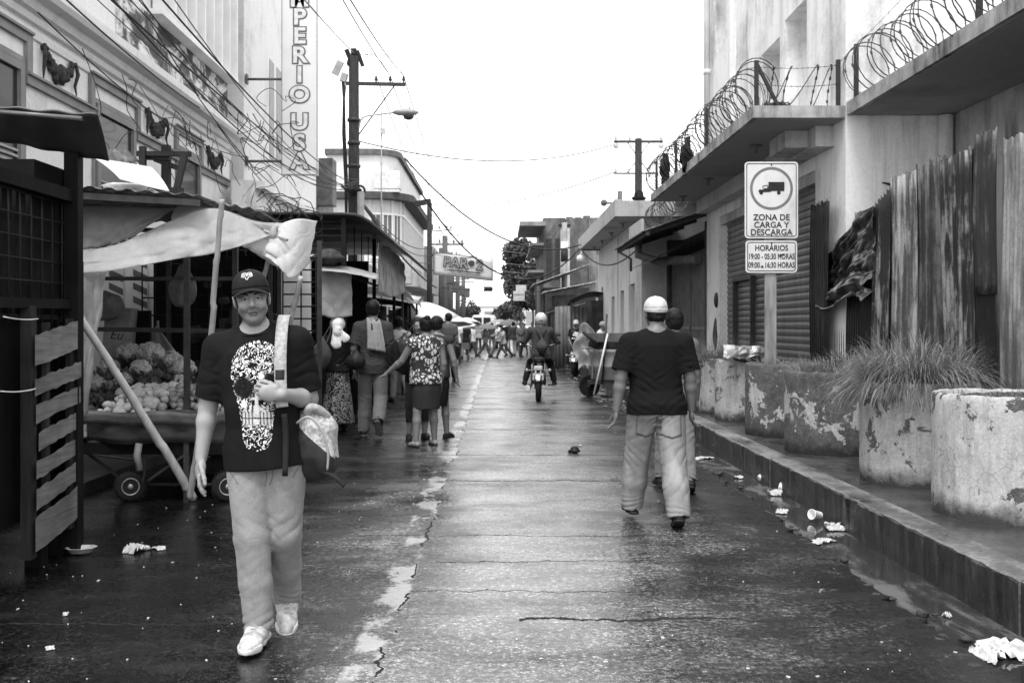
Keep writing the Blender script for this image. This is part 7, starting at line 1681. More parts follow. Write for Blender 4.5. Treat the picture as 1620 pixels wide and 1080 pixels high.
# filler bed beneath the heap
m = MB(); m.add([(-.55, -.24, .215), (.52, -.24, .215), (.52, .46, .36), (-.55, .46, .36), (-.55, -.24, .02), (.52, -.24, .02), (.52, .46, .02), (-.55, .46, .02)], [(0, 1, 2, 3), (7, 6, 5, 4), (0, 4, 5, 1), (1, 5, 6, 2), (2, 6, 7, 3), (3, 7, 4, 0)]); m.build('sacking_bed', BURL, TR)
# black cloth and cauliflowers behind
cb = thing('black_cloth', 'black cloth laid between the potatoes and the cauliflowers', 'cloth', (-2.95, 9.3, .5)); m = MB()
m.sheet(lambda u, v: (-.75+1.6*u, -.25+.75*v, .30+.16*v+.03*math.sin(u*14+v*6)+.03*math.sin(u*5)), 40, 10, .02); m.bx(-.7, .8, -.15, .5, -.02, .30); m.build('cloth', M('black_tarp2'), cb)
t = NT('cauliflower_curd'); v_ = t.voro(t.coord(), 60); n_ = t.noise(t.coord(), 12, 4); t.set(t.mix(1.0, t.ramp(v_, [(.1, .62), (.6, .4)]), t.ramp(n_, [(.35, .7), (.65, 1.1)]), 'MULTIPLY'), .8).bump(t.math('SUBTRACT', 1, v_), .8, .01); CAU = t.m
t = NT('cabbage_leaf'); n_ = t.noise(t.coord((1, 1, .4)), 16, 5); t.set(t.ramp(n_, [(.35, .07), (.6, .22), (.75, .4)]), .6).bump(n_, .6, .01); LEAF = t.m
def cauli(label, c, r, seed, leaves=9):
    o = thing('cauliflower', label, 'cauliflower', c, 0, 'cauliflowers heaped behind the potatoes'); rg = random.Random(seed); m = MB()
    for i in range(70):
        t_ = math.acos(1-rg.random()*1.1); a = rg.uniform(0, 2*PI); d = Vector((math.sin(t_)*math.cos(a), math.sin(t_)*math.sin(a), math.cos(t_))); m.ball(d*r*.8, r*rg.uniform(.17, .3), 7, 5, (1, 1, 1), .06, i)
    m.ball((0, 0, 0), r*.82, 14, 10); m.build('curd', CAU, o); m = MB()
    for i in range(leaves):
        a = 2*PI*i/leaves+rg.uniform(-.3, .3); l = r*rg.uniform(1.0, 1.5); tl = rg.uniform(-.2, .5)
        def lf(u, v, a=a, l=l, tl=tl): w_ = r*.62*math.sin(PI*(.15+.8*u))*(v-.5)*1.3; q = r*.35+l*.65*math.sin(u*1.5); z = -r*.7+l*(.9+tl)*u*.8+.02*math.sin(v*16+u*6); return (q*math.cos(a)-w_*math.sin(a), q*math.sin(a)+w_*math.cos(a), z-.25*l*u*u)
        m.sheet(lf, 8, 6, .003)
    m.build('leaf', LEAF, o); stuff(o.children[-1]); return o
for i, (px, py, Y_, r, lb) in enumerate(((238, 568, 9.35, .105, 'largest pale cauliflower at the top of the heap'), (205, 566, 9.5, .095, 'cauliflower left of the largest one at the top'), (172, 590, 9.3, .085, 'leafy cauliflower at the left end of the heap'), (270, 578, 9.4, .09, 'cauliflower just right of the largest one behind the iron post'),
      (290, 588, 9.25, .088, 'rounded cauliflower at the right end beside the front man'), (222, 590, 9.2, .08, 'cauliflower low in the middle of the heap'), (152, 612, 9.25, .075, 'small dark leafy head at the far left foot of the heap'), (283, 612, 9.12, .07, 'small cauliflower low at the right end'), (196, 608, 9.15, .07, 'small cauliflower low at the left of the middle'))):
    cauli(lb, tuple(P(px, py-4, Y_)), r*1.3, i+1, 7)
for i, (px, py, Y_, r, lb) in enumerate(((248, 608, 9.05, .10, 'dark bunch of leafy greens in front of the cauliflowers'), (158, 632, 8.85, .09, 'grey-green bunch at the left of the potatoes'), (180, 640, 8.8, .08, 'curly leaves lying beside the potatoes'))):
    m = MB(); rg = random.Random(i+20)
    for k in range(60):
        d = Vector((rg.gauss(0, 1), rg.gauss(0, .7), rg.gauss(0, .6))); d = d.normalized()*r*rg.uniform(.4, 1.2); n1 = Vector((rg.gauss(0, 1), rg.gauss(0, 1), rg.gauss(0, 1))).normalized(); n2 = n1.orthogonal().normalized()
        m.sheet(lambda u, v: Vector((d.x*1.6, d.y, d.z*.8))+n1*(u-.5)*r*.8+n2*(v-.5)*r*.6+n1.cross(n2)*.25*r*math.sin(u*5+v*3), 3, 3, .002)
    o = m.build('leafy_greens', M('dark_leaf', .07, .6, .6, 20, .5), None, P(px, py, Y_)); tag(o, lb, 'greens')
# carton, dark boards, furled umbrella and sacks behind the produce
o = thing('carton', 'tall carton with handwriting standing behind the cauliflowers', 'box', P(190, 530, 9.9)); m = MB(); m.box((0, 0, 0), (.26, .2, .55), ry=.08, bev=.005); m.build('carton_wall', M('carton_lid', .24, .85, .4, 5), o); text('lettering', 'Eu', .13, SB, o, (.0, -.105, .0), rot=(PI/2, .1, 0), ext=.001, shear=.3)
o = thing('umbrella', 'furled grey umbrella canopy spread behind the produce', 'umbrella', P(250, 560, 10.4)); m = MB()
m.sheet(lambda u, v: (.72*v*math.sin((u-.5)*2.2)*1.0, -.05+.05*math.cos(u*PI*6)*v, .30-.8*v*(1+.1*math.cos(u*PI*6))), 36, 8, .005); m.build('canopy', M('umbrella_grey', .2, .7, .2, 4), o); m = MB(); m.tube([(0, 0, -.95), (0, 0, .35)], .012, 6); m.build('pole', GALV, o)
m = MB(); m.box(P(221, 540, 10.0), (.22, .06, .62)); tag(m.build('dark_board', DK), 'dark board standing right of the handwritten carton', 'board')
bag_at('sack', 'grey plastic sack hanging from the stall frame behind the cap', P(290, 458, 9.4), (.13, .10, .17), M('sack_grey', .12, .6, .4, 12), P(292, 425, 9.4), 3, .03)
bag_at('sack', 'rumpled pale sack lying on the stall shelf at left', P(165, 485, 9.6), (.20, .14, .12), M('sack_mid', .16, .8, .4, 12), None, 13, .03)
# pale striped shop front behind
o = thing('striped_shopfront', 'pale shopfront with diagonal striped posts glimpsed under the plastic sheeting', 'shopfront', (-5.0, 12.0, 0)); m = MB(); m.bx(-.35, 1.15, 0, .1, 1.2, 2.3); m.bx(1.6, 2.6, .6, .7, 1.2, 2.3); m.build('panel', M('shop_white', .62, .6, .15, 3), o)
m = MB()
for x0 in (.31, .60):
    m.bx(x0, x0+.17, -.04, -.002, 1.2, 2.2)
m.build('post_board', M('shop_white'), o)
for x0 in (.31, .60):
    m = MB()
    for k in range(7): z = 1.2+k*.16; m.add([(x0, -.042, z+.08), (x0+.17, -.042, z), (x0+.17, -.042, z+.08), (x0, -.042, z+.16)], [(0, 1, 2, 3)])
    m.build('stripe', M('stripe_dark', .1), o)
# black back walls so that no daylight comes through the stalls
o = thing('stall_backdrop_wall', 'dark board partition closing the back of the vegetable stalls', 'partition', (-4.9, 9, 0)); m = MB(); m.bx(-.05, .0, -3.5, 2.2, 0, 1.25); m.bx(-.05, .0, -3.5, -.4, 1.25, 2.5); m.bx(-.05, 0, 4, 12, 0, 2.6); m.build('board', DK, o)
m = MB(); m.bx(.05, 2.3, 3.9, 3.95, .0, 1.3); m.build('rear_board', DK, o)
# ---- things on the roof of the vegetable stall
o = thing('wooden_scaffold', 'dark wooden trestle of old beams standing on the stall roof', 'trestle', P(260, 300, 9.6)); O = P(260, 300, 9.6); m = MB()
for a, b, w_ in (((226, 232, 9.5), (226, 262, 9.5), .055), ((263, 230, 9.7), (263, 308, 9.7), .075), ((293, 243, 9.5), (278, 306, 9.5), .055), ((216, 243, 9.5), (303, 244, 9.6), .045), ((220, 248, 9.55), (268, 250, 9.6), .05), ((226, 262, 9.6), (270, 310, 9.6), .05), ((245, 252, 9.7), (287, 268, 9.7), .05), ((215, 304, 9.5), (289, 306, 9.5), .10)): m.bar(P(*a)-O, P(*b)-O, w_)
m.build('beam', WD3, o)
m = MB(); quadsheet(m, [P(148, 250, 8.6), P(200, 258, 8.7), P(240, 265, 8.8)], [P(190, 284, 8.2), P(235, 296, 8.3), P(268, 303, 8.4)], 30, 6, -.03, .0, .004, 1); tag(m.build('roof_panel', M('sheet_white', .55, .5, .05, 5)), 'bright white curved sheet propped on the stall roof', 'sheet')
m = MB(); corr(m, P(165, 238, 9.4), P(200, 236, 9.8), P(222, 256, 9.8), P(175, 262, 9.4), 30, .012, .004, 5); tag(m.build('roof_tin', TINB), 'small dark corrugated piece behind the white curved sheet', 'sheet')
m = MB(); m.ball(P(200, 298, 8.9), .13, 12, 8, (1.5, 1, .35), .12, 5); tag(m.build('rag_bundle', M('rag_white', .6, .8, .2, 9)), 'pale rag bundle lying on the stall roof', 'rag')
# ---- C: iron grid racks right of the vegetable stall
def grid_panel(m, c, w_, h_, nx, nz, r=.006, ang=0):
    q = Matrix.Rotation(ang, 3, 'Z'); c = Vector(c)
    for i in range(nx+1): m.tube([c+q@Vector((-w_/2+w_*i/nx, 0, -h_/2)), c+q@Vector((-w_/2+w_*i/nx, 0, h_/2))], r, 4)
    for i in range(nz+1): m.tube([c+q@Vector((-w_/2, 0, -h_/2+h_*i/nz)), c+q@Vector((w_/2, 0, -h_/2+h_*i/nz))], r, 4)
IR = M('grid_black', .012, .7)
o = thing('iron_rack', 'tall black iron grid racks with hanging goods behind the front man', 'rack', (-2.9, 11.3, 0)); m = MB()
grid_panel(m, (-.25, 0, 1.5), 1.2, 1.9, 8, 12); grid_panel(m, (.62, .15, 1.35), .42, 2.1, 2, 15, .009); grid_panel(m, (-.9, .4, 1.5), .8, 1.8, 5, 9, .009, .7)
m.build('grid', IR, o); m = MB(); m.bar((.84, .1, 0), (.84, .1, 2.45), .05); m.bar((-.85, 0, 0), (-.85, 0, 2.45), .05); m.bar((.38, .1, 0), (.38, .1, 2.4), .04); m.build('upright', DARKMETAL, o)
m = MB(); rg = random.Random(12)
for i in range(16): m.box((rg.uniform(-.8, .3), .06+rg.uniform(0, .2), rg.uniform(.9, 2.2)), (rg.uniform(.1, .3), .06, rg.uniform(.08, .26)), rz=rg.uniform(-.3, .3), ry=rg.uniform(-.2, .2), bev=.02)
m.build('hanging_goods', M('goods_dark', .05, .7, .8, 6), o); m = MB(); m.bx(-1.2, .3, .5, .56, 0, 2.3); m.build('back_board', DK, o)
# ---- D: black-roofed stall with tarps
Ds = thing('black_roof_stall', 'stall with curved black roof and pale tarpaulins hung from an iron cage', 'stall', (-3.2, 16, 0)); DL = (3.2, -16, 0)
def db(m, n, mat, st=0): o = m.build(n, mat, Ds, DL); return stuff(o) if st else o
m = MB(); m.sheet(lambda u, v: (-4.6+3.25*v if v < .78 else -2.07+.55*(v-.78)/.22, 14.0+7*u, (3.02+.02*math.sin(u*30) if v < .78 else 3.02-.38*((v-.78)/.22)**1.6)-.05*u+.25*(1-v)*0+.04*(1-v)), 24, 24, .04); db(m, 'roof', M('roof_black', .05, .5, .4, 3))
m = MB()
for k in range(5): m.bar((-4.4, 14.1, 2.55+.1*k), (-2.2, 14.1, 2.55+.1*k), .018)
for k in range(9): m.bar((-4.4+.27*k, 14.1, 2.0), (-4.4+.27*k, 14.1, 2.98), .014)
for x, y in ((-2.2, 14.1), (-4.4, 14.1), (-2.2, 17.5), (-2.2, 20.8)): m.bar((x, y, 0), (x, y, 3.0), .06)
for k in range(8): m.bar((-2.2, 14.3+.8*k, 2.2), (-2.2, 14.3+.8*k, 2.98), .014)
m.bar((-2.2, 14.1, 2.2), (-2.2, 20.8, 2.2), .03); db(m, 'iron_cage', IR)
TP = sheetmat('pale_tarp', .52, .25, .6, 0, .35, 3); TP2 = plaster('streaked_tarp', .5, .12, .7, 2.4, 1.8)
m = MB(); quadsheet(m, [P(503, 430, 13.9), P(530, 428, 13.9), P(556, 432, 13.9)], [P(505, 498, 13.8), P(530, 503, 13.8), P(558, 499, 13.9)], 26, 20, .0, .012, .004, 7, .5); db(m, 'pale_tarp', TP)
m = MB(); quadsheet(m, [P(598, 385, 14.2), P(615, 392, 16), P(640, 415, 20.0)], [P(600, 460, 14.2), P(618, 470, 16), P(642, 462, 20)], 40, 24, .0, .03, .006, 8, 1.2); db(m, 'streaked_tarp', TP2)
m = MB(); quadsheet(m, [P(512, 418, 13.9), P(550, 422, 14), P(600, 434, 14.2)], [P(505, 428, 13.5), P(550, 432, 13.6), P(596, 442, 13.8)], 20, 5, .0, .01, .006, 9); db(m, 'torn_awning', TP)
m = MB(); m.ball(P(520, 408, 13.8), .2, 12, 8, (1.3, 1, .5), .12, 3); db(m, 'rolled_cloth', M('goods_dark'))
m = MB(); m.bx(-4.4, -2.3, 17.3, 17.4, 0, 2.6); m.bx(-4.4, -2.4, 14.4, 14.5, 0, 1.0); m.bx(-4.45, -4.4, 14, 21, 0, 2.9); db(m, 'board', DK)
m = MB(); grid_panel(m, P(480, 490, 13.6), .34, 1.6, 2, 13, .009); db(m, 'grid', IR)
# ---- E: next stalls receding
def stall(label, x0, x1, y0, y1, z, mat, front=None, cat='stall', hang=.5, seed=0):
    o = thing('market_stall', label, cat, ((x0+x1)/2, y0, 0), 0, 'market stalls receding along the left kerb'); L = (-(x0+x1)/2, -y0, 0); rg = random.Random(seed)
    m = MB(); m.sheet(lambda u, v: (x0+(x1-x0)*v, y0+(y1-y0)*u, z-.22*v**2+.05*math.sin(u*7+seed)*v-.06*math.sin(PI*u)), 20, 8, .02); m.build('awning', mat, o, L)
    for x in (x0+.1, x1-.12):
        for y in (y0+.08, y1-.08): m = MB(); m.bar((x, y, 0), (x, y, z-.12), .045); m.build('pole', DARKMETAL, o, L)
    m = MB(); m.bx(x0, x1-.35, y0+.3, y1-.2, 0, .85); m.build('counter', M('counter_dark', .06, .8, .5, 4), o, L)
    m = MB(); quadsheet(m, [(x1-.05, y0, z-.2), (x1-.03, (y0+y1)/2, z-.26), (x1-.05, y1, z-.2)], [(x1, y0, z-.2-hang), (x1+.04, (y0+y1)/2, z-.2-hang*.8), (x1, y1, z-.2-hang*1.1)], 24, 6, 0, .02, .006, seed); m.build('valance', front or mat, o, L)
    m = MB()
    for _ in range(26): m.box((rg.uniform(x0+.1, x1-.4), rg.uniform(y0+.4, y1-.3), rg.uniform(.9, 1.2)), (rg.uniform(.1, .3), rg.uniform(.1, .3), rg.uniform(.08, .3)), rz=rg.uniform(0, 3), bev=.02)
    g_ = m.build('goods', M('goods_mixed', .2, .7, .8, 3), o, L); stuff(g_); m = MB(); m.bx(x0-.05, x0, y0, y1, 0, z-.1); m.build('back_cloth', DK, o, L); return o
TW, TG, TD = sheetmat('awning_white', .7, .3, .5, 0, .25, 1), M('awning_grey', .22, .7, .3, 3), M('awning_dark', .06, .6, .4, 3)
stall('stall with pale bowed awning just beyond the streaked tarpaulin', -4.2, -1.95, 21.2, 25, 2.35, TW, TG, seed=1, hang=.2)
stall('stall with dark hanging cloth beside the white cap man', -4.0, -2.2, 25.3, 28.5, 2.2, TD, TD, seed=2, hang=1.3)
stall('stall with white awning near the third utility pole', -4.2, -2.0, 29, 33, 2.25, TW, TW, seed=3, hang=.35)
stall('stall with grey awning far along the left kerb', -4.3, -2.3, 34, 38, 2.3, TG, TD, seed=4, hang=.4)
stall('white-topped stall close to the junction', -4.3, -2.4, 39, 44, 2.2, TW, TG, seed=5, hang=.3)
stall('last dark stall before the junction on the left', -4.6, -2.7, 45, 52, 2.4, TD, TG, seed=6, hang=.4)
umbrella(668, 478, 27.5, 1.0, 'pale market umbrella over the left stalls', M('umb_pale', .6, .8, .1, 3), None, .15)
umbrella(703, 495, 33, .95, 'second pale umbrella farther along the left stalls', M('umb_pale'), None, -.1)
umbrella(716, 500, 42, 1.0, 'white umbrella above the crowd at left', M('umb_white', .75), None, .1)
umbrella(770, 512, 45.6, .55, 'dark flat umbrella carried over the crossing man', M('umb_dark', .10), None, .05, 'umbrellas carried in the crowd', False)
umbrella(806, 505, 50, .62, 'dark umbrella standing in the crowd at the junction', M('umb_dark'), None, .12, 'umbrellas carried in the crowd')
umbrella(790, 505, 62, .9, 'grey umbrella beyond the white-cap man', M('umb_mid', .3), None, .0, 'umbrellas carried in the crowd')
umbrella(738, 503, 50, .8, 'white parasol over the crowd behind the black T-shirt woman', M('umb_white'), None, -.2, 'umbrellas carried in the crowd')
# litter on the left
o = thing('foil_tray', 'open foil food tray lying on the road by the crate leg', 'tray', (*G(128, 876)[:2], .012), .3); m = MB(); m.lathe([(.0, 0), (.06, .0), (.075, .03), (.085, .032), (.085, .034), (.072, .033), (.057, .004), (0, .004)], (0, 0, 0), 8); m.build('tray_shell', M('foil_bright', .7, .25, .2, 30, .4, metal=.3), o); o.scale = (1.2, .9, 1)
for a in (('crumpled dark and white wrapper on the left road', 215, 872, .2, .12, 21), ('flat white paper beside the dark wrapper', 252, 868, .13, .09, 22), ('small white scrap left foreground', 104, 973, .05, .03, 23), ('pale scrap at lower left foreground', 79, 1027, .05, .04, 24)): paper(*a, z=.001, hh=.05 if 'crumpled' in a[0] else .015)
m = MB(); m.ball((0, 0, 0), .018, 10, 8, (1, 1, .9), .1); tag(m.build('paper_ball', WHITE, None, P(116, 818, 6.45)), 'small white paper ball stuck on the crate foot', 'litter')

# ================================================================ poles, lamps, wires
def pole(name, label, x, y, h, r0, r1, mat, cat='utility pole'):
    o = thing(name, label, cat, (x, y, 0)); m = MB(); m.tube([(0, 0, 0), (0, 0, h)], [r0, r1], 14); m.build('shaft', mat, o); return o
PW_, PCC = M('pole_wood', .03, .8, .5, 8, aniso=(4, 4, .4)), plaster('pole_concrete', .28, .08, .6, 2)
def insul(m, c, s_=1): m.lathe([(.02*s_, 0), (.02*s_, .05*s_), (.05*s_, .055*s_), (.045*s_, .09*s_), (.025*s_, .10*s_), (.04*s_, .12*s_), (.02*s_, .17*s_), (0, .17*s_)], c, 8)
UP = pole('utility_pole', 'tall dark wooden utility pole with one-sided crossarm and street lamp', -3.80, 26, 8.5, .17, .13, PW_)
m = MB(); m.bar((-.2, 0, 7.8), (1.35, 0, 7.77), .10, .08); m.build('crossarm', DARKMETAL, UP)
m = MB(); m.bar((1.05, 0, 7.73), (.12, 0, 6.45), .03); m.build('arm_brace', DARKMETAL, UP)
for x in (.58, .95, 1.3): m = MB(); insul(m, (x, 0, 7.82)); m.build('insulator', M('insulator_dark', .04, .3), UP)
m = MB(); m.box((-.12, 0, 8.5), (.12, .12, .38), ry=-.4); m.box((.16, 0, 8.45), (.10, .1, .42), ry=-.35); m.box((0, 0, 8.62), (.14, .14, .16)); m.box((-.05, 0, 8.35), (.22, .2, .2), ry=.2); m.build('cable_clamp', BLACK, UP)
m = MB(); m.box((-.42, 0, 8.2), (.18, .08, .38), ry=.45); m.box((-.26, 0, 7.95), (.16, .14, .22), ry=.3); m.build('switch_box', M('switch_grey', .35), UP)
m = MB()
for k in range(5): m.tube([(-.32+.03*k, -.02, 8.0-.05*k), (-.28+.01*k, 0, 7.4), (-.3+.02*k, 0, 6.5), (-.24+.02*k, 0, 5.2), (-.2, 0, 3.4)], .013, 5)
m.build('down_cable', CABLE, UP)
for z in (4.9, 5.6, 6.2, 6.8): m = MB(); m.lathe([(.165, 0), (.175, .02), (.175, .06), (.165, .08)], (0, 0, z), 14); m.build('band', DARKMETAL, UP)
m = MB(); m.ball((.05, -.15, 5.0), .16, 10, 8, (1.3, 1, .6), .15, 3); m.tube(smoothpath([(-.3, -.15, 5.1), (0, -.2, 4.9), (.3, -.18, 4.95), (.2, -.2, 5.1), (-.2, -.2, 5.0)]), .03, 6); m.build('cable_splice', BLACK, UP)
SL = thing('street_lamp', 'cobra-head street lamp reaching out from the tall wooden pole', 'street lamp', (-3.66, 25.9, 6.9)); m = MB(); m.tube(smoothpath([(0, 0, -.3), (.1, 0, -.02), (.4, 0, .05), (.9, 0, .12)]), .022, 7); m.build('arm', GALV, SL)
m = MB(); m.ball((1.22, 0, .12), .2, 16, 10, (1.75, .7, .45)); m.box((1.32, 0, .23), (.04, .04, .08)); m.build('lamp_head', M('lamp_grey', .25, .4), SL); m = MB(); m.ball((1.3, 0, .03), .12, 12, 8, (1.2, .9, .9)); m.build('lamp_lens', M('lens_dark', .05, .2), SL)
o = thing('antenna_mast', 'thin antenna mast with small white box beside the street lamp arm', 'mast', (-3.2, 27, 0)); m = MB(); m.tube([(0, 0, 2), (0, 0, 7.3)], .018, 6); m.build('mast_tube', GALV, o); m = MB(); m.box((.04, 0, 6.75), (.14, .1, .14)); m.build('mast_box', M('box_white', .6), o)
o = thing('concrete_pole', 'pale concrete pole standing in front of the tall wooden one', 'pole', (-3.55, 25.5, 0)); m = MB(); m.tube([(0, 0, 0), (0, 0, 4.9)], .09, 12); m.build('shaft', PCC, o)
PT = pole('traffic_post', 'dark post bent over at the top beside the bay window house', -3.58, 51, 7.75, .14, .13, M('post_black', .03), 'post'); m = MB(); m.bar((.08, 0, 7.85), (-.75, 0, 7.7), .3, .26); m.build('top_arm', M('post_black'), PT)
m = MB(); m.bar((.1, 0, 6.3), (1.15, 0, 6.4), .05); m.bar((.1, 0, 5.0), (.7, 0, 6.3), .03); insul(m, (.5, 0, 6.4)); insul(m, (.9, 0, 6.42)); insul(m, (1.1, 0, 6.42)); m.build('crossarm', M('post_black'), PT)
for i, (px, Y_, top, lb) in enumerate(((704, 58, 373, 'utility pole with crossarm right behind the PAR banner'), (713, 70, 400, 'thick grey pole directly behind the banner'), (724, 76, 410, 'utility pole fourth in the distant left row'), (733, 84, 418, 'slim distant pole near the banner middle'), (698, 66, 392, 'pole just right of the bent post'))):
    c = P(px, 515, Y_); h = P(px, top, Y_).z; u = pole('utility_pole', lb, c.x, Y_, h, .2, .16, M('pole_far', .09, .8, .3, 3)); u['group'] = 'distant utility poles on the left'; m = MB(); m.bar((-.9, 0, h-.5), (1.1, 0, h-.5), .10); m.bar((-.7, 0, h-1.5), (.9, 0, h-1.5), .08)
    for x in (-.8, -.3, .5, 1.0): insul(m, (x, 0, h-.48), 1.4)
    m.box((.3, 0, h-2.4), (.5, .3, .8), bev=.05); m.build('crossarm', M('pole_far'), u)
# right-hand poles
UR = pole('utility_pole', 'concrete utility pole with double crossarms behind the low white house', 4.82, 34.5, 7.95, .16, .12, PW_); m = MB(); m.bar((-.85, 0, 7.85), (.85, 0, 7.85), .08); m.bar((-.85, 0, 6.75), (.7, 0, 6.75), .05); m.build('crossarm', DARKMETAL, UR)
m = MB()
for a, b in (((-.4, 7.85), (-.05, 7.35)), ((.4, 7.85), (.05, 7.35)), ((-.4, 6.75), (-.05, 7.2)), ((.4, 6.75), (.05, 7.2))): m.bar((a[0], 0, a[1]), (b[0], 0, b[1]), .03)
m.build('arm_brace', DARKMETAL, UR)
for x, z in ((-.78, 7.88), (-.3, 7.88), (.78, 7.88), (-.78, 6.75), (-.35, 6.75)): m = MB(); insul(m, (x, 0, z), 1.1); m.build('insulator', M('insulator_pale', .4, .3), UR)
for x in (-.78, .78): m = MB(); m.ball((x, -.05, 7.7), .1, 10, 8, (1, .6, 1)); m.build('insulator_disc', M('insulator_pale'), UR); m = MB(); m.ball((0, -.1, 5.9), .2, 10, 8, (1.2, 1, .9), .2, 4); m.build('cable_clamp', BLACK, UR)
u2 = pole('utility_pole', 'short pole with lamp and transformer at the flat roof corner', 4.6, 38, 6.6, .1, .09, M('pole_far')); m = MB(); m.bar((-.7, 0, 6.15), (.7, 0, 6.15), .07); m.ball((-.62, -.1, 6.15), .13, 10, 8); m.ball((0, -.1, 6.15), .13, 10, 8); m.box((.45, 0, 6.0), (.3, .15, .2), ry=.3); m.box((0, 0, 6.45), (.14, .14, .3), ry=.2); m.build('crossarm', M('pole_far'), u2)
u3 = pole('utility_pole', 'pole with white ceramic collar standing before the ruined block', 3.27, 50, 6.65, .17, .14, PCC); m = MB(); m.box((0, -.02, 5.5), (.36, .3, .38), bev=.04); m.build('collar', WHITE, u3); m = MB(); m.bar((-.3, 0, 6.5), (.3, 0, 6.5), .12); m.build('crossarm', BLACK, u3)
m = MB(); m.lathe([(.18, 4.7), (.18, 5.3)], (0, 0, 0), 12); m.build('black_band', BLACK, u3)
o = thing('wall_lamp', 'round white globe lamp hanging from the white house corner', 'lamp', P(921, 395, 33.5)); m = MB(); m.ball((0, 0, -.3), .19, 14, 10, (1, 1, .8)); m.lathe([(.03, 0), (.05, -.1), (.1, -.16)], (0, 0, 0), 10); m.build('globe', M('globe_white', .8, .3), o); m = MB(); m.tube([(0, 0, 0), (.9, .2, .02)], .03, 6); m.build('arm', DARKMETAL, o)
# banner and traffic light across the far street
BN = thing('street_banner', 'white banner reading PAR 2 slung across the street from the left poles', 'banner', (-1.45, 40, 3.85)); bw_, bh_ = 2.36, .88; tl = R(5)
m = MB(); m.sheet(lambda u, v: ((u-.5)*bw_, .06*math.sin(u*5)*v, (v-.5)*bh_-(u-.5)*bw_*.11), 14, 5, .01); m.build('cloth', M('banner_cloth', .5, .7, .1, 2), BN)
m = MB(); e = lambda u, v: ((u-.5)*bw_, -.02, (v-.5)*bh_-(u-.5)*bw_*.11); 
for a, b in (((0, 0), (1, 0)), ((1, 0), (1, 1)), ((1, 1), (0, 1)), ((0, 1), (0, 0))): m.bar(e(*a), e(*b), .03)
m.build('hem', M('hem_dark', .1), BN)
text('lettering', 'PAR', .56, M('banner_ink', .05), BN, (-.30, -.075, .135), bold=.035, ext=.004, rot=(PI/2, .1, 0)); text('lettering', 'PAR', .56, M('banner_grey', .22), BN, (-.30, -.09, .135), bold=.004, ext=.004, rot=(PI/2, .1, 0))
text('lettering', '2', .56, M('banner_ink'), BN, (.66, -.075, .04), bold=.035, ext=.004, rot=(PI/2, .1, 0)); text('lettering', '2', .56, M('banner_grey'), BN, (.66, -.09, .04), bold=.004, ext=.004, rot=(PI/2, .1, 0))
m = MB(); m.ball((.33, -.08, .13), .13, 12, 8, (1, .1, .9)); m.box((.02, -.08, -.20), (1.35, .01, .05), ry=.1); m.box((.1, -.08, -.29), (1.2, .01, .02), ry=.1); m.build('underline', M('banner_ink'), BN)
TL = thing('traffic_light', 'black traffic light lying sideways on a wire with one lamp lit', 'traffic light', P(768, 457, 55)); m = MB(); m.box((.1, 0, 0), (.62, .24, .26), bev=.08); m.build('housing', BLACK, TL); t = NT('lit_lens'); t.b.inputs['Emission Color'].default_value = (1, 1, 1, 1); t.b.inputs['Emission Strength'].default_value = 2.5; m = MB(); m.ball((-.2, -.1, 0), .12, 12, 8, (1, .5, 1)); m.build('lit_lens', t.m, TL)
o = thing('shop_sign', 'small pale hanging signboard beside the ruined block', 'sign', P(821, 468, 48)); m = MB(); m.box((0, 0, 0), (.55, .06, .48)); m.box((.1, .02, .38), (.5, .06, .3)); m.build('panel', M('sign_dull', .45, .6, .2, 6), o); text('lettering', 'MERCADO' if False else 'COMEDOR', .1, SB, o, (0, -.035, .05), ext=.002)
# pickup truck in the crowd
TK = thing('pickup_truck', 'white high-sided pickup truck parked across the far junction', 'truck', (-1.0, 66, 0)); m = MB(); m.box((0, 0, 1.0), (1.9, 4.4, .7), bev=.12); m.box((0, -.6, 1.75), (1.75, 2.0, .85), bev=.16, taper=.9); m.build('body', M('truck_white', .7, .3, .05, 2), TK)
m = MB(); m.box((-.42, -1.6, 1.8), (.55, .05, .42)); m.box((.2, -1.6, 1.8), (.45, .05, .42)); m.build('window', M('dark_glass'), TK)
for x in (-.8, .8): 
    for y in (-1.4, 1.3): m = MB(); m.lathe([(.2, -.12), (.36, -.12), (.38, 0), (.36, .12), (.2, .12)], (x, y, .38), 18, ax=Matrix.Rotation(PI/2, 3, 'Y')); m.build('wheel', RUBBER, TK)
m = MB(); m.bar((-.95, .6, 1.2), (-.95, .6, 2.7), .06); m.bar((.95, .6, 1.2), (.95, .6, 2.7), .06); m.bar((-.95, .6, 2.7), (.95, .6, 2.7), .06); m.build('rack', DARKMETAL, TK)
m = MB(); m.box((0, -2.22, .75), (1.8, .08, .3), bev=.03); m.build('bumper', BLACK, TK)
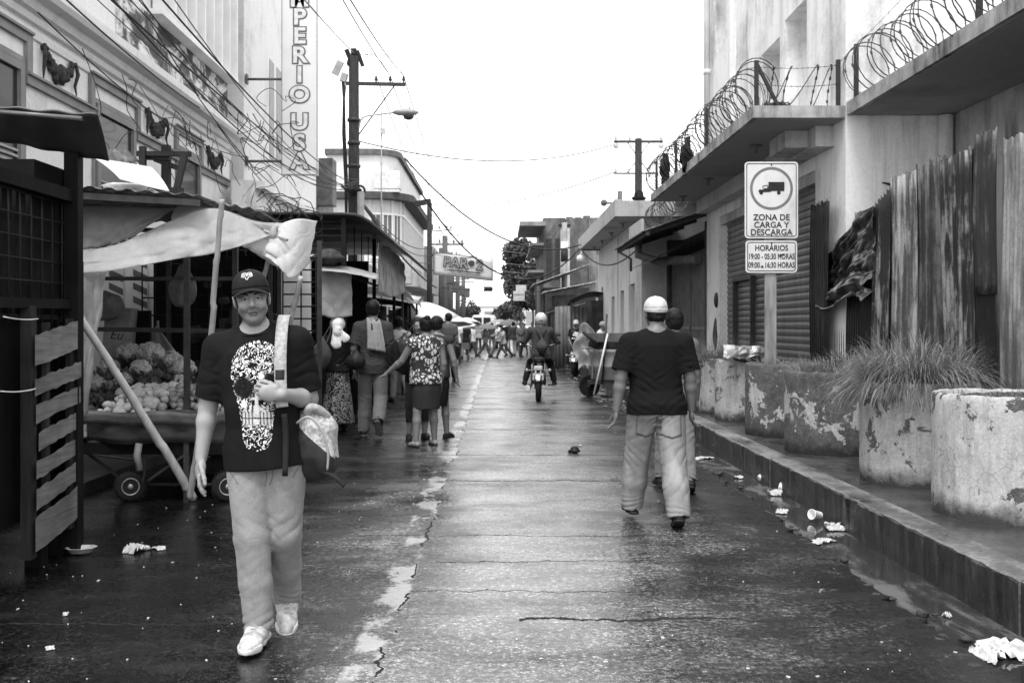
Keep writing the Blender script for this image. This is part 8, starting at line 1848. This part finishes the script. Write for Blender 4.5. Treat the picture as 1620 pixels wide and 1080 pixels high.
# ---- trees
def tree(label, x, y, h, r, n, seed, squash=1.0, tr=.25):
    o = thing('tree', label, 'tree', (x, y, 0)); rg = random.Random(seed); m = MB(); m.tube([(0, 0, 0), (.1, 0, h*.3), (-.1, .1, h*.6)], [tr, tr*.8, tr*.4], 10)
    for i in range(7): a = rg.uniform(0, 6.3); m.tube([(0, 0, h*(.3+.04*i)), (r*.35*math.cos(a), r*.35*math.sin(a), h*(.5+.04*i)), (r*.7*math.cos(a), r*.7*math.sin(a), h*(.62+.04*i))], [tr*.4, tr*.25, .03], 6)
    m.build('trunk', M('bark', .07, .9, .4, 6), o); lobes = []
    for i in range(16): a = rg.uniform(0, 6.3); q = r*math.sqrt(rg.random())*.75; lobes.append((Vector((q*math.cos(a), q*math.sin(a), h*rg.uniform(.42, .92))), r*rg.uniform(.22, .42)))
    vs, fs = [], []
    for k in range(n):
        c, lr = rg.choice(lobes); d = Vector((rg.gauss(0, 1), rg.gauss(0, 1), rg.gauss(0, .8))).normalized()*lr*rg.uniform(.55, 1.08); p = c+d; s_ = rg.uniform(.12, .26)*(1+r*.03)
        a = Vector((rg.gauss(0, 1), rg.gauss(0, 1), rg.gauss(0, 1))).normalized()*s_; b = a.cross(Vector((rg.gauss(0, 1), rg.gauss(0, 1), rg.gauss(0, 1)))).normalized()*s_*.6; i0 = len(vs); vs += [p-a, p+b, p+a, p-b]; fs.append((i0, i0+1, i0+2, i0+3))
    m = MB(); m.add(vs, fs); m.build('crown', M('foliage', .06, .6, .5, 1.2, 0), o); return o
tree('tall dark leafy tree leaning over the far right of the street', 3.6, 92, 9.6, 3.3, 14000, 3)
tree('dark tree behind the ruined block balcony', 5.0, 86, 8.6, 2.6, 9000, 5)
tree('low rounded tree in front of the white far building', 1.2, 128, 4.6, 2.4, 5000, 7)
tree('distant low tree left of the white far building', -5.5, 145, 4.4, 3.4, 5000, 9)
# ---- overhead wires
def wire(label, a, b, sag, r=.009, mat=CABLE, n=24):
    m = MB(); m.tube(catenary(a, b, sag, n), r, 5, True); return tag(m.build('overhead_wire', mat), label, 'wire', 'overhead wires')
hub_ = Vector((-3.8, 25.85, 5.0)); lab = ['highest', 'second', 'third', 'fourth', 'fifth', 'sixth', 'seventh', 'eighth']
for i, (px, sag) in enumerate(((110, .2), (150, .35), (170, .5), (205, .25), (235, .55), (180, .8), (128, .7), (90, .45))):
    a = P(px, -60, 7.0+.2*i); wire('%s of the thick cables crossing the ornate building to the tall pole' % lab[i], a, hub_+Vector((.02*i, 0, .04*i)), sag, .0055+.004*(i % 3 == 0))
wire('black cable hugging the white cornice of the ornate building', P(20, -80, 9.5), P(352, 192, 20.6), .15, .012); wire('thin cable slanting below the white cornice', P(60, 20, 10), P(385, 248, 21), .3, .008)
for i, (a, b, s_, lb) in enumerate(((P(352, 190, 20.6), hub_, .4, 'cable from the cornice bracket to the tall pole'), (P(240, 40, 15), P(520, 330, 30), .8, 'slack cable looping past the vertical sign'), (P(300, 130, 18), P(540, 345, 33), .9, 'lower slack cable past the vertical sign'), (P(400, 180, 21), P(500, 250, 30), .5, 'short sagging cable across the sign letters'))): wire(lb, a, b, s_, .010)
far = Vector((-3.5, 50.9, 5.5))
for i in range(3): wire('%s cable running from the tall pole on to the bent post' % lab[i+1], hub_+Vector((.05*i, 0, -.05*i)), far+Vector((0, 0, -.4*i)), .6, .016)
wire('thick bundle from the tall pole down to the black-roofed stall', hub_, P(690, 455, 40), .3, .03)
ar = [Vector((-3.8+x, 26, 8.0)) for x in (.58, .95, 1.3)]
wire('thin high line rising left of the crossarm', ar[1], P(455, -160, 9), .1, .011, CABLEG); wire('thin high line rising to the top edge beside it', ar[2], P(500, -90, 9), .1, .011, CABLEG); wire('thin line from the pole top across the sign to upper left', Vector((-3.8, 26, 8.6)), P(380, -120, 9), .05, .012, CABLEG)
for i in range(3): wire('%s pale line from the crossarm to the distant poles' % lab[i+1], ar[i], Vector((-2.9+.4*i, 58, 6.2)), .5, .014, CABLEG)
for i, (x, lb) in enumerate(((.58, 'curved jumper wire to the near insulator'), (.95, 'curved jumper wire to the middle insulator'), (1.3, 'long curved jumper wire to the outer insulator'))):
    m = MB(); m.tube(smoothpath([(-3.65, 26, 8.55), (-3.4+.1*i, 25.9, 8.5+.02*i), (-3.8+x*.75, 25.9, 8.25+.1*i), (-3.8+x, 26, 8.0)]), .008, 5); tag(m.build('jumper_wire', CABLE), lb, 'wire', 'jumper wires on the tall pole')
# long spans over the street
wire('long line sagging from the tall pole to the white house corner', P(640, 250, 26), P(925, 385, 33.5), 1.0, .022); wire('second long line ending beside the globe lamp', P(640, 262, 26), P(918, 392, 33.8), 1.9, .024)
wire('span from the tall pole to the right-hand double crossarm', Vector((-3.7, 26, 6.3)), Vector((4.0, 34.5, 7.75)), .55, .016); wire('lower span to the right-hand double crossarm', Vector((-3.6, 50, 7.6)), Vector((4.0, 34.5, 6.8)), .5, .016)
for i, (z, dx) in enumerate(((5.2, 0), (4.7, 0), (5.9, .3), (4.4, -.2), (6.3, .3))): wire('%s of the thin far wires above the banner' % lab[i], Vector((-3.0, 58, z+.6)), Vector((4.2+dx, 62, z)), .3, .02, CABLEG)
wire('wire carrying the banner to the right', Vector((-.28, 40, 4.15)), Vector((3.0, 50, 6.0)), .3, .01); wire('wire carrying the banner to the left post', Vector((-2.62, 40, 4.4)), Vector((-3.58, 51, 6.0)), .1, .01); wire('wire on which the traffic light hangs', Vector((-3.4, 58, 3.7)), Vector((3.27, 50, 3.2)), .12, .014)
wire('drop cable across the flat roof slab of the white house', P(918, 392, 33.5), P(1010, 392, 24), .5, .02); wire('cable from the short pole to the slab', Vector((4.6, 38, 6.2)), P(985, 345, 24.5), .3, .012)
# tangles in front of the ornate building and the sign
rg = random.Random(31); m = MB()
for i in range(16):
    c = P(rg.uniform(390, 470), rg.uniform(160, 330), rg.uniform(20, 24)); pts = [c]
    for k in range(6): pts.append(pts[-1]+Vector((rg.uniform(-.35, .35), rg.uniform(-.3, .3), rg.uniform(-.5, .25))))
    m.tube(smoothpath(pts, 4), .008, 4)
o = m.build('cable_tangle', CABLE); tag(o, 'tangle of loose cables between the ornate building and the vertical sign', 'cables'); stuff(o)
m = MB()
for i in range(12):
    c = P(rg.uniform(100, 330), rg.uniform(60, 230), 12); pts = [Vector((-5.6, 13+rg.random()*7, 5.2))]
    for k in range(6): pts.append(pts[-1]+Vector((rg.uniform(-.05, .1), rg.uniform(-.5, .7), rg.uniform(-.45, .15))))
    m.tube(smoothpath(pts, 4), .006, 4)
o = m.build('loose_cables', CABLE); tag(o, 'loose cables dangling over the garland frieze', 'cables'); stuff(o)
m = MB()
for i in range(14):
    c = P(430, 352, 9.5)+Vector((rg.uniform(-.2, .3), rg.uniform(0, .8), rg.uniform(-.05, .1))); r_ = rg.uniform(.08, .22); a0 = rg.uniform(0, 6)
    m.tube([c+Vector((r_*math.cos(a0+k*.7), .1*math.sin(k), r_*.7*math.sin(a0+k*.7)+.1)) for k in range(7)], .005, 4)
o = m.build('wire_coils', CABLE); tag(o, 'loose wire coils on the roof edge above the plastic knot', 'wire'); stuff(o)
